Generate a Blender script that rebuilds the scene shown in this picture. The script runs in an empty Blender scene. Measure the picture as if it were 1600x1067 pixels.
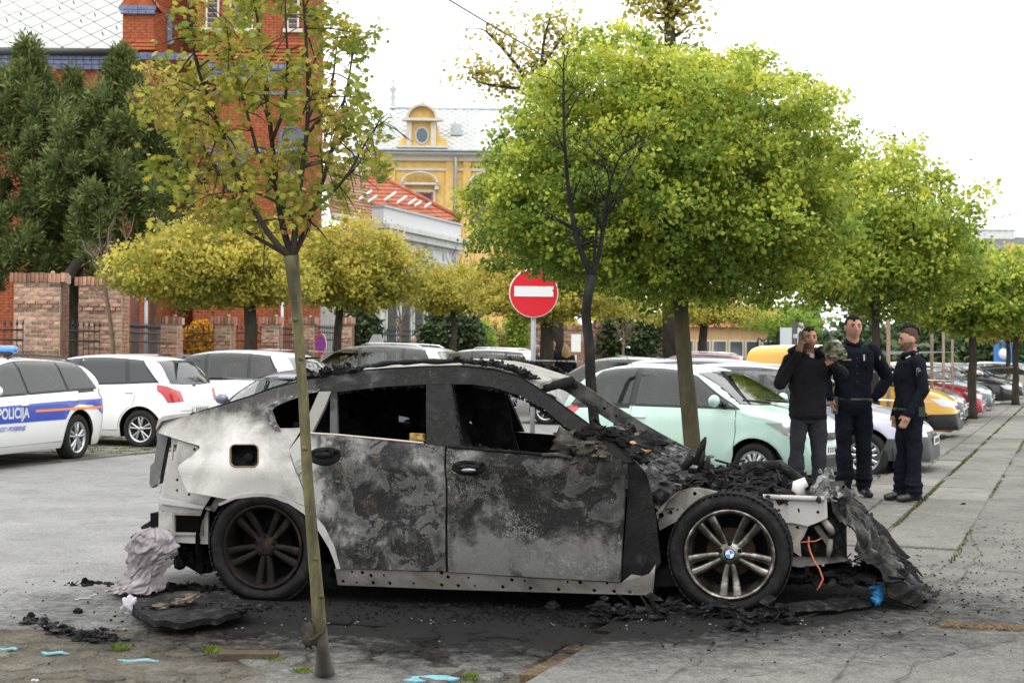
import bpy, bmesh, math, random
import numpy as np
from mathutils import Vector, Matrix, noise
from mathutils.geometry import delaunay_2d_cdt
R = math.radians
rnd = random.Random(7)
nrs = np.random.RandomState(11)
S = bpy.context.scene
COL = S.collection
# ------------------------------------------------------------ camera, sky, sun, exposure
F_PX, CX, CY, EYE = 2222.0, 800.0, 533.5, 1.56
_p, _r = math.atan(21.5 / F_PX), 0.0105
_w = Vector((0, math.cos(_p), math.sin(_p)))
_u0 = Vector((0, -math.sin(_p), math.cos(_p)))
CAMR = Vector((1, 0, 0)) * math.cos(_r) + _u0 * math.sin(_r)
CAMU = -Vector((1, 0, 0)) * math.sin(_r) + _u0 * math.cos(_r)
CAMW = _w
cam_d = bpy.data.cameras.new('camera')
cam = bpy.data.objects.new('camera', cam_d)
COL.objects.link(cam)
cam_d.sensor_width = 36.0
cam_d.lens = 36.0 * F_PX / 1600.0
cam_d.clip_end = 2000
cam_d.clip_start = 0.05
cam.matrix_world = Matrix((
 (CAMR.x, CAMU.x, -CAMW.x, 0), (CAMR.y, CAMU.y, -CAMW.y, 0), (CAMR.z, CAMU.z, -CAMW.z, EYE), (0, 0, 0, 1)))
cam_d.dof.use_dof = True
cam_d.dof.focus_distance = 8.6
cam_d.dof.aperture_fstop = 6.3
S.camera = cam
world = bpy.data.worlds.new('World')
S.world = world
world.use_nodes = True
wn, wl = world.node_tree.nodes, world.node_tree.links
wn.clear()
w_out = wn.new('ShaderNodeOutputWorld'); w_bg = wn.new('ShaderNodeBackground')
w_sky = wn.new('ShaderNodeTexSky'); w_sky.sky_type = 'NISHITA'; w_sky.sun_disc = False
SUN_EL, SUN_AZ = R(58), R(200)          # azimuth clockwise from +Y
w_sky.sun_elevation = SUN_EL; w_sky.sun_rotation = SUN_AZ
w_sky.air_density = 1.0; w_sky.dust_density = 4.0
w_hsv = wn.new('ShaderNodeHueSaturation'); w_hsv.inputs['Saturation'].default_value = 0.12
w_tc = wn.new('ShaderNodeTexCoord'); w_sep = wn.new('ShaderNodeSeparateXYZ')
w_map = wn.new('ShaderNodeMapRange'); w_map.inputs['From Min'].default_value = 0.0; w_map.inputs['From Max'].default_value = 1.0
w_map.inputs['To Min'].default_value = 15.5; w_map.inputs['To Max'].default_value = 25.0
w_cl = wn.new('ShaderNodeCombineColor')
w_mul = wn.new('ShaderNodeVectorMath'); w_mul.operation = 'SCALE'
w_col = wn.new('ShaderNodeRGB'); w_col.outputs[0].default_value = (0.985, 0.995, 1.0, 1)
w_mix = wn.new('ShaderNodeMix'); w_mix.data_type = 'RGBA'; w_mix.inputs['Factor'].default_value = 0.88
wl.new(w_sky.outputs['Color'], w_hsv.inputs['Color'])
wl.new(w_tc.outputs['Generated'], w_sep.inputs[0])
wl.new(w_sep.outputs['Z'], w_map.inputs['Value'])
wl.new(w_col.outputs[0], w_mul.inputs[0]); wl.new(w_map.outputs[0], w_mul.inputs['Scale'])
wl.new(w_hsv.outputs[0], w_mix.inputs['A']); wl.new(w_mul.outputs[0], w_mix.inputs['B'])
wl.new(w_mix.outputs['Result'], w_bg.inputs['Color'])
w_bg.inputs['Strength'].default_value = 0.10
wl.new(w_bg.outputs[0], w_out.inputs[0])
sun_d = bpy.data.lights.new('sun', 'SUN'); sun_d.energy = 0.8; sun_d.angle = R(25); sun_d.color = (1.0, 0.97, 0.92)
sun = bpy.data.objects.new('sun', sun_d); COL.objects.link(sun)
_sd = Vector((math.sin(SUN_AZ) * math.cos(SUN_EL), math.cos(SUN_AZ) * math.cos(SUN_EL), math.sin(SUN_EL)))
sun.rotation_euler = (-_sd).to_track_quat('-Z', 'Y').to_euler()
S.view_settings.view_transform = 'Standard'; S.view_settings.look = 'None'
S.view_settings.exposure = 0.32; S.view_settings.gamma = 1.0
S.view_settings.use_curve_mapping = False
S.render.engine = 'CYCLES'
S.cycles.max_bounces = 6; S.cycles.diffuse_bounces = 3; S.cycles.glossy_bounces = 3
S.cycles.transmission_bounces = 4; S.cycles.transparent_max_bounces = 6
S.cycles.use_denoising = True
def ray(px, py):
 return CAMW * F_PX + CAMR * (px - CX) - CAMU * (py - CY)
def at(px, py, Y):                       # point on the line of sight at distance Y
 d = ray(px, py); return Vector((0, 0, EYE)) + d * (Y / d.y)
def gr(px, py, z=0.0):                   # where the line of sight meets level z
 d = ray(px, py); return Vector((0, 0, EYE)) + d * ((z - EYE) / d.z)
# ------------------------------------------------------------ materials
MATS = {}
def nodes(m):
 m.use_nodes = True
 return m.node_tree.nodes, m.node_tree.links, m.node_tree.nodes['Principled BSDF']
def setc(sock, c): sock.default_value = (c[0], c[1], c[2], 1)
def plain(name, c, rough=0.6, metal=0.0, coat=0.0, spec=0.5, emit=None, alpha=1.0):
 if name in MATS: return MATS[name]
 m = bpy.data.materials.new(name); N, L, b = nodes(m)
 setc(b.inputs['Base Color'], c); b.inputs['Roughness'].default_value = rough
 b.inputs['Metallic'].default_value = metal; b.inputs['Coat Weight'].default_value = coat
 b.inputs['Specular IOR Level'].default_value = spec
 if coat: b.inputs['Coat Roughness'].default_value = 0.04
 MATS[name] = m; return m
def ramp(N, L, fac, stops):
 r = N.new('ShaderNodeValToRGB'); e = r.color_ramp.elements
 while len(e) < len(stops): e.new(0.5)
 for i, (p, c) in enumerate(stops):
  e[i].position = p; e[i].color = (c[0], c[1], c[2], 1) if not isinstance(c, (int, float)) else (c, c, c, 1)
 L.new(fac, r.inputs[0]); return r.outputs[0]
def tex_noise(N, L, vec, scale, detail=4, rough=0.6, dist=0.0, out='Fac'):
 t = N.new('ShaderNodeTexNoise'); t.inputs['Scale'].default_value = scale
 t.inputs['Detail'].default_value = detail; t.inputs['Roughness'].default_value = rough
 t.inputs['Distortion'].default_value = dist
 if vec is not None: L.new(vec, t.inputs['Vector'])
 return t.outputs[out]
def mixc(N, L, fac, a, b, mode='MIX'):
 m = N.new('ShaderNodeMix'); m.data_type = 'RGBA'; m.blend_type = mode
 for sock, v in ((m.inputs['Factor'], fac), (m.inputs['A'], a), (m.inputs['B'], b)):
  if isinstance(v, (int, float)): sock.default_value = v
  elif isinstance(v, tuple): sock.default_value = (v[0], v[1], v[2], 1)
  else: L.new(v, sock)
 return m.outputs['Result']
def math_(N, L, op, a, b=None, clamp=False):
 m = N.new('ShaderNodeMath'); m.operation = op; m.use_clamp = clamp
 for i, v in enumerate((a, b)):
  if v is None: continue
  if isinstance(v, (int, float)): m.inputs[i].default_value = v
  else: L.new(v, m.inputs[i])
 return m.outputs[0]
def coords(N, L, which='Object', scale=None):
 t = N.new('ShaderNodeTexCoord'); o = t.outputs[which]
 if scale:
  mp = N.new('ShaderNodeMapping'); mp.inputs['Scale'].default_value = scale
  L.new(o, mp.inputs[0]); o = mp.outputs[0]
 return o
def bump(N, L, b, h, strength=0.3, dist=0.01):
 n = N.new('ShaderNodeBump'); n.inputs['Strength'].default_value = strength; n.inputs['Distance'].default_value = dist
 L.new(h, n.inputs['Height']); L.new(n.outputs[0], b.inputs['Normal'])
def mottled(name, c1, c2, scale=6.0, rough=0.85, bmp=0.3, bdist=0.01, metal=0.0, c3=None, detail=6, which='Object', stretch=None, rand=0.0):
 """two or three colours mixed by noise with fine relief"""
 if name in MATS: return MATS[name]
 m = bpy.data.materials.new(name); N, L, b = nodes(m)
 v = coords(N, L, which, stretch)
 n1 = tex_noise(N, L, v, scale, detail, 0.65)
 stops = [(0.32, c1), (0.68, c2)] if c3 is None else [(0.3, c1), (0.52, c2), (0.72, c3)]
 col = ramp(N, L, n1, stops)
 if rand:
  oi = N.new('ShaderNodeObjectInfo')
  h = N.new('ShaderNodeHueSaturation')
  L.new(math_(N, L, 'ADD', math_(N, L, 'MULTIPLY', oi.outputs['Random'], rand), 1 - rand / 2), h.inputs['Value'])
  L.new(col, h.inputs['Color']); col = h.outputs[0]
 L.new(col, b.inputs['Base Color'])
 b.inputs['Specular IOR Level'].default_value = 0.5 if metal > .2 else (0.08 if rough >= .5 else 0.35)
 b.inputs['Roughness'].default_value = rough; b.inputs['Metallic'].default_value = metal
 n2 = tex_noise(N, L, v, scale * 9, 5, 0.7)
 bump(N, L, b, n2, bmp, bdist)
 MATS[name] = m; return m
# ------------------------------------------------------------ mesh building
class MB:
 def __init__(s): s.v = []; s.f = []; s.m = []; s.smooth = []
 def add(s, vs, fs, mi=0, smooth=False):
  o = len(s.v); s.v.extend([tuple(q) for q in vs])
  for f in fs: s.f.append(tuple(i + o for i in f)); s.m.append(mi); s.smooth.append(smooth)
 def box(s, c, size, rz=0.0, mi=0, rot=None, taper=1.0):
  hx, hy, hz = size[0] / 2, size[1] / 2, size[2] / 2
  M = Matrix.Rotation(rz, 3, 'Z') if rot is None else rot
  vs = []
  for z in (-hz, hz):
   k = taper if z > 0 else 1.0
   for x, y in ((-hx * k, -hy * k), (hx * k, -hy * k), (hx * k, hy * k), (-hx * k, hy * k)):
    vs.append(Vector(c) + M @ Vector((x, y, z)))
  s.add(vs, [(0, 3, 2, 1), (4, 5, 6, 7), (0, 1, 5, 4), (1, 2, 6, 5), (2, 3, 7, 6), (3, 0, 4, 7)], mi)
 def tube(s, pts, rad, n=8, mi=0, cap=True, smooth=True, jitter=0.0):
  pts = [Vector(p) for p in pts]
  if not hasattr(rad, '__len__'): rad = [rad] * len(pts)
  vs, fs = [], []
  up = Vector((0.13, 0.31, 1)).normalized()
  prev = None
  for i, p in enumerate(pts):
   a = pts[max(0, i - 1)]; b = pts[min(len(pts) - 1, i + 1)]
   t = (b - a).normalized() if (b - a).length > 1e-9 else Vector((0, 0, 1))
   if prev is None:
    x = t.cross(up)
    if x.length < 1e-3: x = t.cross(Vector((1, 0, 0)))
    x.normalize()
   else:
    x = (prev - t * prev.dot(t)).normalized()
   prev = x; y = t.cross(x)
   for k in range(n):
    a_ = 2 * math.pi * k / n
    rr = rad[i] * (1 + jitter * rnd.uniform(-1, 1))
    vs.append(p + (x * math.cos(a_) + y * math.sin(a_)) * rr)
  for i in range(len(pts) - 1):
   for k in range(n):
    k2 = (k + 1) % n
    fs.append((i * n + k, i * n + k2, (i + 1) * n + k2, (i + 1) * n + k))
  if cap:
   fs.append(tuple(range(n - 1, -1, -1))); o = (len(pts) - 1) * n
   fs.append(tuple(o + k for k in range(n)))
  s.add(vs, fs, mi, smooth)
 def cyl(s, a, b, r, n=16, mi=0, smooth=True, r2=None): s.tube([a, b], [r, r if r2 is None else r2], n, mi, True, smooth)
 def lathe(s, prof, origin, axis='y', n=40, mi=0, smooth=True, M=None, closed=False):
  vs, fs = [], []
  for (r, h) in prof:
   for k in range(n):
    a = 2 * math.pi * k / n
    if axis == 'y': p = Vector((r * math.cos(a), h, r * math.sin(a)))
    elif axis == 'z': p = Vector((r * math.cos(a), r * math.sin(a), h))
    else: p = Vector((h, r * math.cos(a), r * math.sin(a)))
    if M is not None: p = M @ p
    vs.append(Vector(origin) + p)
  m = len(prof)
  for i in range(m - (0 if closed else 1)):
   j = (i + 1) % m
   for k in range(n):
    k2 = (k + 1) % n
    fs.append((i * n + k, i * n + k2, j * n + k2, j * n + k))
  s.add(vs, fs, mi, smooth)
 def ball(s, c, r, n=12, m=8, mi=0, smooth=True, disp=0.0, freq=3.0, seed=0):
  vs, fs = [], []
  if not hasattr(r, '__len__'): r = (r, r, r)
  for i in range(m + 1):
   th = math.pi * i / m
   for k in range(n):
    a = 2 * math.pi * k / n
    d = Vector((math.sin(th) * math.cos(a), math.sin(th) * math.sin(a), math.cos(th)))
    q = 1.0
    if disp: q += disp * noise.noise(d * freq + Vector((seed, seed * 1.7, 0))) * 2
    vs.append(Vector(c) + Vector((d.x * r[0], d.y * r[1], d.z * r[2])) * q)
  for i in range(m):
   for k in range(n):
    k2 = (k + 1) % n
    fs.append((i * n + k, (i + 1) * n + k, (i + 1) * n + k2, i * n + k2))
  s.add(vs, fs, mi, smooth)
 def grid(s, P, mi=0, smooth=True, flip=False):
  """P: 2D list of points"""
  a, b = len(P), len(P[0]); vs = [q for row in P for q in row]; fs = []
  for i in range(a - 1):
   for j in range(b - 1):
    f = (i * b + j, i * b + j + 1, (i + 1) * b + j + 1, (i + 1) * b + j)
    fs.append(f[::-1] if flip else f)
  s.add(vs, fs, mi, smooth)
 def prism(s, poly, dvec, mi=0):
  """extrude a 3D polygon along dvec"""
  n = len(poly); vs = [Vector(p) for p in poly] + [Vector(p) + Vector(dvec) for p in poly]
  fs = [tuple(range(n - 1, -1, -1)), tuple(range(n, 2 * n))] + [(i, (i + 1) % n, (i + 1) % n + n, i + n) for i in range(n)]
  s.add(vs, fs, mi)
 def build(s, name, mats, parent=None, loc=None, mesh_only=False):
  me = bpy.data.meshes.new(name)
  me.from_pydata(s.v, [], s.f)
  if not isinstance(mats, (list, tuple)): mats = [mats]
  for m in mats: me.materials.append(m)
  me.polygons.foreach_set('material_index', s.m)
  me.polygons.foreach_set('use_smooth', s.smooth)
  me.update()
  if mesh_only: return me
  return link(name, me, parent, loc)
def split(mb, name, mats, parent=None):
 """every loose piece of mb becomes an object of its own"""
 par = list(range(len(mb.v)))
 def root(i):
  while par[i] != i: par[i] = par[par[i]]; i = par[i]
  return i
 for f in mb.f:
  for i in f[1:]: par[root(i)] = root(f[0])
 gs = {}
 for k, f in enumerate(mb.f): gs.setdefault(root(f[0]), []).append(k)
 for ks in gs.values():
  m = MB(); ix = {}
  for k in ks:
   fn = []
   for i in mb.f[k]:
    if i not in ix: ix[i] = len(m.v); m.v.append(mb.v[i])
    fn.append(ix[i])
   m.f.append(tuple(fn)); m.m.append(mb.m[k]); m.smooth.append(mb.smooth[k])
  m.build(name, mats, parent)
def link(name, me, parent=None, loc=None):
 o = bpy.data.objects.new(name, me); COL.objects.link(o)
 if parent is not None: o.parent = parent
 if loc is not None: o.location = loc
 return o
def tag(o, label=None, cat=None, group=None, kind=None):
 if label: o['label'] = label
 if cat: o['category'] = cat
 if group: o['group'] = group
 if kind: o['kind'] = kind
 return o
def empty(name, M=None, loc=None, label=None, cat=None, group=None):
 o = bpy.data.objects.new(name, None); COL.objects.link(o); o.empty_display_size = 0.2
 if M is not None: o.matrix_world = M
 if loc is not None: o.location = loc
 return tag(o, label, cat, group)
def clone(o, parent=None):
 c = o.copy(); COL.objects.link(c)
 if parent is not None: c.parent = parent
 for ch in list(o.children): clone(ch, c)
 return c
def inside(poly, x, y):
 c = False; n = len(poly); j = n - 1
 for i in range(n):
  xi, yi = poly[i]; xj, yj = poly[j]
  if (yi > y) != (yj > y) and x < (xj - xi) * (y - yi) / (yj - yi) + xi: c = not c
  j = i
 return c
def resample(poly, step, closed=True):
 out = []; n = len(poly)
 for i in range(n if closed else n - 1):
  a = Vector(poly[i]); b = Vector(poly[(i + 1) % n]); k = max(1, int(math.ceil((b - a).length / step)))
  for q in range(k): out.append(tuple(a.lerp(b, q / k)))
 if not closed: out.append(tuple(poly[-1]))
 return out
def chaikin(poly, it=1, closed=True):
 for _ in range(it):
  out = []; n = len(poly)
  for i in range(n if closed else n - 1):
   a = Vector(poly[i]); b = Vector(poly[(i + 1) % n])
   out += [tuple(a * 0.75 + b * 0.25), tuple(a * 0.25 + b * 0.75)]
  poly = out
 return poly
def cdt(outline, holes=(), g=0.05):
 """triangulate a 2D polygon with holes and interior grid points"""
 o = resample(outline, g); pts = [Vector(p) for p in o]; edges = [(i, (i + 1) % len(o)) for i in range(len(o))]
 hs = []
 for h in holes:
  hh = resample(h, g); s0 = len(pts); pts += [Vector(p) for p in hh]
  edges += [(s0 + i, s0 + (i + 1) % len(hh)) for i in range(len(hh))]; hs.append(hh)
 xs = [p[0] for p in o]; ys = [p[1] for p in o]
 nx = int((max(xs) - min(xs)) / g) + 1; ny = int((max(ys) - min(ys)) / g) + 1
 bx = [p.copy() for p in pts]
 cells = {}
 for p in bx: cells.setdefault((int(p.x / g), int(p.y / g)), []).append(p)
 for i in range(nx + 1):
  for j in range(ny + 1):
   x = min(xs) + (i + 0.5 * (j % 2)) * g; y = min(ys) + (j + 0.5) * g * 0.9
   if not inside(o, x, y) or any(inside(h, x, y) for h in hs): continue
   cx, cy = int(x / g), int(y / g); ok = True
   for a in (-1, 0, 1):
    for b in (-1, 0, 1):
     for p in cells.get((cx + a, cy + b), ()):
      if (p.x - x) ** 2 + (p.y - y) ** 2 < (g * 0.45) ** 2: ok = False
   if ok: pts.append(Vector((x, y)))
 r = delaunay_2d_cdt(pts, edges, [], 0, 1e-6)
 V, Fc = r[0], r[2]
 V = [tuple(v) for v in V]; out = []
 for f in Fc:
  cx = sum(V[i][0] for i in f) / len(f); cy = sum(V[i][1] for i in f) / len(f)
  if inside(o, cx, cy) and not any(inside(h, cx, cy) for h in hs): out.append(tuple(f))
 return V, out
def shell(mb, outline, holes, pos, thick, g=0.05, mi=0, flip=False, smooth=True):
 """a panel: outline in (u,v), pos(u,v,depth) -> point; thick gives it real thickness"""
 V, T = cdt(outline, holes, g)
 a = [pos(u, v, 0.0) for u, v in V]; 
 n = len(V); fs = [t[::-1] if flip else t for t in T]
 if thick:
  b = [pos(u, v, thick) for u, v in V]
  cnt = {}
  for t in T:
   for i in range(len(t)): e = (t[i], t[(i + 1) % len(t)]); cnt[e] = cnt.get(e, 0) + 1
  rim = [e for e in cnt if (e[1], e[0]) not in cnt]
  mb.add(a + b, fs + [tuple(i + n for i in reversed(f)) for f in fs], mi, smooth)
  o = len(mb.v) - 2 * n
  for (i, j) in rim:
   q = [a[j], a[i], b[i], b[j]]
   mb.add(q, [(3, 2, 1, 0) if flip else (0, 1, 2, 3)], mi)
 else: mb.add(a, fs, mi, smooth)
def lerp_tab(tab, x):
 if x <= tab[0][0]: return tab[0][1]
 for (a, b), (c, d) in zip(tab, tab[1:]):
  if x <= c: return b + (d - b) * (x - a) / (c - a) if c > a else d
 return tab[-1][1]
def smooth_tab(tab, x):
 """Catmull-Rom through a table"""
 n = len(tab)
 if x <= tab[0][0]: return tab[0][1]
 if x >= tab[-1][0]: return tab[-1][1]
 for i in range(n - 1):
  if x <= tab[i + 1][0]:
   x0, y0 = tab[i]; x1, y1 = tab[i + 1]
   h = x1 - x0
   m0 = (y1 - tab[i - 1][1]) / (x1 - tab[i - 1][0]) if i > 0 else (y1 - y0) / h
   m1 = (tab[i + 2][1] - y0) / (tab[i + 2][0] - x0) if i < n - 2 else (y1 - y0) / h
   s_ = (y1 - y0) / h
   if s_ == 0: m0 = m1 = 0
   else:
    m0 = 0 if m0 / s_ < 0 else s_ * min(3, m0 / s_); m1 = 0 if m1 / s_ < 0 else s_ * min(3, m1 / s_)
   t = (x - x0) / h
   return (2*t**3-3*t*t+1)*y0+(t**3-2*t*t+t)*h*m0+(-2*t**3+3*t*t)*y1+(t**3-t*t)*h*m1
def sstep(a, b, x):
 t = min(1, max(0, (x - a) / (b - a))); return t * t * (3 - 2 * t)
def circle2(cx, cy, r, n=10): return [(cx + r * math.cos(2 * math.pi * i / n), cy + r * math.sin(2 * math.pi * i / n)) for i in range(n)]
def rrect(x0, y0, x1, y1, r, n=4):
 out = []
 for cx, cy, a0 in ((x1 - r, y1 - r, 0), (x0 + r, y1 - r, 90), (x0 + r, y0 + r, 180), (x1 - r, y0 + r, 270)):
  for i in range(n + 1):
   a = R(a0 + 90 * i / n); out.append((cx + r * math.cos(a), cy + r * math.sin(a)))
 return out
# ------------------------------------------------------------ ground
DV = Vector((math.sin(R(21.5)), math.cos(R(21.5)), 0))     # along the street
DN = Vector((DV.y, -DV.x, 0))                              # across it, to the pavement side
PZ = 0.08
K0 = gr(990, 985, 0.0)                                     # a point on the kerb
def st(a, c, z=0.0):                                       # a metres along the street, c metres across from the kerb
 p = K0 + DV * a + DN * c; return Vector((p.x, p.y, z))
def soot(N, L, col, rough_sock=None, rx=2.8, ry=1.5, cx=0.15, cy=8.55, black=(0.009, 0.009, 0.0095)):
 """burnt residue spread round the wreck"""
 g = N.new('ShaderNodeNewGeometry')
 n = tex_noise(N, L, g.outputs['Position'], 1.6, 5, 0.7)
 n3 = tex_noise(N, L, g.outputs['Position'], 14.0, 6, 0.8)
 mp = N.new('ShaderNodeMapping'); mp.inputs['Location'].default_value = (-cx / rx, -cy / ry, 0)
 mp.inputs['Scale'].default_value = (1 / rx, 1 / ry, 0)
 L.new(g.outputs['Position'], mp.inputs[0])
 ln = N.new('ShaderNodeVectorMath'); ln.operation = 'LENGTH'; L.new(mp.outputs[0], ln.inputs[0])
 d = math_(N, L, 'ADD', ln.outputs['Value'], math_(N, L, 'MULTIPLY', math_(N, L, 'SUBTRACT', n, 0.5), 0.9))
 d = math_(N, L, 'ADD', d, math_(N, L, 'MULTIPLY', math_(N, L, 'SUBTRACT', n3, 0.5), 1.1))
 m = N.new('ShaderNodeMapRange'); m.inputs['From Min'].default_value = 0.72; m.inputs['From Max'].default_value = 1.30
 m.inputs['To Min'].default_value = 0.96; m.inputs['To Max'].default_value = 0.0
 L.new(d, m.inputs['Value'])
 return mixc(N, L, m.outputs[0], col, black), m.outputs[0]
def ground_mat(name, c1, c2, c3, scale=1.2, rough=0.9, speck=True, bmp=0.35, rand=0.0, blk=None):
 m = bpy.data.materials.new(name); N, L, b = nodes(m)
 g = N.new('ShaderNodeNewGeometry'); P = g.outputs['Position']
 n1 = tex_noise(N, L, P, scale, 7, 0.7)
 col = ramp(N, L, n1, [(0.3, c1), (0.5, c2), (0.7, c3)])
 fine = tex_noise(N, L, P, 75, 5, 0.85)
 col = mixc(N, L, 0.75, col, ramp(N, L, fine, [(0.36, 0.35), (0.55, 1.0), (0.70, 1.7)]), 'MULTIPLY')
 if speck:
  v = N.new('ShaderNodeTexVoronoi'); v.inputs['Scale'].default_value = 55; L.new(P, v.inputs['Vector'])
  v2 = ramp(N, L, v.outputs['Color'], [(0.0, 0.72), (1.0, 1.22)])
  col = mixc(N, L, 0.6, col, v2, 'MULTIPLY')
 st_ = tex_noise(N, L, P, 3.3, 8, 0.75)
 col = mixc(N, L, ramp(N, L, st_, [(0.54, 0.0), (0.68, 0.6)]), col, (c1[0] * 0.45, c1[1] * 0.44, c1[2] * 0.42))
 if rand:
  oi = N.new('ShaderNodeObjectInfo'); h = N.new('ShaderNodeHueSaturation')
  L.new(math_(N, L, 'ADD', math_(N, L, 'MULTIPLY', oi.outputs['Random'], rand), 1 - rand / 2), h.inputs['Value'])
  L.new(col, h.inputs['Color']); col = h.outputs[0]
 col, msk = soot(N, L, col)
 L.new(col, b.inputs['Base Color']); b.inputs['Roughness'].default_value = rough; b.inputs['Specular IOR Level'].default_value = 0.08
 n2 = tex_noise(N, L, P, 60, 6, 0.8)
 hh = math_(N, L, 'ADD', n2, math_(N, L, 'MULTIPLY', tex_noise(N, L, P, 9, 4, 0.6), 2.0))
 bump(N, L, b, hh, bmp * 1.6, 0.02)
 MATS[name] = m; return m
M_ASPH = ground_mat('worn_asphalt', (0.215, 0.213, 0.206), (0.265, 0.263, 0.255), (0.31, 0.307, 0.298))
M_PAVE = ground_mat('pavement_asphalt', (0.14, 0.136, 0.125), (0.185, 0.18, 0.165), (0.235, 0.228, 0.205), scale=1.7)
M_SLAB = ground_mat('concrete_slab', (0.17, 0.162, 0.146), (0.215, 0.206, 0.188), (0.26, 0.25, 0.225), scale=1.1, rand=0.3)
M_SAND = ground_mat('sandy_soil', (0.13, 0.115, 0.088), (0.20, 0.178, 0.14), (0.28, 0.25, 0.20), scale=3.0, bmp=0.8)
M_COBB = ground_mat('cobble_stone', (0.15, 0.137, 0.11), (0.225, 0.205, 0.168), (0.31, 0.285, 0.235), scale=2.5, rand=0.5, bmp=0.9)
M_PAVER = ground_mat('grey_paver', (0.14, 0.135, 0.125), (0.17, 0.163, 0.15), (0.20, 0.19, 0.175), scale=4, rand=0.35)
M_KERB = ground_mat('kerb_brick', (0.12, 0.085, 0.05), (0.17, 0.12, 0.07), (0.20, 0.15, 0.095), scale=4, rand=0.35)
M_GRASSP = ground_mat('grass_paver', (0.15, 0.145, 0.115), (0.20, 0.19, 0.155), (0.26, 0.25, 0.20), scale=2.0, rand=0.3)
M_MOSS = mottled('moss_green', (0.05, 0.07, 0.018), (0.11, 0.13, 0.035), 25, 0.95, 0.8)
M_GRASS = mottled('grass_blade', (0.06, 0.10, 0.015), (0.14, 0.20, 0.03), 15, 0.8, 0.1)
M_CYAN = mottled('cyan_spray_paint', (0.14, 0.17, 0.16), (0.17, 0.40, 0.48), 26, 0.9, 0.6, c3=(0.26, 0.24, 0.20))
def sheet(name, pts, z, mat, nsub=1, label=None):
 mb = MB(); mb.add([(p[0], p[1], z) for p in pts], [tuple(range(len(pts)))], 0)
 return tag(mb.build(name, mat), label, None, None, 'structure')
sheet('ground', [(-700, -30), (900, -30), (900, 1500), (-700, 1500)], -0.03, M_ASPH)
def strip(name, a0, a1, c0, c1, z, mat, na, nc, wav=0.006):
 mb = MB()
 P = []
 for i in range(na + 1):
  a = a0 + (a1 - a0) * i / na; row = []
  for j in range(nc + 1):
   p = st(a, c0 + (c1 - c0) * j / nc)
   p.z = z + wav * noise.noise(p * 0.6)
   row.append(p)
  P.append(row)
 mb.grid(P, flip=True); return tag(mb.build(name, mat), None, None, None, 'structure')
strip('road', -12, 90, -10.8, -0.12, 0.0, M_ASPH, 204, 24)
pv = MB()
P = []
for i in range(221):
 a = -9 + 115 * i / 220; row = []
 for j in range(25):
  c = 0.02 + 9.0 * j / 24
  p = st(a, c); p.z = PZ + (0.008 * noise.noise(p * 0.8) if j > 0 else 0)
  row.append(p)
 P.append(row)
pv.grid(P, flip=True)
pv.grid([[Vector((q.x, q.y, -0.02)) for q in [r[0] for r in P]], [r[0] for r in P]], flip=True)
pavement = tag(pv.build('pavement', M_PAVE), None, None, None, 'structure')
kb = MB(); kb.box((0, 0, 0), (0.27, 0.115, 0.10)); kme = kb.build('kerb_brick', M_KERB, mesh_only=True)
kerb = tag(bpy.data.objects.new('kerb', None), None, None, None, 'structure'); COL.objects.link(kerb)
a = -4.2; i = 0
kme2 = kb.build('kerb_stone', M_SLAB, mesh_only=True)
while a < 44:
 o = link('brick', kme if a < 1.2 else kme2, kerb); p = st(a, -0.05 + rnd.uniform(-0.012, 0.012)); p.z = 0.006 + rnd.uniform(-0.012, 0.010) + (0.02 if a > 3 else 0)
 o.location = p; o.rotation_euler = (R(rnd.uniform(-3, 3)), R(rnd.uniform(-2, 2)), math.atan2(DV.y, DV.x) + R(rnd.uniform(-4, 4)))
 a += 0.285 + (rnd.random() < 0.3) * 0.2; i += 1
C1 = (gr(1420, 805, PZ) - K0).dot(DN)
C2 = (gr(1517, 830, PZ) - K0).dot(DN)
def slab_mesh(la, lc, seed):
 r_ = random.Random(seed); mb = MB(); pts = []
 for (x, y) in ((-la/2, -lc/2), (la/2, -lc/2), (la/2, lc/2), (-la/2, lc/2)):
  pts.append((x + r_.uniform(-.008, .008), y + r_.uniform(-.008, .008)))
 pp = resample(pts, 0.2)
 pp = [(x + r_.uniform(-.004, .004), y + r_.uniform(-.004, .004)) for x, y in pp]
 n = len(pp)
 bot = [(x, y, -0.03) for x, y in pp]; mid = [(x, y, -0.004) for x, y in pp]; top = [(x * 0.988, y * 0.988, 0) for x, y in pp]
 mb.add(bot + mid + top, [(i, (i+1) % n, (i+1) % n + n, i + n) for i in range(n)] + [(i+n, (i+1) % n + n, (i+1) % n + 2*n, i + 2*n) for i in range(n)] + [tuple(range(2*n, 3*n))])
 return mb.build('slab', M_SLAB, mesh_only=True)
ang = math.atan2(DV.y, DV.x)
w1 = C1 - 0.16; w2 = C2 - C1 - 0.03
sm1 = [slab_mesh(1.12, w1 / 2 - 0.02, k) for k in range(4)]; sm2 = [slab_mesh(1.36, w2, 10 + k) for k in range(4)]
for k in range(46):
 for j in (0, 1):
  a = 4.2 + k * 1.14
  o = link('slab', sm1[rnd.randrange(4)], pavement); p = st(a, 0.13 + w1 * (0.25 + 0.5 * j)); p.z = PZ + 0.016 + rnd.uniform(-0.004, 0.005); o.location = p
  o.rotation_euler = (R(rnd.uniform(-.3, .3)), R(rnd.uniform(-.3, .3)), ang)
for k in range(38):
 a = 4.4 + k * 1.38
 o = link('slab', sm2[rnd.randrange(4)], pavement); p = st(a, (C1 + C2) / 2); p.z = PZ + 0.017 + rnd.uniform(-0.004, 0.005); o.location = p
 o.rotation_euler = (R(rnd.uniform(-.3, .3)), R(rnd.uniform(-.3, .3)), ang)
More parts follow.
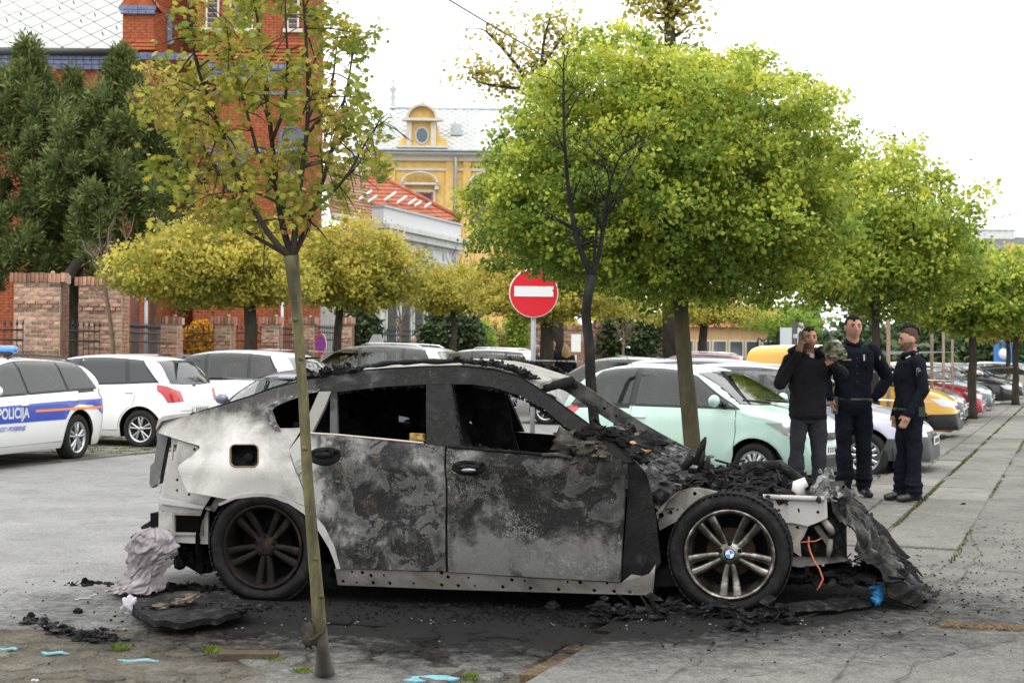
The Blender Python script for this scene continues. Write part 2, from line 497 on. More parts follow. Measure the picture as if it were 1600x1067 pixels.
def tuft_mesh(mb, p, n, h, r, lean=0.5, w=0.006):
 for _ in range(n):
  a = rnd.uniform(0, 6.28); q = Vector(p) + Vector((math.cos(a), math.sin(a), 0)) * r * math.sqrt(rnd.random())
  b = rnd.uniform(0, 6.28); hh = h * rnd.uniform(0.5, 1.2); t = Vector((math.cos(b), math.sin(b), 0))
  s_ = Vector((-t.y, t.x, 0)) * w
  mb.add([q - s_, q + s_, q + t * lean * hh * 0.4 + Vector((0, 0, hh * 0.7)) + s_ * 0.6, q + t * lean * hh + Vector((0, 0, hh))], [(0, 1, 2), (0, 2, 3)])
ms = MB()
for c_, dens in ((C1, 1.0), (C2, 0.35)):
 a = 2.6
 while a < 40:
  a += rnd.uniform(0.01, 0.05) / dens
  if noise.noise(Vector((a * 0.9, c_, 0))) < -0.15: continue
  p = st(a, c_ + 0.02 * noise.noise(Vector((a * 2, 0, c_))) + rnd.uniform(-.012, .012)); p.z = PZ + 0.012
  tuft_mesh(ms, p, 4, 0.018, 0.02, 0.8, 0.007)
for k in range(260):
 a = rnd.uniform(3.5, 30); p = st(a, rnd.choice([0.0, 0.13 + w1 / 2, 0.1])) ; p.z = PZ + 0.01
 if noise.noise(p * 0.8) > 0.1: tuft_mesh(ms, p, 5, 0.025, 0.04)
tag(ms.build('moss', M_MOSS), 'thin moss growing in the long pavement joints', 'moss', None, 'stuff')
ck = MB()
def crack(pts, z, w=0.0045):
 pts = resample([(p.x, p.y) for p in pts], 0.05, False); L_, R_ = [], []
 for i, (x, y) in enumerate(pts):
  v = Vector((x, y, 0)); j = Vector((noise.noise(v * 4), noise.noise(v * 4 + Vector((9, 0, 0))), 0)) * 0.05
  ww = w * (0.4 + abs(noise.noise(v * 7)) * 1.8)
  x2, y2 = pts[min(i + 1, len(pts) - 1)]; x1, y1 = pts[max(0, i - 1)]; d = Vector((x2 - x1, y2 - y1, 0)).normalized(); n_ = Vector((-d.y, d.x, 0))
  c = v + j; c.z = z
  L_.append(c + n_ * ww); R_.append(c - n_ * ww)
 ck.grid([L_, R_])
for seg in ([(1395, 1067), (1440, 1035), (1530, 1010), (1590, 1000)], [(1517, 835), (1530, 870), (1500, 905), (1460, 960)],
   [(1240, 968), (1380, 942), (1480, 885), (1600, 896)], [(1300, 1067), (1360, 1000), (1470, 970), (1600, 980)],
   [(1550, 757), (1600, 753)], [(1040, 1067), (1120, 1010), (1260, 990)], [(1430, 960), (1590, 970)], [(1120, 1067), (1300, 1030), (1420, 1040)]):
 crack([gr(x, y, PZ) for x, y in seg], PZ + 0.012)
tag(ck.build('crack', plain('crack_dirt', (0.05, 0.045, 0.035), 1.0), pavement), None, None, None, 'stuff')
bay = tag(bpy.data.objects.new('parking_ground', None), None, None, None, 'structure'); COL.objects.link(bay)
mb = MB(); P = []
for i in range(41):
 row = []
 for j in range(31):
  x = -4.2 + 4.9 * i / 40; y = 5.6 + 2.35 * j / 30
  y1 = 7.9 + 0.05 * math.sin(x * 2.2) ; y = 5.6 + (y1 - 5.6) * j / 30
  xr = K0.x - 0.12 + (y - K0.y) * DV.x / DV.y
  x = -4.2 + (xr + 4.2) * i / 40
  row.append(Vector((x, y, 0.008 + 0.012 * noise.noise(Vector((x * 1.5, y * 2, 3))) * (1 if j < 29 else 0))))
 P.append(row)
mb.grid(P); mb.build('soil_bed', M_SAND, bay)
def cobble_mesh(seed):
 r_ = random.Random(seed); n = 11; mb = MB(); rr = [r_.uniform(0.72, 1.15) for _ in range(n)]; e = r_.uniform(0.6, 1.0)
 ring = lambda k, z: [(0.125 * k * rr[i] * math.cos(6.283 * i / n), 0.125 * k * e * rr[i] * math.sin(6.283 * i / n), z) for i in range(n)]
 vs = ring(1.0, -0.03) + ring(0.98, -0.001) + ring(0.86, 0.004) + [(0, 0, 0.0045)]
 fs = []
 for l in (0, 1): fs += [(l*n+i, l*n+(i+1) % n, (l+1)*n+(i+1) % n, (l+1)*n+i) for i in range(n)]
 fs += [(2*n+i, 2*n+(i+1) % n, 3*n) for i in range(n)]
 mb.add(vs, fs, 0, True); return mb.build('cobble', M_COBB, mesh_only=True)
cms = [cobble_mesh(k) for k in range(8)]
cnt = 0
y = 6.42
while y < 7.86 and cnt < 290:
 x = -3.35 + rnd.uniform(0, .1)
 xr = K0.x - 0.22 + (y - K0.y) * DV.x / DV.y
 while x < xr:
  if not (y < 6.75 and x < -1.5) and rnd.random() < (0.93 if x < -1 else .35) and cnt < 290:
   o = link('cobble', cms[rnd.randrange(8)], bay); o.location = (x, y + rnd.uniform(-.02, .02), 0.010 + rnd.uniform(-.004, .004))
   o.rotation_euler = (R(rnd.uniform(-2, 2)), R(rnd.uniform(-2, 2)), rnd.uniform(0, 6.28)); k = rnd.uniform(0.7, 1.15); o.scale = (k, k, 1); cnt += 1
  x += 0.235 + rnd.uniform(-.01, .02)
 y += 0.175
pb = MB(); pb.box((0, 0, -0.02), (0.195, 0.095, 0.05)); pme = pb.build('paver', M_PAVER, mesh_only=True)
for i in range(16):
 for j in range(7):
  x = -3.3 + 0.2 * i + (0.1 if j % 2 else 0); y = 5.95 + 0.1 * j
  if x > -1.55 - j * 0.12: continue
  o = link('paver', pme, bay); o.location = (x, y, 0.014 + rnd.uniform(-.003, .003)); o.rotation_euler = (R(rnd.uniform(-1, 1)), R(rnd.uniform(-1, 1)), R(3))
o = strip('far_parking_ground', -6, 80, -26.0, -10.8, 0.006, M_GRASSP, 120, 14, 0.004)
gp = MB(); gp.box((0, 0, -0.02), (0.38, 0.38, 0.06)); gme = gp.build('paver', M_GRASSP, mesh_only=True)
c_edge = (gr(150, 722) - K0).dot(DN)
far_ground = o
for i in range(34):
 for j in range(8):
  p = st(8.6 + 0.4 * i, -11.02 - 0.4 * j, 0.010 + rnd.uniform(-.004, .005))
  q = link('paver', gme, far_ground); q.location = p; q.rotation_euler = (R(rnd.uniform(-.6, .6)), R(rnd.uniform(-.6, .6)), ang)
gs = MB()
for k in range(2600):
 a = 8.4 + 13 * rnd.random(); c = -10.9 - 3.4 * rnd.random()
 p = st(a, c, 0.0)
 if noise.noise(p * 0.7) < -0.05 or noise.noise(p * 3) < -0.1: continue
 if rnd.random() < 0.7: 
  if rnd.random() < 0.5: c = -11.02 + 0.2 - 0.4 * round((-10.82 - c) / 0.4)
  else: a = 8.6 + 0.2 + 0.4 * round((a - 8.8) / 0.4)
  p = st(a, c, 0.01)
 tuft_mesh(gs, p, 6, 0.035, 0.05, 0.8, 0.008)
tag(gs.build('grass', M_MOSS), 'sparse green grass between the pavers under the cars opposite', 'grass', None, 'stuff')
for (x0_, y0_, x1_, y1_) in ((335, 975, 470, 968), (480, 971, 705, 986)):
 A, B = gr(x0_, y0_), gr(x1_, y1_); n = int((B - A).length / .26)
 for k in range(n):
  if rnd.random() < .3: continue
  o = link('brick', kme, kerb); o.location = A.lerp(B, (k + .5) / n) + Vector((0, rnd.uniform(-.015, .015), -.034 + rnd.uniform(-.004, .004))); o.rotation_euler = (0, 0, math.atan2((B - A).y, (B - A).x) + R(rnd.uniform(-5, 5))); o.scale = (.9, .55, 1)
pm = [cobble_mesh(40 + k) for k in range(4)]
for me in pm:
 me.materials.clear(); me.materials.append(M_PAVE)
for k in range(130):
 p = gr(rnd.uniform(420, 1000), rnd.uniform(985, 1075), 0)
 if (p - K0).dot(DN) > -.2: continue
 o = link('cobble', pm[rnd.randrange(4)], bay); o.location = p + Vector((0, 0, .013 + rnd.uniform(0, .006))); o.rotation_euler = (R(rnd.uniform(-3, 3)), R(rnd.uniform(-3, 3)), rnd.uniform(0, 6.28)); q = rnd.uniform(.5, 1.5); o.scale = (q, q, 1)
# ------------------------------------------------------------ the burnt car
def burnt(name, pale, mid, dark, pale_lo, dark_hi, scale=3.2, xfade=None, crackle=0.5, rust=0.25, streak=True, rough=0.72, fleck=0.5):
 """fire damaged paint: ash-pale, grey and soot patches with blister cracks"""
 m = bpy.data.materials.new(name); N, L, b = nodes(m)
 v = coords(N, L, 'Object')
 n1 = tex_noise(N, L, v, scale, 8, 0.62, 0.35)
 f = n1
 if xfade:      # soot gets thicker along the car towards x1
  sp = N.new('ShaderNodeSeparateXYZ'); L.new(v, sp.inputs[0])
  mr = N.new('ShaderNodeMapRange'); mr.inputs['From Min'].default_value = xfade[0]; mr.inputs['From Max'].default_value = xfade[1]
  mr.inputs['To Min'].default_value = xfade[2]; mr.inputs['To Max'].default_value = xfade[3]
  L.new(sp.outputs['X'], mr.inputs['Value'])
  f = math_(N, L, 'ADD', f, mr.outputs[0])
  if len(xfade) > 4:
   mz = N.new('ShaderNodeMapRange'); mz.inputs['From Min'].default_value = xfade[4]; mz.inputs['From Max'].default_value = xfade[5]
   mz.inputs['To Min'].default_value = xfade[6]; mz.inputs['To Max'].default_value = xfade[7]
   L.new(sp.outputs['Z'], mz.inputs['Value']); f = math_(N, L, 'ADD', f, mz.outputs[0])
 col = ramp(N, L, f, [(pale_lo - 0.12, pale), (pale_lo, pale), ((pale_lo + dark_hi) / 2, mid), (dark_hi, dark)])
 n2 = tex_noise(N, L, v, scale * 1.4, 6, 0.6, 0.6)
 if streak:
  n2b = tex_noise(N, L, v, scale * .75, 7, 0.68, 0.5); ar = ramp(N, L, n2b, [(0.50, 0.0), (0.58, 1.0)])
  col = mixc(N, L, ramp(N, L, n2, [(0.52, 0.0), (0.542, 0.65), (0.60, 0.4), (0.70, 0.15)]), col, (mid[0] * 1.6 + .03, mid[1] * 1.6 + .03, mid[2] * 1.6 + .028))
  col = mixc(N, L, ramp(N, L, n2b, [(0.36, 0.85), (0.41, 0.45), (0.445, 0.0)]), col, dark)
  band = math_(N, L, 'MULTIPLY', ramp(N, L, n2, [(0.475, 0.0), (0.50, 1.0), (0.506, 0.0)]), ar)
  col = mixc(N, L, math_(N, L, 'MULTIPLY', band, 0.5), col, (0.24, 0.24, 0.235))
 vo = N.new('ShaderNodeTexVoronoi'); vo.feature = 'DISTANCE_TO_EDGE'; vo.inputs['Scale'].default_value = 70
 dd = N.new('ShaderNodeVectorMath'); dd.operation = 'ADD'
 nn = tex_noise(N, L, v, 18, 4, 0.6, 0, 'Color'); sc = N.new('ShaderNodeVectorMath'); sc.operation = 'SCALE'; sc.inputs['Scale'].default_value = 0.05
 L.new(nn, sc.inputs[0]); L.new(v, dd.inputs[0]); L.new(sc.outputs[0], dd.inputs[1]); L.new(dd.outputs[0], vo.inputs['Vector'])
 ck_ = ramp(N, L, vo.outputs['Distance'], [(0.0, 1.0), (0.05, 0.8), (0.13, 0.0)])
 n4 = tex_noise(N, L, v, 2.4, 5, 0.7)
 area = ramp(N, L, n4, [(0.47, 0.0), (0.60, 1.0)])
 n5 = tex_noise(N, L, v, 40, 5, 0.8)
 ck2 = math_(N, L, 'MULTIPLY', math_(N, L, 'MULTIPLY', ck_, area), ramp(N, L, n5, [(0.45, 0.0), (0.6, 1.0)]))
 col = mixc(N, L, math_(N, L, 'MULTIPLY', ck2, crackle), col, (0.30, 0.295, 0.27))
 n6 = tex_noise(N, L, v, 95, 4, 0.85)
 col = mixc(N, L, ramp(N, L, n6, [(0.60, 0.0), (0.68, fleck)]), col, (0.30, 0.30, 0.29))
 col = mixc(N, L, ramp(N, L, n6, [(0.33, 0.55), (0.42, 0.0)]), col, (0.012, 0.012, 0.012))
 if rust:
  n7 = tex_noise(N, L, v, 4.3, 6, 0.7)
  col = mixc(N, L, ramp(N, L, n7, [(0.58, 0.0), (0.70, rust)]), col, (0.26, 0.17, 0.10))
 L.new(col, b.inputs['Base Color']); b.inputs['Specular IOR Level'].default_value = 0.10
 L.new(ramp(N, L, n5, [(0.3, rough + 0.15), (0.7, rough - 0.2)]), b.inputs['Roughness'])
 h = math_(N, L, 'ADD', math_(N, L, 'MULTIPLY', n5, 0.6), math_(N, L, 'MULTIPLY', ck2, 0.7))
 h = math_(N, L, 'ADD', h, math_(N, L, 'MULTIPLY', n1, 1.5))
 bump(N, L, b, h, 0.28, 0.008)
 MATS[name] = m; return m
ASH = (0.56, 0.545, 0.51); MIDG = (0.17, 0.168, 0.165); SOOT = (0.026, 0.026, 0.027)
M_QUART = burnt('ash_grey_paint', (0.50, 0.487, 0.458), (0.30, 0.29, 0.268), (0.045, 0.044, 0.042), 0.50, 0.92, 3.0, (-0.2, 0.75, 0.0, 0.10, 0.85, 1.30, 0.0, 0.42), crackle=0.12, rust=0.22, streak=False, rough=0.6)
M_RDOOR = burnt('scorched_rear_door', (0.30, 0.293, 0.28), (0.07, 0.069, 0.068), (0.018, 0.018, 0.019), 0.36, 0.56, 4.2, (0.22, 0.62, -0.20, 0.05), crackle=0.35, rust=0.18)
M_FDOOR = burnt('scorched_front_door', (0.125, 0.124, 0.12), (0.038, 0.038, 0.037), (0.013, 0.013, 0.013), 0.40, 0.55, 3.4, (1.2, 2.4, 0.0, 0.05, 0.30, 0.6, -0.14, 0.07), crackle=0.95, rust=0.15)
M_FRAME = burnt('sooty_frame', (0.06, 0.06, 0.06), (0.018, 0.018, 0.018), (0.010, 0.010, 0.010), 0.30, 0.5, 4.0, (0.3, 1.2, -0.12, 0.04), crackle=0.1, rust=0.0, streak=False, rough=0.6, fleck=.06)
M_SILL = burnt('scorched_sill', (0.21, 0.20, 0.185), (0.14, 0.125, 0.11), (0.03, 0.03, 0.03), 0.48, 0.75, 3.0, None, 0.1, 0.7, False)
M_BARE = burnt('bare_scorched_metal', (0.28, 0.265, 0.235), (0.17, 0.155, 0.135), (0.06, 0.055, 0.05), 0.45, 0.72, 5.0, None, 0.05, 0.6, False, 0.55)
M_PALE = burnt('pale_ash_metal', (0.38, 0.37, 0.35), (0.24, 0.23, 0.215), (0.05, 0.05, 0.048), 0.48, 0.85, 5.0, None, 0.05, 0.2, False, 0.6)
M_CHAR = mottled('char', (0.006, 0.006, 0.006), (0.012, 0.012, 0.012), 9, 0.75, 0.9, 0.02, c3=(0.032, 0.032, 0.033))
M_CHARG = mottled('char_grey_flakes', (0.008, 0.008, 0.008), (0.018, 0.018, 0.018), 17, 0.55, 1.0, 0.02, c3=(0.085, 0.085, 0.087))
M_BLACK = plain('dead_black', (0.006, 0.006, 0.006), 0.9, spec=.1)
M_TYREB = mottled('burnt_tyre', (0.008, 0.008, 0.008), (0.014, 0.014, 0.014), 12, 0.7, 0.7, 0.006, c3=(0.032, 0.032, 0.032))
M_ROOFB = burnt('ash_roof', (0.30, 0.29, 0.26), (0.17, 0.165, 0.15), (0.03, 0.03, 0.03), 0.45, 0.7, 3.0, None, 0.1, 0.1, False)
M_ALU = mottled('sooty_alloy', (0.02, 0.019, 0.017), (0.13, 0.12, 0.105), 9, 0.3, 0.15, 0.004, 0.85, c3=(0.5, 0.49, 0.47))
M_ALUB = mottled('burnt_alloy', (0.006, 0.0055, 0.005), (0.012, 0.010, 0.009), 6, 0.6, 0.2, 0.004, 0.1, c3=(0.05, 0.028, 0.02))
WA = gr(410, 938, 0.0); WB = gr(1141, 954, PZ)
WF = (WB - WA).normalized(); WBASE = (WB - WA).length
WL = Vector((-WF.y, WF.x, 0)).normalized(); WU = WF.cross(WL).normalized()
HW = 0.965
WO = WA + WL * HW
WM = Matrix(((WF.x, WL.x, WU.x, WO.x), (WF.y, WL.y, WU.y, WO.y), (WF.z, WL.z, WU.z, WO.z), (0, 0, 0, 1)))
WMI = WM.inverted()
print('wreck wheelbase', WBASE, 'yaw', math.degrees(math.atan2(-WF.y, WF.x)))
wreck = empty('burnt_car', WM, None, 'burnt-out coupe SUV with ash-pale rear quarter, empty windows and collapsed front, in the foreground', 'car')
YT = [(0.08, .90), (0.16, .935), (0.28, .955), (.45, .965), (.62, .957), (.76, .966), (.83, .980), (.88, .968), (.96, .935), (1.02, .905), (1.12, .85), (1.30, .745), (1.48, .635), (1.6, .53)]
def ys(x, z):
 y = smooth_tab(YT, z)
 y -= 0.20 * sstep(-0.35, -1.15, x) ** 1.3 if x < -0.35 else 0
 y -= 0.10 * sstep(2.9, 3.8, x)
 d = math.hypot(x, z - 0.34)
 y += 0.028 * math.exp(-((d - 0.46) / 0.10) ** 2) * (1 if z > .2 else 0)
 return y
def T(px, py, off=0.0):
 """pixel -> (x, z) on the near side surface of the wreck"""
 d = WMI.to_3x3() @ ray(px, py); o = WMI @ Vector((0, 0, EYE))
 y = 0.93
 for _ in range(12):
  t = (-(y - off) - o.y) / d.y; p = o + d * t; y = ys(p.x, p.z)
 return (p.x, p.z)
def Tp(px, py, y):
 """pixel -> local point in the plane y (negative = near side)"""
 d = WMI.to_3x3() @ ray(px, py); o = WMI @ Vector((0, 0, EYE)); t = (y - o.y) / d.y
 return o + d * t
def near(off=0.0, rough_=0.0):
 def f(u, v, dep):
  r_ = rough_ * noise.noise(Vector((u * 9, v * 9, 1))) if rough_ else 0
  return Vector((u, -(ys(u, v) + off + r_) + dep, v))
 return f
def far(off=0.0):
 return lambda u, v, dep: Vector((u, ys(u, v) + off - dep, v))
def panel(name, px_outline, mat, holes=(), off=0.0, thick=0.02, g=0.05, smooth_it=0, rough_=0.0, parent=wreck, mirror=None, raw=False):
 o = px_outline if raw else [T(*p, off) for p in px_outline]
 if smooth_it: o = chaikin(o, smooth_it)
 hs = [h if raw else [T(*p, off) for p in h] for h in holes]
 mb = MB(); shell(mb, o, hs, near(off, rough_), thick, g, flip=False)
 ob = mb.build(name, mat, parent)
 if mirror:
  mb = MB(); shell(mb, o, hs, far(off), thick, g, flip=True); mb.build(name, mirror, parent)
 return ob, o
sh = [(256, 658), (275, 653), (297, 648), (340, 635), (389, 620), (425, 607), (455, 599), (483, 592), (505, 588)]
qwin = [(424, 641), (430, 634), (440, 629.5), (455, 624), (490, 612.5), (499, 611.5), (486, 640), (471, 668), (455, 669), (436, 669), (430, 660)]
fuel = rrect(359.5, 694.5, 403.5, 729, 8)
arch_in = [(344, 790), (355, 783), (369, 779), (397, 775.5), (420, 776), (452, 786), (476, 802), (499, 829), (515, 855), (522, 872), (527, 888)]
arch_out = [(533, 888), (523, 851), (508, 822), (484, 795), (476, 790)]
quarter = sh + [(497, 612), (470, 672), (452, 701), (454, 713), (466, 745), (476, 772), (482, 790), (476, 790), (460, 783), (440, 775), (420, 771), (397, 770), (375, 773), (357, 780), (325, 774), (293, 768), (285, 752), (278, 732), (280, 726), (300, 712), (312, 700), (311, 696), (274, 685), (247, 676)]
panel('quarter_panel', quarter, M_QUART, [qwin, fuel], thick=0.02, g=0.04, mirror=M_CHAR)
qo = [(416, 646), (422, 634), (434, 626), (455, 618.5), (492, 608), (503, 607), (497, 612.5), (490, 613.5), (455, 625), (440, 631), (431, 636), (426, 642), (430, 658), (437, 668), (440, 673), (432, 672), (423, 662)]
panel('window_trim', qo, mottled('flaked_trim', (0.03, 0.03, 0.03), (0.10, 0.10, 0.10), 30, 0.8, 1.0, 0.01, c3=(0.45, 0.45, 0.44)), off=0.012, thick=0.02, g=0.03, rough_=0.01)
panel('arch_lip', [(344, 790), (369, 779), (397, 775.5), (420, 776), (452, 786), (476, 802), (499, 829), (515, 855), (522, 872), (527, 888), (533, 888), (523, 851), (508, 822), (484, 795), (460, 783), (440, 775), (420, 771), (397, 770), (375, 773), (357, 780), (343, 786)], M_PALE, off=0.008, thick=0.05, g=0.04)
fb = MB()
fp = [T(*p) for p in fuel]
fb.grid([[Vector((x, -ys(x, z) + 0.012, z)) for x, z in fp + fp[:1]], [Vector((x, -ys(x, z) + 0.09, z)) for x, z in fp + fp[:1]]])
fb.add([Vector((x, -ys(x, z) + 0.088, z)) for x, z in fp], [tuple(range(len(fp)))[::-1]])
cx_ = sum(p[0] for p in fp) / len(fp); cz_ = sum(p[1] for p in fp) / len(fp)
fb.cyl((cx_ + .01, -ys(cx_, cz_) + .085, cz_ - .02), (cx_ + .01, -ys(cx_, cz_) + .04, cz_ - .02), .032, 14)
fb.build('fuel_pocket', M_CHAR, wreck)
frim = MB(); frim.tube([Vector((x, -ys(x, z) - 0.001, z)) for x, z in fp + fp[:2]], 0.0045, 6); frim.build('fuel_rim', plain('rust_rim', (0.16, 0.085, 0.04), 0.8), wreck)
rdoor = [(472, 677), (452, 702.5), (456, 713), (468, 745), (478, 772), (486, 796), (508, 823), (524, 852), (534, 888), (615, 890), (696.5, 892), (696.3, 760), (695.5, 698), (641, 690.5), (526, 680.5), (487, 677)]
rd, _ = panel('rear_door', rdoor, M_RDOOR, off=0.002, thick=0.05, g=0.03, mirror=M_CHAR, rough_=0.007)
fdoor = [(699, 698), (699.5, 760), (701, 893), (830, 901), (969, 909), (974, 815), (976, 752), (971, 719), (955, 712), (894, 714), (849, 711), (770, 704)]
fd, _ = panel('front_door', fdoor, M_FDOOR, off=0.002, thick=0.05, g=0.03, mirror=M_CHAR, rough_=0.006)
fd['label'] = 'front door with crackled soot and grey tide mark'
def recess(parent, cx, cy, w, h, mat):
 a = T(cx, cy); mb = MB(); n = 20
 rings = []
 for k, (s_, d) in enumerate(((1.18, 0.012), (1.0, 0.006), (0.85, 0.014), (0.0, 0.0135))):
  rings.append([Vector((a[0] + w * s_ * math.cos(6.2832 * i / n), -ys(a[0] + w * s_ * math.cos(6.2832 * i / n), a[1] + h * s_ * math.sin(6.2832 * i / n)) - d + (0.012 if k == 0 else 0), a[1] + h * s_ * math.sin(6.2832 * i / n))) for i in range(n + 1)])
 mb.grid(rings, flip=True)
 mb.ball((a[0], -ys(*a) - 0.012, a[1] + h * 0.15), (w * 0.75, 0.02, h * 0.38), 14, 8, disp=0.25)
 for k in range(10):
  t = rnd.uniform(-1, 1); mb.ball((a[0] + t * w, -ys(*a) - .008, a[1] + h * rnd.uniform(.2, 1.0)), (w * .22, .012, h * .22), 7, 5, disp=.4, seed=k)
 return mb.build('door_handle', mat, parent)
recess(rd, 506, 713, 0.095, 0.050, M_CHAR); recess(fd, 734, 731, 0.10, 0.042, M_CHAR)
sv = MB(); a_ = T(734, 733); sv.ball((a_[0], -ys(*a_) - .028, a_[1] - .004), (.05, .012, .014), 12, 8); sv.build('handle_core', plain('handle_alloy', (.22, .22, .24), .35, .8), fd)
for seg, mt, r_ in (([(474, 676), (526, 679), (600, 686), (662, 692)], plain('scorched_chrome', (.42, .36, .31), .5, .4), .007), ([(700, 697.5), (790, 705), (848, 710), (893, 712)], M_CHAR, .010)):
 mb = MB(); mb.tube([Vector((T(*p)[0], -ys(*T(*p)) - .004, T(*p)[1])) for p in [tuple(q) for q in resample(seg, 20, False)]], r_, 6); mb.build('belt_moulding', mt, rd if seg[0][0] < 600 else fd)
frame_o = [(483, 592), (505, 588), (542, 581.5), (600, 576.5), (664, 573), (720, 572.5), (770, 577.5), (812, 589), (835, 603), (857, 618), (895, 645), (932, 672), (958, 693), (975, 708), (992, 722), (975, 722), (962, 714), (948, 707), (937, 702), (924, 690), (885, 668), (849, 638), (810, 617), (770, 605), (739, 600.5), (706, 600), (664.5, 600.5), (594, 604.5), (526, 612.5), (505, 613.5), (497, 612)]
sf, _ = panel('side_frame', frame_o, M_FRAME, off=0.0, thick=0.05, g=0.04, mirror=M_CHAR, rough_=0.002)
panel('centre_pillar', [(665.5, 600), (705, 600), (720, 698), (700, 697.5), (699, 698), (695, 697.5), (666, 693.5)], M_FRAME, off=-0.002, thick=0.06, mirror=M_CHAR)
panel('rear_pillar', [(499, 611.5), (518, 611.5), (506, 640), (487, 678), (471, 676)], M_SILL, off=0.004, thick=0.04, mirror=M_CHAR)
panel('window_divider', [(515.5, 612), (526, 612), (526.5, 680.5), (515, 679.5)], M_FRAME, off=-0.004, thick=0.03, mirror=M_CHAR)
mb = MB(); q = Tp(652, 684, -.80); mb.box(q, (.085, .06, .055), rot=Matrix.Rotation(R(4), 3, 'Y')); mb.ball(q + Vector((.02, -.03, -.01)), (.04, .02, .02), 8, 6, disp=.5); mb.build('scorched_foam', mottled('tan_foam', (.03, .02, .01), (.42, .27, .10), 14, .9, .6, c3=(.50, .34, .14)), wreck)
for off_, seg in ((0, sh[2:] + frame_o[2:15]),):
 mb = MB(); mb.tube([Vector((T(*p)[0], -ys(*T(*p)) + .004, T(*p)[1])) for p in seg], .007, 6); mb.build('seam', M_BLACK, wreck)
edge = [T(*p) for p in sh[3:] + frame_o[2:9]]
mb = MB(); rows = []
for i in range(27):
 x = edge[0][0] + (edge[-1][0] - edge[0][0]) * i / 26
 z = lerp_tab(edge, x); yy = ys(x, z)
 row = []
 for j in range(17):
  t = -1 + 2 * j / 16
  zz = z + 0.05 * (1 - t * t) - 0.012 * noise.noise(Vector((x * 2.2, t * 2.5, 0))) - 0.02 * max(0, noise.noise(Vector((x * 1.1, t * 1.3, 5))))
  if x > 1.95: zz -= 0.01 * noise.noise(Vector((x * 9, t * 6, 0)))
  row.append(Vector((x + (0.07 * (1 - t * t) + .02 * noise.noise(Vector((t * 5, 0, 0))) if i == 26 else 0), t * yy, zz)))
 rows.append(row)
mb.grid(rows, flip=True); mb.grid([[q - Vector((0, 0, .035)) for q in r] for r in rows])
for e in (0, 26): mb.grid([rows[e], [q - Vector((0, 0, .035)) for q in rows[e]]], flip=(e == 26))
roof = mb.build('roof', M_ROOFB, wreck)
for sgn in (-1, 1):
 mb = MB(); pts = []; rr = []
 for i in range(30):
  x = 0.55 + (edge[-1][0] - .62) * i / 29; z = lerp_tab(edge, x); y = ys(x, z) - .03
  pts.append(Vector((x, sgn * y, z + 0.035 + 0.010 * noise.noise(Vector((x * 7, sgn, 0))) - .02 * (i in (0, 29)))))
  rr.append(0.017 + 0.007 * noise.noise(Vector((x * 12, 4, sgn))))
 mb.tube(pts, rr, 8, jitter=.12)
 mb.build('roof_rail', M_FRAME, wreck)
def crumbs(mb, pts, n, size, spread, flat=0.6, seed=0, smooth=False):
 r_ = random.Random(seed)
 for k in range(n):
  p = Vector(pts[r_.randrange(len(pts))]) + Vector((r_.gauss(0, spread[0]), r_.gauss(0, spread[1]), abs(r_.gauss(0, spread[2]))))
  s_ = size * r_.uniform(0.35, 1.5)
  mb.ball(p, (s_ * r_.uniform(.6, 1.6), s_ * r_.uniform(.6, 1.4), s_ * flat * r_.uniform(.4, 1.2)), 7, 5, disp=.55, freq=2.2, seed=r_.random() * 50, smooth=smooth)
def flakes(mb, pts, n, size, spread, seed=0, curl=0.5):
 """thin curled shards with thickness"""
 r_ = random.Random(seed)
 for k in range(n):
  p = Vector(pts[r_.randrange(len(pts))]) + Vector((r_.gauss(0, spread[0]), r_.gauss(0, spread[1]), abs(r_.gauss(0, spread[2]))))
  s_ = size * r_.uniform(0.4, 1.7); m = r_.randint(4, 7)
  Mx = Matrix.Rotation(r_.uniform(0, 6.28), 3, 'Z') @ Matrix.Rotation(r_.gauss(0, curl), 3, 'X') @ Matrix.Rotation(r_.gauss(0, curl), 3, 'Y')
  ring = [(s_ * r_.uniform(.5, 1.3) * math.cos(6.28 * i / m), s_ * r_.uniform(.3, .9) * math.sin(6.28 * i / m)) for i in range(m)]
  top = [p + Mx @ Vector((x, y, s_ * curl * .5 * noise.noise(Vector((x * 20, y * 20, k))))) for x, y in ring]
  mb.prism(top, Mx @ Vector((0, 0, 0.004)))
mb = MB(); base = []
for i in range(12):
 q = T(470 + 75 * i / 11, 596 - 13 * i / 11); base.append(Vector((q[0], -ys(*q) + .03, q[1] + .012)))
crumbs(mb, base, 120, .016, (.02, .02, .014), 1.0, 3); flakes(mb, base, 40, .02, (.02, .02, .02), 4)
base = [Vector((x, -ys(x, lerp_tab(edge, x)) + .05, lerp_tab(edge, x) + .03)) for x in [edge[-1][0] - .5 + .028 * i for i in range(18)]]
crumbs(mb, base, 130, .013, (.02, .03, .01), .9, 8)
base = [Vector((x, ys(x, lerp_tab(edge, x)) - .05, lerp_tab(edge, x) + .03)) for x in [1.0 + (edge[-1][0] - 1.1) * i / 22 for i in range(22)]]
crumbs(mb, base, 120, .014, (.02, .03, .008), .9, 9)
tag(mb.build('char_crust', M_CHARG, wreck), None, None, None, 'stuff')
def ragged(px, n, size, off, seed, down=0.0):
 mb = MB(); pp = resample(px, 3, False)
 base = []
 for p in pp:
  q = T(*p); base.append(Vector((q[0], -ys(*q) + off, q[1] - down)))
 crumbs(mb, base, n, size, (.008, .008, .006), 1.0, seed); return mb
mb = ragged([(739, 601), (770, 606), (810, 618), (849, 640), (885, 670), (924, 692)], 110, .011, .03, 3, .012)
m2 = ragged([(706, 603), (712, 650), (721, 697), (790, 706), (850, 712)], 90, .007, .02, 5)
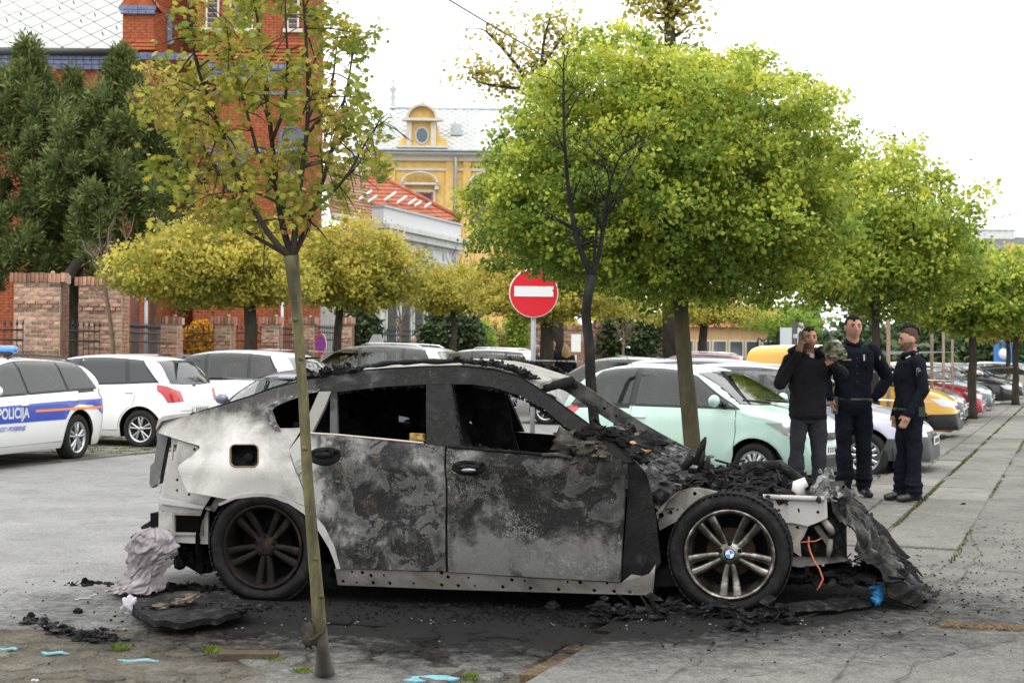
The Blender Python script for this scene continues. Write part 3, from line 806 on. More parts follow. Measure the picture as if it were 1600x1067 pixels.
m3 = ragged([(665, 602), (594, 606), (526, 614)], 60, .008, .02, 6, .005)
for k in (m2, m3): mb.add(k.v, k.f)
tag(mb.build('burnt_seal', M_CHAR, wreck), None, None, None, 'stuff')
hp = [(549, 893.5), (565, 894.5), (578.5, 899), (599, 899), (582, 910.5), (608, 911), (645, 911.5), (689, 895), (699, 901.5), (731, 902.5), (689, 914), (715, 915), (741, 915.5), (785, 917), (799, 906), (819, 907.5), (828, 919), (872, 921), (886, 909.5), (906, 910), (928, 922.5), (948, 911.5), (959, 924), (984, 925), (556, 910), (535, 908)]
holes = []
for i, (x, y) in enumerate(hp):
 c = T(x, y); holes.append(circle2(c[0], c[1], 0.012 if i % 3 else 0.008, 8))
mb = MB(); so = [T(*p) for p in [(521, 889), (600, 891), (698, 894), (830, 903), (969, 911), (1020, 895), (1018, 930), (900, 927), (700, 921), (527, 914)]]
shell(mb, so, holes, lambda u, v, d: Vector((u, -(ys(u, v) - .012) + d, v)), .015, .04)
mb.build('sill', M_SILL, wreck)
mb = MB(); shell(mb, so, [], lambda u, v, d: Vector((u, -(ys(u, v) - .05) + d, v)), .01, .1); shell(mb, so, [], lambda u, v, d: Vector((u, (ys(u, v) - .03) - d, v)), .01, .1, flip=True); split(mb, 'sill_backing', M_BLACK, wreck)
panel('front_wing_inner', [(978, 716), (990, 722), (1007, 741), (1016, 780), (1022, 815), (1030, 882), (1020, 896), (1018, 930), (985, 928), (969, 911), (975, 815), (978, 752)], M_FRAME, off=-0.045, thick=0.03, rough_=.02, mirror=M_CHAR)
mb = MB()
for (x, y) in ((991, 762), (987, 776), (989, 795), (983, 869), (1003, 790)):
 c = T(x, y); mb.lathe([(0, -.0), (.014, 0), (.014, .03)], (c[0], -(ys(*c) - .05), c[1]), 'y', 10)
split(mb, 'bolt_hole', M_BLACK, wreck)
panel('wing_foot', [(969, 912), (984, 900), (1008, 905), (1022, 884), (1018, 930), (969, 928)], M_PALE, off=-0.036, thick=.02)
YR = -0.80
def flat(name, px, y, mat, holes=(), th=.012, g=.05, slope=0.0, parent=wreck, bow=0.0):
 """plate standing at y (car frame); slope shears it inwards towards the rear"""
 o = [Tp(*p, y) for p in px]; hs = [[Tp(*p, y) for p in h] for h in holes]
 x1 = max(q.x for q in o)
 f = lambda u, v, d: Vector((u, y + d + slope * (x1 - u) + bow * noise.noise(Vector((u * 4, v * 4, y))), v))
 mb = MB(); shell(mb, [(q.x, q.z) for q in o], [[(q.x, q.z) for q in h] for h in hs], f, th, g)
 return mb.build(name, mat, parent)
c1 = circle2(271.5, 750.5, 2.4, 8); c2 = circle2(271, 767, 2.4, 8); c3 = circle2(291.5, 773, 2.4, 8)
flat('rear_corner_plate', [(262, 682), (312, 692), (316, 700), (280, 732), (290, 766), (360, 777), (340, 790), (333, 800), (325, 797), (318, 790), (300, 786), (246, 783), (250, 762), (262, 715)], -.845, M_PALE, [c1, c2, c3, [(266, 695), (273.5, 696), (270, 720), (264, 719)]], slope=.12, bow=.01)
flat('lamp_plate', [(276, 688), (309, 697), (311, 702), (296, 718), (279, 726), (270, 724)], -.875, M_PALE, [circle2(304, 702, 2.5, 8)], slope=.10, bow=.012)
bx = [(246, 783), (300, 788), (325, 794), (325, 850), (264, 847), (264, 828.5), (246, 823)]
bh = [(271.5, 804.5), (313, 805.5), (313, 832.5), (271.5, 832)]
o_ = flat('bumper_mount_box', bx, -.86, M_PALE, [bh, circle2(270, 842.5, 1.8, 6), circle2(312, 843, 1.8, 6), circle2(253, 799, 1.2, 6)], slope=.05, th=.02, bow=.006)
flat('mount_rim', [(268, 801), (317, 802), (317, 836), (268, 836)], -.872, M_BARE, [bh], slope=.05, th=.01)
flat('mount_lip', [(244, 779), (322, 791), (329, 797), (246, 787)], -.90, M_PALE, slope=.05, th=.06)
def box_from(name, px0, px1, y0, y1, mat, parent=wreck, jitter=0.0):
 a = Tp(*px0, y0); b = Tp(*px1, y0); mb = MB()
 mb.box(((a.x + b.x) / 2, (y0 + y1) / 2, (a.z + b.z) / 2), (abs(b.x - a.x), abs(y1 - y0), abs(b.z - a.z))); return mb.build(name, mat, parent)
box_from('boot_floor', (262, 790), (430, 850), -.70, .72, M_CHAR)
box_from('boot_well', (275, 690), (345, 845), -.62, .62, M_BLACK)
tg = [(242, 676), (246, 662), (252, 658), (262, 684), (258, 700), (246, 756), (240, 758), (233, 763), (229, 757), (231, 728), (238, 722), (243, 690)]
flat('tailgate', tg, -.76, mottled('tailgate_grey', (.10, .10, .098), (.16, .16, .155), 8, .7, .2), th=.06, slope=.25)
mb = MB(); q = [Tp(252, 658, -.80), Tp(297, 648, -.80), Tp(300, 644, -.80), Tp(255, 650, -.80), Tp(247, 656, -.80), Tp(243, 672, -.8)]
mb.prism([Vector(p) for p in q], (0.03, 1.45, 0.02)); mb.build('boot_lid_edge', M_PALE, wreck)
mb = MB()
e0 = [T(*p) for p in [(297, 648), (320, 641), (340, 635), (365, 627), (389, 620), (410, 612), (425, 607)]]
rows = []
for k, (x, z) in enumerate(e0):
 rows.append([Vector((x, -ys(x, z) + 2 * ys(x, z) * j / 8, z + .02 * math.sin(math.pi * j / 8))) for j in range(9)])
mb.grid(rows, flip=True); mb.grid([[p - Vector((0, 0, .04)) for p in r] for r in rows]); mb.build('rear_hatch', M_CHARG, wreck)
mb = MB(); pts = [Tp(245, 757, -.84), Tp(250, 748, -.84), Tp(247, 760, -.84), Tp(253, 757, -.84), Tp(250, 770, -.83)]
mb.tube(pts, .003, 5); mb.tube([Tp(241, 763, -.84), Tp(250, 770, -.84), Tp(251, 762, -.83)], .0025, 5); split(mb, 'wire', M_PALE, wreck)
mb = MB()   # exhaust and suspension debris under the tail
mb.tube([Tp(238, 835, -.5), Tp(232, 826, -.45), Tp(243, 818, -.4), Tp(262, 824, -.3)], [.03, .05, .045, .03], 9, jitter=.25)
mb.tube([Tp(262, 850, -.55), Tp(285, 870, -.5), Tp(315, 885, -.4), Tp(340, 880, -.3)], [.02, .035, .05, .05], 9, jitter=.2)
mb.tube([Tp(268, 862, -.6), Tp(262, 880, -.6)], .02, 7, jitter=.3)
crumbs(mb, [Tp(x, 862 + (x - 270) * .4, -.5) for x in range(265, 345, 8)], 60, .035, (.03, .1, .02), 1.0, 5)
crumbs(mb, [Tp(x, 840, -.4) for x in range(240, 335, 8)], 60, .04, (.02, .15, .03), .8, 6)
mb.build('underside_parts', M_CHAR, wreck)
mb = MB()
mb.box((1.45, 0, .17), (2.35, 1.72, .10)); mb.box((1.45, 0, .30), (2.3, .3, .2))
mb.box((-.15, 0, .52), (.7, 1.30, .5)); mb.box((.0, -.66, .70), (1.0, .24, .10)); mb.box((.0, .66, .70), (1.0, .24, .10))
mb.box((-.62, 0, .46), (.5, 1.5, .12))
mb.build('floor_pan', M_BLACK, wreck)
mb = MB()
for sy in (-1, 1):
 arc = [Vector((.47 * math.cos(R(a)), 0, .34 + .47 * math.sin(R(a)))) for a in range(-25, 206, 11)]
 mb.grid([[p + Vector((0, sy * .93, 0)) for p in arc], [p + Vector((0, sy * .5, 0)) for p in arc]], flip=sy > 0)
 arc2 = [Vector((WBASE + .46 * math.cos(R(a)), 0, .34 + .46 * math.sin(R(a)))) for a in range(120, 206, 11)]
 mb.grid([[p + Vector((0, sy * .90, 0)) for p in arc2], [p + Vector((0, sy * .5, 0)) for p in arc2]], flip=sy > 0)
split(mb, 'wheel_housing', M_BLACK, wreck)
def seat(x, y, rake=.32, h=.66, hd=True):
 mb = MB(); w = .25
 P = []
 for i in range(9):
  t = i / 8; row = []
  for j in range(7):
   s_ = -1 + j / 3
   row.append(Vector((x - rake * t - .06 * s_ * s_ * 0 + .03 * noise.noise(Vector((t * 4, s_ * 3, y))), y + s_ * w * (1 - .22 * t), .42 + h * t)))
  P.append(row)
 mb.grid(P, flip=True); mb.grid([[q - Vector((.12, 0, 0)) for q in r] for r in P])
 for c in (0, 6): mb.grid([[r[c] for r in P], [r[c] - Vector((.12, 0, 0)) for r in P]], flip=(c == 0))
 mb.grid([P[8], [q - Vector((.12, 0, 0)) for q in P[8]]], flip=True)
 mb.box((x + .25, y, .36), (.52, .48, .16), 0)
 if hd:
  mb.ball((x - rake - .08, y, .42 + h + .10), (.06, .13, .10), 10, 8, disp=.2)
  for d in (-.06, .06): mb.tube([(x - rake - .06, y + d, .42 + h - .05), (x - rake - .08, y + d, .42 + h + .1)], .008, 6)
 return mb.build('seat', M_CHAR, wreck)
seat(1.42, -.38); seat(1.42, .40, .26, .60)
sx = .52
for y in (-.45, 0, .45): seat(sx, y, .25, .64, True)
mb = MB()
mb.box((.20, 0, .80), (.12, 1.5, .62)); 
mb.build('parcel_bulkhead', M_BLACK, wreck)
mb = MB()
crumbs(mb, [Vector((2.15 + .03 * i, -.62 + .14 * j, .86)) for i in range(6) for j in range(10)], 130, .06, (.03, .05, .03), .8, 21)
mb.box((2.22, 0, .66), (.35, 1.2, .32))
mb.build('dashboard', M_CHAR, wreck)
mb = MB(); c = Vector((1.98, .40, .93)); ax = Vector((.85, 0, .5)).normalized(); s1 = Vector((0, 1, 0)); s2 = ax.cross(s1)
mb.tube([c + (s1 * math.cos(a) + s2 * math.sin(a)) * .17 for a in [6.2832 * i / 24 for i in range(25)]], .012, 6, cap=False, jitter=.2); mb.tube([c, c + ax * .25 - Vector((0, 0, .05))], .03, 7); mb.build('steering_wheel', M_CHAR, wreck)
mb = MB(); m0 = Tp(884, 694, -.93)
mb.ball(m0, (.075, .05, .075), 14, 10, disp=.5, freq=2.5); mb.ball(m0 + Vector((.12, .0, -.03)), (.08, .05, .05), 12, 8, disp=.5, seed=4); mb.ball(m0 + Vector((.20, .03, -.03)), (.08, .05, .06), 12, 8, disp=.6, seed=9)
crumbs(mb, [Tp(x, y, -.93) for x, y in ((900, 700), (915, 712), (925, 720), (905, 725), (930, 700), (940, 712), (950, 722))], 90, .03, (.02, .015, .015), .8, 31)
mb.tube([Tp(848, 711, -.97), Tp(870, 710, -.98), Tp(893, 715, -.97)], .012, 7, jitter=.2)
mb.build('mirror_stump', mottled('melted_mirror', (.02, .02, .018), (.07, .065, .055), 14, .8, .8, c3=(.16, .14, .11)), wreck)
mb = MB()
for x, y in ((950, 700), (965, 690), (940, 690), (960, 712), (930, 682), (955, 722)):
 crumbs(mb, [Tp(x, y, -.85)], 22, .03, (.035, .03, .03), .8, x)
mb.build('quarter_glass_crust', M_CHAR, wreck)
def dark_sheet(px, y, hole):  # dark sheet added inside the cabin to darken the view through the windows
 o = [Tp(*p, y) for p in px]; h = [Tp(*p, y) for p in hole]; mb = MB()
 shell(mb, [(q.x, q.z) for q in o], [[(q.x, q.z) for q in h]], lambda u, v, d: Vector((u, y + d + .03 * noise.noise(Vector((u * 5, v * 5, y))), v)), .02, .06)
 mb.build('cabin_dark_sheet', M_CHAR, wreck)
dark_sheet([(660, 596), (740, 597), (786, 610), (796, 640), (800, 670), (812, 706), (690, 712), (655, 700)], .25, [(741, 634), (746, 642), (752, 668), (752, 675), (745, 672), (741, 664), (733, 660), (738, 652)])
dark_sheet([(410, 610), (470, 590), (560, 583), (670, 580), (672, 705), (520, 700), (400, 690)], .45, [(622, 649), (650, 655), (652, 665), (640, 663), (622, 661)])
a = Tp(878, 592, .66); b = Tp(1092, 712, .80)
mb = MB(); n = 20; L_, R_, L2, R2 = [], [], [], []
d = (b - a).normalized(); up = Vector((d.z * -1, 0, d.x)).normalized()
if up.z < 0: up = -up
outl = []; 
u_len = (b - a).length
f = lambda u, v, dep: a + d * u + up * (v - .05 * math.sin(u * 2)) + Vector((0, -.02 + dep + .01 * noise.noise(Vector((u * 8, v * 8, 0))), 0))
top = [(u_len * i / 14, .055 + .008 * noise.noise(Vector((i, 0, 0)))) for i in range(15)]
bot = [(u_len * i / 14, -.055 + .008 * noise.noise(Vector((i, 7, 0)))) for i in range(15)]
hs = [circle2(u_len * t, .0, .011, 7) for t in (.33, .42, .52, .62, .78, .86)]
shell(mb, top + bot[::-1], hs, f, .05, .05)
mb.build('far_windscreen_pillar', burnt('scorched_pillar', (.10, .098, .092), (.05, .048, .046), (.02, .02, .02), .42, .62, 5, None, .1, .2, False), wreck)
mb = MB(); zt = lerp_tab(edge, 2.05); mb.tube([(edge[-1][0] + .02, -.58, edge[-1][1] - .02), (edge[-1][0] + .10, 0, edge[-1][1] + .02), (edge[-1][0] + .02, .58, edge[-1][1] - .02)], .028, 8, jitter=.15); mb.build('windscreen_header', M_CHAR, wreck)
mb = MB(); rows = []
xa = Tp(965, 690, -.55).x
print('xa', xa, 'WB', WBASE, 'edge', edge[-1], edge[0])
cA, cB = Tp(958, 668, 0), Tp(1092, 722, 0); xa = cA.x - .06
for i in range(31):
 t = i / 30; row = []
 x = xa + (cB.x - .06 - xa) * t
 for j in range(31):
  s_ = j / 30; y = -.80 + 1.56 * s_
  z = cA.z + (cB.z - cA.z) * t - .03 * (1 - s_) * t - .012 - .05 * (1 - s_)
  z += .02 * noise.noise(Vector((x * 6, y * 6, 0))) + .012 * noise.noise(Vector((x * 22, y * 22, 3)))
  if y < -.66: z -= .14 * (-.66 - y) / .14
  xx = x + .05 * noise.noise(Vector((y * 5, 2, 0))) * t + .08 * s_ * t
  row.append(Vector((xx, y, z)))
 rows.append(row)
mb.grid(rows); mb.grid([[q - Vector((0, 0, .05)) for q in r] for r in rows], flip=True); mb.grid([rows[-1], [q - Vector((0, 0, .05)) for q in rows[-1]]])
crumbs(mb, [rows[i][j] for i in range(0, 31, 2) for j in range(0, 31, 2)], 140, .016, (.02, .02, .004), .5, 12)
flakes(mb, [rows[i][j] for i in range(2, 31, 2) for j in range(0, 31, 2)], 520, .019, (.02, .02, .003), 13, .14)
mb.build('collapsed_cowl', mottled('flaky_cowl', (.012, .012, .012), (.075, .075, .075), 15, .6, 1.0, .02, c3=(.30, .30, .30), stretch=(1, .5, 1)), wreck)
mb = MB(); crumbs(mb, [Tp(974, 692, -.5), Tp(992, 705, -.5)], 14, .03, (.03, .03, .004), .35, 3); mb.build('orange_foam', plain('scorched_foam', (.36, .20, .09), .9), wreck)
mb = MB(); g0 = Tp(1058, 745, -.2); g1 = Tp(1083, 712, -.2)
mb.tube([g0, g0.lerp(g1, .6), g1], [.02, .028, .036], 8); mb.build('gas_strut', M_FRAME, wreck)
mb = MB()
pts = []
for i in range(14):
 for j in range(9):
  x = WBASE - .55 + .072 * i; y = -.66 + .165 * j
  pts.append(Vector((x, y, .66 - .10 * sstep(WBASE - .2, WBASE + .6, x) + .04 * noise.noise(Vector((x * 3, y * 3, 0))))))
mb.box((WBASE + .05, 0, .45), (1.25, 1.15, .36))
crumbs(mb, pts, 900, .030, (.05, .06, .03), .75, 41)
flakes(mb, pts, 420, .028, (.05, .06, .035), 42, .6)
for k in range(26):
 p = pts[rnd.randrange(len(pts))]; mb.tube([p, p + Vector((rnd.uniform(-.1, .1), rnd.uniform(-.1, .1), .08)), p + Vector((rnd.uniform(-.2, .2), rnd.uniform(-.2, .2), rnd.uniform(0, .12)))], .008, 6, jitter=.3)
tag(mb.build('engine_remains', M_CHARG, wreck), None, None, None, 'stuff')
mb = MB()
for px, y_ in (((1092, 702), -.3), ((1100, 690), -.25), ((1105, 722), -.3), ((1098, 712), -.3), ((1128, 735), -.1)):
 p = Tp(*px, y_); mb.tube([p - Vector((.02, 0, .1)), p, p + Vector((.01, 0, .03))], [.02, .016, .008], 7, jitter=.3)
mb.tube([Tp(1075, 735, -.2), Tp(1110, 737, -.2), Tp(1140, 733, -.15)], .016, 8, jitter=.15)
split(mb, 'bracket', M_FRAME, wreck)
mb = MB(); p0 = Tp(1195, 735, .35)
for k in range(46):
 a_ = rnd.uniform(0, 6.28); r_ = .12 * math.sqrt(rnd.random())
 mb.ball(p0 + Vector((r_ * math.cos(a_), rnd.uniform(-.05, .05), r_ * .55 * math.sin(a_) - .02)), (.05, .03, .018), 8, 5, disp=.6, seed=k, smooth=False)
mb.tube([p0 + Vector((-.35, 0, -.10)), p0 + Vector((-.1, 0, .02)), p0 + Vector((.1, 0, .03)), p0 + Vector((.30, 0, -.12))], [.03, .04, .04, .03], 8, jitter=.3)
mb.build('melted_lump', M_CHARG, wreck)
flat('wing_bracket', [(1025, 801), (1040, 783), (1060, 767), (1075, 763), (1090, 762), (1112, 766), (1130, 771), (1133, 783), (1115, 788), (1099, 792), (1084, 799), (1072, 806), (1031, 828)], -.80, M_BARE, [circle2(1085.5, 771, 3.2, 8), circle2(1047.5, 800.5, 3.6, 8), circle2(1033, 805, 4.5, 8)], th=.04, bow=.02, g=.03)
flat('wing_bracket', [(1018, 770), (1030, 762), (1048, 772), (1040, 783), (1028, 780)], -.82, M_CHARG, th=.05)
flat('front_rail', [(1180, 778), (1200, 775), (1240, 777), (1286, 778), (1292, 784), (1293, 809), (1278, 816), (1262, 822), (1240, 817), (1224, 816), (1206, 800), (1190, 786)], -.72, M_PALE, [circle2(1217, 797, 2.4, 8), circle2(1278, 800, 2.6, 8), [(1246, 795), (1249, 794), (1250, 801), (1247, 800)]], th=.10, bow=.012, g=.03)
mb = MB(); q0 = Tp(1192, 776, -.73); q1 = Tp(1288, 779, -.73); mb.tube([q0, (q0 + q1) / 2, q1], .016, 8, jitter=.1); mb.build('rail_lip', M_PALE, wreck)
flat('rail_leg', [(1226, 816), (1264, 820), (1256, 838), (1250, 846), (1252, 870), (1240, 862), (1236, 840)], -.70, M_BARE, [circle2(1246, 824, 2.6, 8)], th=.05, bow=.015, g=.03)
flat('bumper_beam', [(1238, 862), (1260, 858), (1275, 853), (1322, 850), (1324, 876), (1290, 881), (1250, 886), (1238, 884)], -.55, M_BARE, th=.10, bow=.02, g=.03)
flat('tow_bracket', [(1258, 884), (1264, 884), (1265, 894), (1270, 896), (1270, 907), (1256, 908), (1255, 896), (1258, 893)], -.56, M_FRAME, [[(1259, 898), (1266, 898), (1266, 904), (1259, 904)]], th=.02, g=.02)
box_from('radiator', (1245, 800), (1300, 880), -.45, .55, M_BLACK)
mb = MB()
for k in range(14):
 p = Tp(1276 + k * 1.6, 822 + k * 2.2, -.60); mb.box(p, (.03, .08, .004), rot=Matrix.Rotation(R(-25), 3, 'Y'))
split(mb, 'radiator_fin', M_BARE, wreck)
mb = MB(); mb.tube([Tp(1297, 842, -.62), Tp(1296, 858, -.62), Tp(1294, 870, -.62)], [.018, .02, .012], 8)
mb.tube([Tp(1286, 812, -.66), Tp(1297, 826, -.66), Tp(1301, 833, -.64)], [.02, .024, .015], 6); split(mb, 'lamp_bracket', M_BARE, wreck)
mb = MB()
mb.tube([Tp(1264, 838, -.66), Tp(1263, 850, -.67), Tp(1266, 862, -.68), Tp(1273, 878, -.7), Tp(1280, 888, -.7), Tp(1286, 904, -.7), Tp(1281, 915, -.7), Tp(1276, 922, -.7)], .006, 6)
mb.tube([Tp(1240, 848, -.68), Tp(1262, 846, -.68), Tp(1275, 845, -.67), Tp(1284, 840, -.66)], .004, 5)
split(mb, 'cable', plain('orange_cable', (.42, .13, .07), .6), wreck)
mb = MB(); h0 = Tp(1247, 760, -.55); mb.tube([h0 + Vector((0, 0, -.06)), h0 + Vector((.005, 0, .01)), h0 + Vector((.05, 0, .03))], [.045, .042, .03], 10); mb.build('strut_cap', plain('pale_casting', (.55, .54, .50), .6), wreck)
mb = MB()
rr = random.Random(5)
base = [Tp(x, y, -.6) for x, y in ((1272, 762), (1282, 768), (1290, 772), (1298, 780), (1305, 768), (1308, 778), (1291, 748), (1292, 740), (1300, 764))]
flakes(mb, base, 46, .028, (.02, .08, .01), 6, 1.1)
mb.tube([Tp(1288, 766, -.55), Tp(1289, 750, -.55), Tp(1292, 741, -.55), Tp(1296, 744, -.55), Tp(1294, 756, -.55), Tp(1298, 768, -.55)], .007, 6, jitter=.4)
tag(mb.build('bent_lamp_metal', mottled('ashen_aluminium', (.12, .12, .12), (.30, .30, .295), 20, .5, .5, .01, .3), wreck), None, None, None, 'stuff')
mb = MB()
crumbs(mb, [Tp(x, 898 + 6 * rr.random(), -.4) for x in range(1225, 1400, 6)], 150, .035, (.03, .16, .02), .6, 77)
flakes(mb, [Tp(x, 905, -.4) for x in range(1240, 1400, 8)], 90, .04, (.04, .18, .03), 78, .7)
tag(mb.build('burnt_bay_litter', M_CHAR, wreck), None, None, None, 'stuff')
mb = MB()
for k in range(22):
 p = Tp(1310 + rr.uniform(0, 45), 880 + rr.uniform(-8, 14), -.5); q = [p]
 for i in range(5): q.append(q[-1] + Vector((rr.gauss(0, .03), rr.gauss(0, .03), rr.gauss(-.004, .025))))
 mb.tube(q, .0035, 5)
split(mb, 'wire', M_CHAR, wreck)
def wheel_mesh(parent, c, r_t, r_r, w, mt, mr, flat_z, ash=False, emblem=False, rot=0.0):
 wh = empty('wheel', None, None); wh.parent = parent; wh.location = c
 t = MB(); prof = []
 for k in range(15):
  a_ = math.pi * k / 14
  pass
 prof = [(r_r + .005, -w * .40), (r_r + .02, -w * .47), (r_r + (r_t - r_r) * .5, -w * .53), (r_t - .035, -w * .50), (r_t - .012, -w * .43), (r_t - .002, -w * .36), (r_t, -w * .2), (r_t, w * .2), (r_t - .012, w * .43), (r_r + (r_t - r_r) * .5, w * .52), (r_r, w * .4)]
 t.lathe(prof, (0, 0, 0), 'y', 72)
 nb = 60
 for k in range(nb):
  a_ = 6.2832 * k / nb
  for yb in (-.36, -.12, .12, .36):
   R3 = Matrix.Rotation(-a_, 3, 'Y')
   t.box(R3 @ Vector((r_t + .001, yb * w + .0, 0)), (.008, w * .2, r_t * 6.2832 / nb * .72), rot=R3)
 vs = []
 for v in t.v:
  x, y, z = v
  if z < flat_z:
   k = (flat_z - z); y = y * (1 + k * 2.2); z = flat_z - k * .06
  if ash: 
   q = noise.noise(Vector((x * 14, y * 14, z * 14))) * .004
   x *= 1 + q * 2; z *= 1 + q * 2
  vs.append((x, y, z))
 t.v = vs; t.build('tyre', mt, wh)
 m = MB()
 m.lathe([(r_r + .004, -w * .44), (r_r + .002, -w * .47), (r_r - .012, -w * .46), (r_r - .02, -w * .40), (r_r - .035, -w * .2), (r_r - .05, w * .2), (r_r - .01, w * .42)], (0, 0, 0), 'y', 60)
 m.lathe([(0, -w * .30), (.045, -w * .30), (.072, -w * .26), (.078, -w * .15), (.06, 0)], (0, 0, 0), 'y', 28)
 for k in range(5):
  a0 = rot + 6.2832 * k / 5
  for sg in (-1, 1):
   pts = []; 
   for i in range(7):
    tt = i / 6; r = .05 + (r_r - .065) * tt; a1 = a0 + sg * (.25 - .085 * tt)
    pts.append((r, a1, -w * (.27 + .13 * tt ** 1.5)))
   rows_ = []
   for (r, a1, h) in pts:
    wd = .012 + .015 * (r / r_r); er = Vector((math.cos(a1), 0, math.sin(a1))); et = Vector((-math.sin(a1), 0, math.cos(a1)))
    c_ = er * r
    rows_.append([c_ + et * -wd + Vector((0, h + .03, 0)), c_ + et * -wd + Vector((0, h + .006, 0)), c_ + et * -wd * .4 + Vector((0, h, 0)), c_ + et * wd * .4 + Vector((0, h, 0)), c_ + et * wd + Vector((0, h + .006, 0)), c_ + et * wd + Vector((0, h + .03, 0))])
   m.grid(rows_, flip=True)
   m.grid(rows_, flip=False) if False else None
 m.build('rim', mr, wh)
 b = MB()
 for k in range(5):
  a0 = rot + math.pi / 5 + 6.2832 * k / 5; er = Vector((math.cos(a0), 0, math.sin(a0))) * .058
  b.lathe([(.014, 0), (.012, -.006), (.007, -.007), (.0, -.003)], er + Vector((0, -w * .275, 0)), 'y', 10)
 split(b, 'wheel_bolt', M_BLACK, wh)
 d = MB(); d.lathe([(0, .0), (.145, .0), (.145, .03), (0, .03)], (0, .02, 0), 'y', 32)
 d.build('brake_disc', mottled('rusty_disc', (.04, .024, .015), (.09, .055, .035), 8, .6, .2) if emblem else M_BLACK, wh); d = MB(); d.lathe([(r_r - .02, .08), (0, .08)], (0, 0, 0), 'y', 24); d.build('wheel_well_disc', M_BLACK, wh)
 if emblem:
  e = MB(); y0 = -w * .305
  e.lathe([(0, y0 + .002), (.034, y0), (.036, y0 + .01)], (0, 0, 0), 'y', 28, 0)
  for q in range(4):
   seg = [Vector((0, y0 - .003, 0))] + [Vector((.024 * math.cos(R(90 * q + 15 * i + 8)), y0 - .003, .024 * math.sin(R(90 * q + 15 * i + 8)))) for i in range(7)]
   e.add(seg, [tuple(range(len(seg)))[::-1]], 1 + q % 2)
  e.lathe([(.0235, y0 - .0045), (.026, y0 - .0045), (.026, y0)], (0, 0, 0), 'y', 28, 2)
  e.build('emblem', [plain('emblem_black', (.012, .012, .015), .3), plain('emblem_blue', (.02, .22, .55), .35), plain('emblem_white', (.65, .66, .68), .35)], wh)
 return wh
wheel_mesh(wreck, (0.0, -HW + .13, .335), .362, .262, .26, M_TYREB, M_ALUB, -.325, True, rot=R(-90))
w_ = wheel_mesh(wreck, (WBASE, -HW + .13, .325), .358, .262, .26, M_TYREB, M_ALU, -.318, True, True, rot=R(-90))
wheel_mesh(wreck, (0.0, HW - .13, .335), .362, .262, .26, M_TYREB, M_ALUB, -.325)
wheel_mesh(wreck, (WBASE, HW - .13, .325), .358, .262, .26, M_TYREB, M_ALUB, -.318)
# ------------------------------------------------------------ ordinary cars
def paint(name, c, metal=0.0, rough=0.35):
 if name in MATS: return MATS[name]
 m = bpy.data.materials.new(name); N, L, b = nodes(m)
 v = coords(N, L, 'Object'); n = tex_noise(N, L, v, 2.2, 6, 0.7)
 col = mixc(N, L, ramp(N, L, n, [(0.45, 0.0), (0.75, 0.22)]), c, (c[0] * .55 + .03, c[1] * .55 + .027, c[2] * .5 + .02))
 sp = N.new('ShaderNodeSeparateXYZ'); L.new(v, sp.inputs[0])
 z = ramp(N, L, math_(N, L, 'ADD', sp.outputs['Z'], math_(N, L, 'MULTIPLY', n, .25)), [(0.33, 0.25), (0.58, 0.0)])
 col = mixc(N, L, z, col, (.13, .12, .10))     # road dirt splashed along the sills
 g = N.new('ShaderNodeNewGeometry'); col = mixc(N, L, g.outputs['Backfacing'], col, (.05, .05, .052))   # grey lining on the inside
 L.new(col, b.inputs['Base Color']); b.inputs['Metallic'].default_value = metal
 b.inputs['Roughness'].default_value = rough; b.inputs['Coat Weight'].default_value = 0.7; b.inputs['Coat Roughness'].default_value = 0.06
 MATS[name] = m; return m
def clear_glass(name, tint, refl):
 m = bpy.data.materials.new(name); m.use_nodes = True; N, L = m.node_tree.nodes, m.node_tree.links; N.clear()
 o = N.new('ShaderNodeOutputMaterial'); t = N.new('ShaderNodeBsdfTransparent'); setc(t.inputs[0], tint); g = N.new('ShaderNodeBsdfGlossy'); g.inputs['Roughness'].default_value = .03
 lw = N.new('ShaderNodeFresnel'); lw.inputs['IOR'].default_value = refl; mx = N.new('ShaderNodeMixShader')
 L.new(lw.outputs[0], mx.inputs[0]); L.new(t.outputs[0], mx.inputs[1]); L.new(g.outputs[0], mx.inputs[2]); L.new(mx.outputs[0], o.inputs[0]); MATS[name] = m; return m
M_GLASSO = plain('far_car_glass', (0.03, 0.038, 0.037), 0.04, spec=0.8, coat=0.6)
M_GLASS = clear_glass('car_glass', (.50, .56, .54), 1.75)
M_SEAT = mottled('seat_fabric', (.10, .10, .10), (.17, .17, .165), 8, .9, .3)
M_GLASSD = plain('tinted_glass', (0.016, 0.018, 0.02), 0.05, spec=0.6)
M_SCREENO = plain('far_windscreen', (0.16, 0.18, 0.18), 0.05, spec=0.9, coat=1.0); M_SCREEN = clear_glass('windscreen_glass', (.55, .62, .60), 2.6)
M_TRIM = plain('black_trim', (0.012, 0.012, 0.013), 0.45)
M_PLAST = plain('grey_plastic', (0.05, 0.052, 0.056), 0.6)
M_TYRE = mottled('tyre_rubber', (0.018, 0.018, 0.018), (0.032, 0.031, 0.029), 8, 0.75, 0.2)
M_RIM = plain('alloy_rim', (0.50, 0.51, 0.52), 0.28, 0.9)
M_RIMD = plain('dark_wheel_inside', (0.015, 0.015, 0.016), 0.6)
M_RED = plain('tail_lamp_red', (0.42, 0.012, 0.02), 0.15, coat=0.8)
M_LAMP = plain('clear_lamp', (0.50, 0.52, 0.52), 0.08, 0.35, coat=1.0)
M_AMBER = plain('amber_lamp', (0.6, 0.13, 0.02), 0.2)
M_CHROME = plain('chrome', (0.72, 0.73, 0.74), 0.15, 1.0)
M_PLATE = plain('plate_white', (0.62, 0.62, 0.60), 0.4)
M_PLATEG = plain('plate_ink', (0.03, 0.035, 0.05), 0.5)
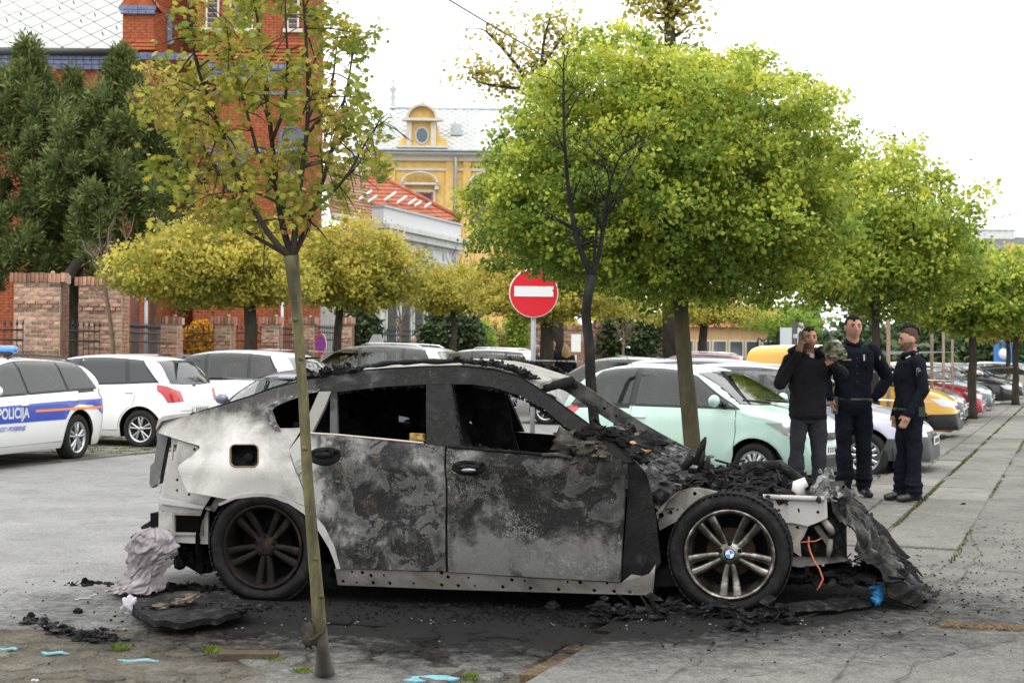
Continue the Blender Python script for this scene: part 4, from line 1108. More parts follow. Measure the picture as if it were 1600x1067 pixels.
class Body:
 def __init__(s, L_, W, H, xr, xf, top, belt, wr=.31, roofw=.74, sill=.22, flare=0.0, ends=(.22, .20)):
  s.L, s.W, s.H, s.xr, s.xf, s.top, s.belt, s.wr, s.roofw, s.sill, s.ends, s.flare = L_, W, H, xr, xf, top, belt, wr, roofw, sill, ends, flare
 def T(s, x): return smooth_tab(s.top, x)
 def B(s, x): return lerp_tab(s.belt, x)
 def Wd(s, x):
  e0, e1 = s.ends; w = s.W / 2
  if x < e0 * 2.6: t = max(0, 1 - x / (e0 * 2.6)); w -= s.W * .115 * t ** 2.6
  if x > s.L - e1 * 4: t = max(0, 1 - (s.L - x) / (e1 * 4)); w -= s.W * .19 * t ** 2.4
  return w
 def S(s, x):
  z = s.sill
  if x < .35: z += .10 * (1 - x / .35)
  if x > s.L - .35: z += .03 * (1 - (s.L - x) / .35)
  return z
 def Sa(s, x):
  z = s.S(x); r = s.wr * 1.20
  for xc in (s.xr, s.xf):
   d = abs(x - xc)
   if d < r: z = max(z, s.wr + math.sqrt(max(0, r * r - d * d)) * 1.0)
  return z
 def hw(s, x, z):
  T_ = s.T(x); S_ = s.S(x)
  if z > T_ or z < S_ - .001 or x < 0 or x > s.L: return 0.0
  zb = min(s.B(x), T_ - .11); w = s.Wd(x)
  u = (z - S_) / max(.05, zb - S_)
  sp = smooth_tab([(0, .925), (.12, .965), (.45, 1.0), (.80, .99), (.92, .972), (1.0, .945)], min(1, u))
  for xc in (s.xr, s.xf):
   d = math.hypot(x - xc, z - s.wr) / (s.wr * 1.25); sp += (.012 + s.flare) * math.exp(-((d - 1) / .16) ** 2)
  if z <= zb: return w * sp
  g = T_ - zb; t = (z - zb) / g; k = sstep(.12, .45, g)
  yb = w * .945; n = 2.4 + 12 * k
  yt = yb + (s.W / 2 * s.roofw - yb) * min(1, (z - zb) / max(.3, s.H - zb)) * (k * .9 + .1)
  return max(0.0, yt * (1 - min(1, t) ** n) ** (1 / 2.6))
 def side(s, x, z): return s.hw(x, z)
 def cast(s, y, z, front):
  y = abs(y); x = s.L if front else 0.0; st_ = -.02 if front else .02
  key = (round(z, 2), front)
  if not hasattr(s, 'mx'): s.mx = {}
  if key not in s.mx: s.mx[key] = max([s.hw((s.L - i * .04) if front else i * .04, z) for i in range(45)])
  y = min(y, .985 * s.mx[key])
  for _ in range(220):
   if s.hw(x, z) >= y: break
   x += st_
  a, b = x - st_, x
  for _ in range(9):
   m = (a + b) / 2
   if s.hw(m, z) >= y: b = m
   else: a = m
  return b
 def shell_mesh(s, mat, parent, nx=64, nz=20, side_open=(), screen_open=None):
  xs = set([0.0, s.L])
  for i in range(nx + 1): xs.add(round(s.L * i / nx, 4))
  for e in (.008, .02, .04, .07, .10): xs.add(e); xs.add(s.L - e)
  r = s.wr * 1.2
  for xc in (s.xr, s.xf):
   for i in range(19): xs.add(round(xc - r * math.cos(math.pi * i / 18), 4))
   xs.add(xc - r - .003); xs.add(xc + r + .003)
  for i in range(len(s.top) - 1):
   (a, b), (c, d) = s.top[i], s.top[i + 1]
   if abs(d - b) > .10:
    for k in range(1, 8): xs.add(round(a + (c - a) * k / 8, 4))
  xs = sorted(xs); mb = MB(); rowsL = []; rowsR = []
  for x in xs:
   T_ = s.T(x); S_ = s.Sa(x); zb = min(s.B(x), T_ - .11); row = []
   if S_ > zb - .02: S_ = zb - .02
   zs_ = [S_ + (zb - S_) * i / (nz // 2) for i in range(nz // 2)]
   for i in range(nz // 2 + 4):
    t = i / (nz // 2 + 3); zs_.append(zb + (T_ - zb) * (1 - (1 - t) ** 2.2))
   for z in zs_: row.append((s.hw(x, z - (1e-5 if z >= T_ - 1e-6 else 0)), z))
   row[-1] = (0.0, T_)
   rowsL.append([Vector((x, y, z)) for y, z in row]); rowsR.append([Vector((x, -y, z)) for y, z in row])
  mb.grid(rowsL, flip=False); mb.grid(rowsR, flip=True)
  for rw, fl in ((0, False), (-1, True)):
   L_, R_ = rowsL[rw], rowsR[rw]; mb.grid([L_, R_], smooth=False, flip=fl)
  keep = []
  for k, f in enumerate(mb.f):
   P_ = [mb.v[i] for i in f]; n_in = 0; n2 = 0
   for p in P_:
    if abs(p[1]) > .1 and any(inside(w, p[0], p[2]) for w in side_open): n_in += 1
    if screen_open and inside(screen_open, p[1], p[2]) and p[0] > s.L * .5: n2 += 1
   mx_ = max(n_in, n2)
   if mx_ == len(P_): continue
   if mx_: mb.m[k] = 1
   keep.append(k)
  mb.f = [mb.f[k] for k in keep]; mb.m = [mb.m[k] for k in keep]; mb.smooth = [mb.smooth[k] for k in keep]
  return mb.build('body', [mat, M_TRIM], parent)
 def patch(s, name, poly, mat, parent, where='side', sides=(1, -1), off=.004, g=.07, one=False, mb=None, holes=()):
  own = mb is None
  out = []
  V, Tt = cdt(poly, holes, g)
  for sg in (sides if where == 'side' else (1,)):
   m = MB() if own else mb; pts = []; nor = []
   for (u, v) in V:
    if where == 'side':
     e = .01; y = s.side(u, v); dx = (s.side(u + e, v) - s.side(u - e, v)) / (2 * e); dz = (s.side(u, v + e) - s.side(u, v - e)) / (2 * e)
     n = Vector((-dx, 1, -dz)).normalized(); p = Vector((u, y, v)) + n * off
     if sg < 0: p.y *= -1; n.y *= -1
    else:
     fr = where == 'front'; x = s.cast(u, v, fr); e = .012
     dy = (s.cast(u + e, v, fr) - s.cast(u - e, v, fr)) / (2 * e); dz = (s.cast(u, v + e, fr) - s.cast(u, v - e, fr)) / (2 * e)
     n = Vector((1, -dy, -dz)).normalized() * (1 if fr else -1); p = Vector((x, u, v)) + n * off
    pts.append(p); nor.append(n)
   fs = []
   for t in Tt:
    a, b_, c = pts[t[0]], pts[t[1]], pts[t[2]]; fn = (b_ - a).cross(c - a)
    fs.append(t if fn.dot(nor[t[0]]) > 0 else t[::-1])
   m.add(pts, fs, 0, True)
   if own:
    o = m.build(name, mat, parent)
    me = o.data
    try: me.normals_split_custom_set_from_vertices([tuple(n) for n in nor])
    except Exception: pass
    out.append(o)
  return out
def rimfan(mb, r, n, w0, w1, depth=.02, pair=0.0, y=0.0, mi=0):
 for k in range(n):
  for sg in ((-1, 1) if pair else (0,)):
   a0 = 6.2832 * k / n + math.pi / 2
   a_in = a0 + sg * pair * .45; a_out = a0 + sg * pair
   pi_ = Vector((math.cos(a_in), 0, math.sin(a_in))) * r * .16; po = Vector((math.cos(a_out), 0, math.sin(a_out))) * r * .97
   d = (po - pi_).normalized(); t = Vector((-d.z, 0, d.x))
   rows = []
   for q, (pp, ww, h) in enumerate(((pi_, w0, y - .01), (pi_.lerp(po, .5), (w0 + w1) / 2, y - .012), (po, w1, y))):
    rows.append([pp - t * ww + Vector((0, h + depth, 0)), pp - t * ww * .8 + Vector((0, h, 0)), pp + t * ww * .8 + Vector((0, h, 0)), pp + t * ww + Vector((0, h + depth, 0))])
   mb.grid(rows, mi, True, flip=True)
WHEEL_CACHE = {}
def wheel_std(parent, x, y, r, style, w=.20):
 """wheel seen from its outer side; y<0 is the right side"""
 key = (round(r, 3), style)
 if key not in WHEEL_CACHE:
  rr = r * .66
  t = MB(); t.lathe([(rr, -w * .42), (rr + .02, -w * .5), (rr + (r - rr) * .55, -w * .54), (r - .015, -w * .46), (r, -w * .30), (r, w * .30), (r - .015, w * .46), (rr, w * .45)], (0, 0, 0), 'y', 40)
  tm = t.build('tyre', M_TYRE, mesh_only=True)
  m = MB(); m.lathe([(rr + .003, -w * .46), (rr - .012, -w * .45), (rr - .022, -w * .32), (rr - .03, w * .4)], (0, 0, 0), 'y', 36)
  yy = -w * .40
  m.lathe([(0, yy - .012), (rr * .13, yy - .012), (rr * .24, yy - .004), (rr * .24, yy + .03)], (0, 0, 0), 'y', 20)
  if style == 'ten': rimfan(m, rr, 5, .010, .016, .03, .20, yy)
  elif style == 'multi': rimfan(m, rr, 10, .009, .013, .025, 0, yy)
  elif style == 'cap': rimfan(m, rr * .98, 12, .012, .034, .012, 0, yy); m.lathe([(rr * .99, yy), (rr * .90, yy - .006), (rr * .86, yy)], (0, 0, 0), 'y', 36)
  elif style == 'seven': rimfan(m, rr, 7, .014, .022, .03, 0, yy)
  else: rimfan(m, rr, 5, .02, .034, .03, 0, yy)
  rm = m.build('rim', M_RIM, mesh_only=True)
  d = MB(); d.lathe([(rr - .025, -w * .05), (0, -w * .05)], (0, 0, 0), 'y', 28)
  dm = d.build('wheel_well_disc', M_RIMD, mesh_only=True)
  WHEEL_CACHE[key] = (tm, rm, dm)
 tm, rm, dm = WHEEL_CACHE[key]
 wh = empty('wheel'); wh.parent = parent; wh.location = (x, y, r)
 if y > 0: wh.rotation_euler = (0, 0, math.pi)
 link('tyre', tm, wh); link('rim', rm, wh); link('brake_disc', dm, wh)
 return wh
def greenhouse(B, x_tail, x_cowl, slant_r, slant_f, zin=.055, top_gap=.075, n=16):
 """closed polygon of the side glass area"""
 lo = []; hi = []
 for i in range(n + 1):
  x = x_tail + (x_cowl - x_tail) * i / n; lo.append((x, B.B(x) + zin))
 for i in range(n + 1):
  x = (x_cowl - slant_f) + ((x_tail + slant_r) - (x_cowl - slant_f)) * i / n
  hi.append((x, B.T(x) - top_gap))
 return lo, hi
def clip_x(lo, hi, x0, x1):
 """the part of the band between two (possibly leaning) vertical cuts given as (x at bottom, x at top)"""
 hi2 = sorted(hi); 
 def cut(tab, a, b):
  pts = [p for p in tab if a + 1e-4 < p[0] < b - 1e-4]
  return [(a, lerp_tab(tab, a))] + pts + [(b, lerp_tab(tab, b))]
 low = cut(sorted(lo), max(x0[0], lo[0][0]), min(x1[0], lo[-1][0])); top = cut(hi2, max(x0[1], hi2[0][0]), min(x1[1], hi2[-1][0]))
 return low + top[::-1]
STYLES = {}
def style(name, **k): STYLES[name] = k
style('mini', L=3.55, W=1.63, H=1.49, xr=.62, xf=2.92, wr=.29, roofw=.72, sill=.20,
 top=[(0, .60), (.02, .82), (.10, 1.02), (.30, 1.24), (.48, 1.38), (.80, 1.465), (1.30, 1.49), (1.80, 1.46), (2.12, 1.37), (2.72, 1.04), (2.79, 1.0), (3.14, .93), (3.38, .83), (3.51, .66), (3.55, .45)],
 belt=[(0, .90), (.8, .93), (2.6, .93), (3.55, .80)], tail=.30, cowl=2.68, sr=.36, sf=.62, cuts=[1.22], pill=.10, lean=.03, screen=(1.02, 1.39), rear=(1.02, 1.36))
style('hatch', L=4.0, W=1.72, H=1.49, xr=.68, xf=3.22, wr=.31, roofw=.72, sill=.20,
 top=[(0, .55), (.02, .78), (.08, .95), (.25, 1.20), (.42, 1.38), (.80, 1.455), (1.5, 1.49), (2.1, 1.45), (2.40, 1.36), (3.02, 1.00), (3.10, .965), (3.5, .88), (3.80, .76), (3.95, .62), (4.0, .42)],
 belt=[(0, .98), (.8, .96), (2.9, .90), (4.0, .78)], tail=.42, cowl=2.98, sr=.26, sf=.66, cuts=[1.00, 1.82], pill=.07, lean=.05, screen=(1.02, 1.38), rear=(1.0, 1.36))
style('hatch_dark', L=3.95, W=1.70, H=1.51, xr=.62, xf=3.13, wr=.31, roofw=.72, sill=.19,
 top=[(0, .55), (.02, .80), (.10, .99), (.28, 1.22), (.50, 1.42), (.90, 1.485), (1.5, 1.51), (2.1, 1.47), (2.40, 1.38), (3.0, 1.03), (3.08, .99), (3.5, .90), (3.78, .78), (3.91, .62), (3.95, .42)],
 belt=[(0, 1.04), (.8, 1.00), (2.9, .92), (3.95, .80)], tail=.34, cowl=2.95, sr=.34, sf=.62, cuts=[.86, 1.72], pill=.08, lean=.10, screen=(1.05, 1.40), rear=(1.04, 1.40))
style('estate', L=4.69, W=1.83, H=1.47, xr=.98, xf=3.66, wr=.33, roofw=.72, sill=.20,
 top=[(0, .58), (.02, .82), (.10, 1.02), (.38, 1.30), (.52, 1.385), (1.0, 1.435), (1.9, 1.465), (2.5, 1.43), (2.80, 1.33), (3.50, .99), (3.60, .96), (4.15, .87), (4.50, .75), (4.64, .60), (4.69, .40)],
 belt=[(0, .98), (.9, .955), (3.4, .90), (4.69, .76)], tail=.42, cowl=3.42, sr=.22, sf=.70, cuts=[1.22, 2.22], pill=.07, lean=.06, screen=(1.02, 1.35), rear=(1.02, 1.32))
style('sedan', L=4.45, W=1.79, H=1.45, xr=.92, xf=3.55, wr=.32, roofw=.70, sill=.20,
 top=[(0, .55), (.02, .86), (.10, .98), (.45, 1.08), (.62, 1.16), (1.05, 1.38), (1.50, 1.44), (2.1, 1.45), (2.5, 1.40), (2.72, 1.32), (3.38, .98), (3.48, .95), (4.0, .86), (4.30, .73), (4.41, .58), (4.45, .40)],
 belt=[(0, .96), (.9, .95), (3.3, .89), (4.45, .74)], tail=.62, cowl=3.30, sr=.45, sf=.68, cuts=[1.32, 2.18], pill=.07, lean=.05, screen=(1.01, 1.34), rear=(1.08, 1.34))
style('suv', L=4.45, W=1.85, H=1.70, xr=.85, xf=3.50, wr=.36, roofw=.72, sill=.26,
 top=[(0, .62), (.02, .92), (.10, 1.12), (.30, 1.42), (.46, 1.60), (.9, 1.67), (1.7, 1.70), (2.4, 1.66), (2.72, 1.55), (3.25, 1.17), (3.35, 1.13), (3.9, 1.04), (4.25, .92), (4.41, .72), (4.45, .45)],
 belt=[(0, 1.16), (.8, 1.12), (3.2, 1.06), (4.45, .90)], tail=.40, cowl=3.16, sr=.26, sf=.56, cuts=[1.05, 2.0], pill=.07, lean=.06, screen=(1.20, 1.58), rear=(1.20, 1.56))
style('van', L=4.05, W=1.75, H=1.83, xr=.62, xf=3.25, wr=.31, roofw=.80, sill=.22,
 top=[(0, .55), (.02, 1.2), (.06, 1.55), (.16, 1.76), (.45, 1.81), (1.4, 1.83), (2.1, 1.80), (2.42, 1.68), (3.05, 1.12), (3.14, 1.07), (3.60, .98), (3.88, .84), (4.01, .66), (4.05, .42)],
 belt=[(0, 1.08), (.8, 1.08), (2.9, 1.02), (4.05, .86)], tail=1.30, cowl=3.02, sr=.05, sf=.56, cuts=[2.0], pill=.08, lean=.03, screen=(1.18, 1.70), rear=(1.15, 1.65))
def make_car(label, st_, M, mpaint, wheel='seven', group=None, glass=None, plate=True, rails=False, rear_dark=False, handle=None, bumper=None, name='parked_car', detail=True, lamp=True, roof_mat=None, scale=1.0, hf=1.0):
 k = STYLES[st_]
 B = Body(k['L'], k['W'], k['H'], k['xr'], k['xf'], k['top'], k['belt'], k['wr'], k['roofw'], k['sill'])
 root = empty(name, M, None, label, 'car', group)
 nx = 64 if detail else 40
 gl = glass or (M_GLASS if detail else M_GLASSO)
 ub = MB(); L_, W = k['L'], k['W']; W_in = W * .80
 ub.box((L_ / 2, 0, .33), (L_ - .25, W * .58, .24)); ub.build('underbody', M_BLACK, root)
 wb_ = MB(); wb_.box(((k['xr'] + k['xf']) / 2, 0, .30), ((k['xf'] - k['xr']) - k['wr'] * 2.5, W * .90, .16)); wb_.build('chassis', M_BLACK, root)
 ws = MB()
 for xc in (k['xr'], k['xf']):
  for sg in (-1, 1):
   arc = [Vector((xc + k['wr'] * 1.21 * math.cos(R(a)), 0, k['wr'] + k['wr'] * 1.21 * math.sin(R(a)))) for a in range(-20, 201, 20)]
   ws.grid([[p + Vector((0, sg * W * .485, 0)) for p in arc], [p + Vector((0, sg * W * .27, 0)) for p in arc]], flip=sg > 0)
 split(ws, 'wheel_housing', M_BLACK, root)
 lo, hi = greenhouse(B, k['tail'], k['cowl'], k['sr'], k['sf'])
 lo2 = [(x, z - .018) for x, z in lo]; lo2[0] = (lo2[0][0] - .03, lo2[0][1]); lo2[-1] = (lo2[-1][0] + .04, lo2[-1][1])
 hi2 = [(x, z + .016) for x, z in hi]
 g = .07 if detail else .14
 cuts = k['cuts']; edges = [(lo[0][0], hi[-1][0])] + [(c, c + k['lean']) for c in cuts] + [(lo[-1][0], hi[0][0])]
 p_ = k['pill'] / 2; wp = []
 for i in range(len(edges) - 1):
  a = edges[i]; b = edges[i + 1]
  x0 = (a[0] + (p_ if i else .02), a[1] + (p_ if i else .02)); x1 = (b[0] - (p_ if i < len(edges) - 2 else .035), b[1] - (p_ if i < len(edges) - 2 else .035))
  poly = clip_x(lo, hi, x0, x1)
  dk = rear_dark and i < len(edges) - 2
  B.patch('window', poly, M_GLASSD if dk else gl, root, off=.015, g=g)
  if detail and not dk: wp.append(poly)
 cen_ = lambda P_: (sum(q[0] for q in P_) / len(P_), sum(q[1] for q in P_) / len(P_))
 shr = []
 for P_ in wp:
  c_ = cen_(P_); shr.append([(c_[0] + (a - c_[0]) * .985, c_[1] + (b - c_[1]) * .97) for a, b in P_])
 B.patch('window_surround', lo2 + hi2, M_TRIM, root, off=.009, g=g, holes=shr)
 w0, w1 = k['W'] * .40, k['W'] * .40 * (k['roofw'] / .78) * .86; z0, z1 = k['screen']
 B.shell_mesh(mpaint, root, 96 if detail else 40, 26 if detail else 14, wp, [(-w0 + .02, z0 + .01), (w0 - .02, z0 + .01), (w1 - .02, z1 - .01), (-w1 + .02, z1 - .01)] if detail else None)
 if detail:
  xs0 = (k['xr'] + k['xf']) / 2
  for sx, ys_ in ((xs0 - .10, (-.36, .36)), (k['xr'] + .35, (-.42, .0, .42))):
   for y_ in ys_:
    m = MB(); P2 = [[Vector((sx - .05 - .16 * t - th, y_ + w_ * .23 * (1 - .2 * t), .52 + .56 * t)) for w_ in (-1, -.5, 0, .5, 1)] for th in (0,) for t in (0, .25, .5, .75, 1)]
    m.grid(P2, flip=True); m.grid([[q - Vector((.1, 0, 0)) for q in r] for r in P2]); m.grid([P2[-1], [q - Vector((.1, 0, 0)) for q in P2[-1]]], flip=True)
    for c_ in (0, 4): m.grid([[r[c_] for r in P2], [r[c_] - Vector((.1, 0, 0)) for r in P2]], flip=(c_ == 0))
    m.ball((sx - .28, y_, 1.14), (.05, .12, .085), 10, 8); m.box((sx + .18, y_, .50), (.46, .44, .14)); m.build('seat', M_SEAT, root)
  m = MB(); m.box((k['cowl'] - .12, 0, k['screen'][0] - .13), (.42, W_in, .16)); m.build('dashboard', M_TRIM, root)
  m = MB(); m.box((L_ / 2, 0, .42), (L_ - 1.3, W_in, .04)); m.build('cabin_floor', M_BLACK, root)
 def screen(nm, zz, front, mat, inset=.06):
  z0, z1 = zz; n = 8; pts = []
  def wmax(z): 
   x = B.cast(0, z, front); x += -.10 if front else .06
   return B.hw(x, z) if B.hw(x, z) > 0 else .5
  w0, w1 = k['W'] * .40, k['W'] * .40 * (k['roofw'] / .78) * .86
  return B.patch(nm, [(-w0, z0), (-w0 * .5, z0 - .015), (0, z0 - .02), (w0 * .5, z0 - .015), (w0, z0), (w1, z1), (0, z1 + .015), (-w1, z1)], mat, root, 'front' if front else 'rear', off=.008, g=g)
 screen('windscreen', k['screen'], True, M_SCREEN if detail else M_SCREENO); screen('rear_window', k['rear'], False, M_GLASSD if rear_dark else M_GLASSO)
 wl_ = MB()
 for yy in (-.45, .05):
  z0 = k['screen'][0] + .0
  pts = [(B.cast(yy + t * .5, z0 + .03 * t + .015, True) + .02, -(yy + t * .5), z0 + .03 * t + .02) for t in (0, .25, .5, .75, 1)]
  wl_.tube(pts, .009, 5)
 split(wl_, 'wiper', M_TRIM, root)
 zs0 = k['sill'] + .10
 dm = MB()
 doors = []
 for i in range(1, len(edges)):
  if st_ in ('estate', 'hatch', 'hatch_dark', 'sedan', 'suv') and i < len(edges) - (2 if len(cuts) > 1 else 1): continue
 xs_d = cuts + [k['cowl'] - .05]
 x_start = None
 if len(cuts) >= 2:
  spans = [(max(k['tail'] + .35, k['xr'] - .05), cuts[1], True), (cuts[1], k['cowl'] - .02, False)]
 else: spans = [(cuts[0], k['cowl'] - .02, False)]
 for (x0, x1, rear_) in spans:
  zt = lambda x: B.B(x) + .03
  if rear_:
   r = k['wr'] * 1.30; xc = k['xr']
   arc = []
   for i in range(7):
    a = R(12 + 12 * i); arc.append((xc + r * math.cos(a), k['wr'] + r * math.sin(a)))
   arc = [p for p in arc if p[0] > x0]
   poly = [(xc + r + .01, zs0)] + arc + [(x0, zt(x0))] + [(x0 + (x1 - x0) * i / 4, zt(x0 + (x1 - x0) * i / 4)) for i in range(1, 5)] + [(x1, zs0)]
  else:
   poly = [(x0, zs0), (x0, zt(x0))] + [(x0 + (x1 - x0) * i / 5, zt(x0 + (x1 - x0) * i / 5)) for i in range(1, 6)] + [(x1 + .02, .70), (x1 - .01, zs0 + .12), (x1 - .05, zs0)]
  cen = Vector((sum(p[0] for p in poly) / len(poly), sum(p[1] for p in poly) / len(poly)))
  big = [tuple(cen + (Vector(p) - cen) * (1 + .008 / max(.1, (Vector(p) - cen).length))) for p in poly]
  B.patch('door_seal', big, M_TRIM, root, off=.0015, g=g)
  ds = B.patch('door', poly, mpaint, root, off=.0035, g=g)
  xh = x0 + .13; zh = B.B(xh) - .10
  for j, sg in enumerate((1, -1)):
   h = MB(); y = B.side(xh, zh)
   h.tube([(xh - .08, sg * (y - .01), zh), (xh - .06, sg * (y + .022), zh + .004), (xh + .07, sg * (y + .022), zh + .004), (xh + .09, sg * (y - .01), zh)], .013, 7)
   h.build('door_handle', handle or mpaint, ds[j])
 xm = k['cowl'] - .22; zm = B.B(xm) + .10
 for sg in (1, -1):
  y = B.side(xm, zm)
  m = MB(); m.tube([(xm, sg * (y - .03), zm - .03), (xm, sg * (y + .08), zm)], .028, 8, mi=1)
  m.ball((xm - .01, sg * (y + .15), zm + .03), (.055, .105, .072), 16, 10, mi=0); m.build('mirror', [mpaint, M_TRIM], root)
 if lamp:
  for sg in (1, -1):
   f = lambda pts: [(sg * a, b) for a, b in pts]
   w = k['W'] / 2; zl = B.T(L_ - .12) - .06
   B.patch('headlight', f([(w * .52, zl - .10), (w * .86, zl - .04), (w * .93, zl + .09), (w * .80, zl + .09), (w * .60, zl + .02), (w * .50, zl - .03)]), M_LAMP, root, 'front', off=.006, g=.06)
   zr = min(B.B(.2), .98)
   B.patch('tail_light', f([(w * .60, zr - .22), (w * .90, zr - .24), (w * .955, zr - .05), (w * .93, zr + .05), (w * .80, zr - .02), (w * .62, zr - .06)]), M_RED, root, 'rear', off=.006, g=.06)
  zg = B.T(L_ - .1) - .10
  B.patch('grille', [(-.38, zg - .05), (.38, zg - .05), (.44, zg + .03), (-.44, zg + .03)], M_TRIM, root, 'front', off=.005, g=.1)
  B.patch('lower_grille', [(-.50, .30), (.50, .30), (.44, .40), (-.44, .40)], M_TRIM, root, 'front', off=.005, g=.1)
  B.patch('bumper_seam', [(-.80, .60), (.80, .60), (.80, .607), (-.80, .607)], M_TRIM, root, 'rear', off=.003, g=.2)
 if bumper:
  for wh_, sg in (('front', 1), ('rear', -1)):
   w = k['W'] / 2 * .97
   B.patch('bumper', [(-w, .26), (w, .26), (w, .54), (w * .5, .56), (-w * .5, .56), (-w, .54)], bumper, root, wh_, off=.022, g=.06)
 if plate:
  for fr in (True, False):
   z = .50 if fr else .62; x = B.cast(0, z, fr); d = .008 if fr else -.008
   p = MB(); p.box((x + d, 0, z), (.012, .52, .11)); 
   for j in range(7): p.box((x + d * 1.9, -.19 + .06 * j, z), (.003, .028, .06), mi=1)
   p.build('number_plate', [M_PLATE, M_PLATEG], root)
 for xc in (k['xr'], k['xf']):
  for sg in (-1, 1): wheel_std(root, xc, sg * (W / 2 - .115), k['wr'], wheel)
 if rails:
  for sg in (-1, 1):
   m = MB(); pts = [(x, sg * (k['W'] * .5 * k['roofw'] - .05), B.T(x) + (.03 if 0 < i < 11 else -.01)) for i, x in enumerate([k['tail'] + .35 + (k['cowl'] - 1.1 - k['tail'] - .35) * i / 11 for i in range(12)])]
   m.tube(pts, .014, 6); m.build('roof_rail', M_TRIM if rails == 'black' else M_CHROME, root)
 if bumper is None and detail:
  m = MB(); x = k['tail'] + .45; m.tube([(x, .0, B.T(x) - .01), (x - .16, 0, B.T(x) + .18)], [.006, .003], 5); m.build('antenna', M_TRIM, root)
 return root, B
def car_mat(px, Y, heading, ref, z=0.0, s=1.0):
 """place so that local point ref=(x,y) stands under pixel column px at depth Y; heading: direction of the nose (dx,dy)"""
 h = Vector((heading[0], heading[1], 0)).normalized(); l = Vector((-h.y, h.x, 0))
 d = ray(px, 560); p = Vector((d.x / d.y * Y, Y, z))
 o = p - h * ref[0] * s - l * ref[1] * s
 return Matrix(((h.x * s, l.x * s, 0, o.x), (h.y * s, l.y * s, 0, o.y), (0, 0, s, o.z), (0, 0, 0, 1)))
def hd(deg): return (math.sin(R(deg)), math.cos(R(deg)))          # compass bearing of the nose
P_WHITE = paint('white_paint', (.80, .805, .80)); P_MINT = paint('mint_paint', (.46, .66, .56)); P_SILV = paint('silver_paint', (.38, .385, .38), .35)
P_GREY = paint('grey_paint', (.13, .135, .15), .4); P_NAVY = paint('slate_blue_paint', (.12, .135, .19), .45); P_YEL = paint('yellow_paint', (.72, .38, .02))
P_RED = paint('red_paint', (.45, .02, .035)); P_DARK = paint('black_paint', (.02, .021, .026), .2); P_BEIGE = paint('cream_paint', (.48, .47, .40)); P_BLUEG = paint('steel_blue_paint', (.14, .17, .21), .4)
P_LILAC = paint('pale_lilac_paint', (.40, .40, .50), .3)
G_L = 'cars parked across the street'; G_R = 'cars parked nose to the pavement'
fiat, FB = make_car('mint green small three-door hatchback parked behind the burnt-out car, beside the thick tree trunk', 'mini', car_mat(1180, 16.5, hd(127), (2.92, -.78), s=.99), P_MINT, 'cap', G_R, handle=M_CHROME)
make_car('pale lilac hatchback with dark grey bumper, its nose behind the two uniformed men', 'hatch', car_mat(1352, 18.4, hd(113), (3.22, -.80)), P_LILAC, 'cap', G_R, bumper=M_PLAST)
make_car('dark silver hatchback whose roof shows above the mint green car', 'hatch', car_mat(1140, 20.6, hd(111), (2.0, -.80), s=1.04), P_GREY, 'seven', G_R)
make_car('light grey hatchback seen from behind the mint green car roof', 'hatch_dark', car_mat(1010, 24.5, hd(111), (.9, -.8), s=1.02), P_SILV, 'seven', G_R)
make_car('yellow delivery van with black bumper behind the uniformed men', 'van', car_mat(1425, 26.6, hd(112), (3.25, -.82)), P_YEL, 'seven', G_R, bumper=M_TRIM)
make_car('grey hatchback squeezed between the yellow van and the red car', 'hatch', car_mat(1450, 33.0, hd(112), (3.2, -.8)), P_GREY, 'seven', G_R)
make_car('red car with black grille among the cars parked along the pavement', 'sedan', car_mat(1478, 36.5, hd(112), (3.55, -.8)), P_RED, 'seven', G_R, detail=False)
make_car('steel blue hatchback parked just beyond the red car', 'hatch', car_mat(1506, 41.5, hd(112), (3.22, -.8)), P_BLUEG, 'seven', G_R, detail=False)
make_car('dark estate car two places beyond the red car', 'estate', car_mat(1535, 48, hd(112), (3.66, -.8)), P_DARK, 'seven', G_R, detail=False)
make_car('black sedan parked in front of the cream car at the right', 'sedan', car_mat(1560, 54.5, hd(112), (3.55, -.8)), P_DARK, 'seven', G_R, detail=False)
make_car('cream car with dark rear window far along the pavement', 'hatch', car_mat(1575, 62, hd(108), (2.0, -.8)), P_BEIGE, 'seven', G_R, detail=False)
make_car('silver car at the far end of the row by the pavement', 'hatch', car_mat(1594, 69, hd(112), (3.0, -.8)), P_SILV, 'seven', G_R, detail=False)
make_car('dark blue car last in the row by the pavement', 'sedan', car_mat(1600, 78, hd(112), (2.6, -.8)), P_NAVY, 'seven', G_R, detail=False)
pol, PB = make_car('white police estate car with blue stripe and blue light bar', 'estate', car_mat(114, 20.3, hd(193), (.98, .80)), P_WHITE, 'ten', None, rails='black', name='police_car', handle=M_CHROME)
pol['category'] = 'police car'
make_car('white hatchback with black-tinted rear windows and red tail lamps beside the police car', 'hatch_dark', car_mat(222, 22.9, hd(286), (.62, .79)), P_WHITE, 'ten', G_L, rear_dark=True)
make_car('white four-door car behind the slate blue car', 'hatch', car_mat(410, 25.8, hd(288), (.75, .8), s=1.08), P_WHITE, 'seven', G_L)
make_car('slate blue sedan facing the camera behind the tail of the burnt-out car', 'sedan', car_mat(341, 18.5, hd(200), (3.08, -1.04), s=.93), P_NAVY, 'seven', None)
make_car('silver estate car with roof rails behind the slate blue car', 'suv', car_mat(645, 29.0, hd(288), (.85, .85), s=1.03), P_SILV, 'multi', G_L, rails='chrome')
make_car('white sport utility car with roof rails beyond the burnt-out roof', 'suv', car_mat(803, 38.8, hd(284), (.85, .86), s=1.02), P_WHITE, 'multi', G_L, rails='chrome')
make_car('light silver hatchback between the couple talking and the mint green car', 'hatch', car_mat(1010, 31.5, hd(288), (1.0, .8), s=1.04), P_SILV, 'seven', G_L)
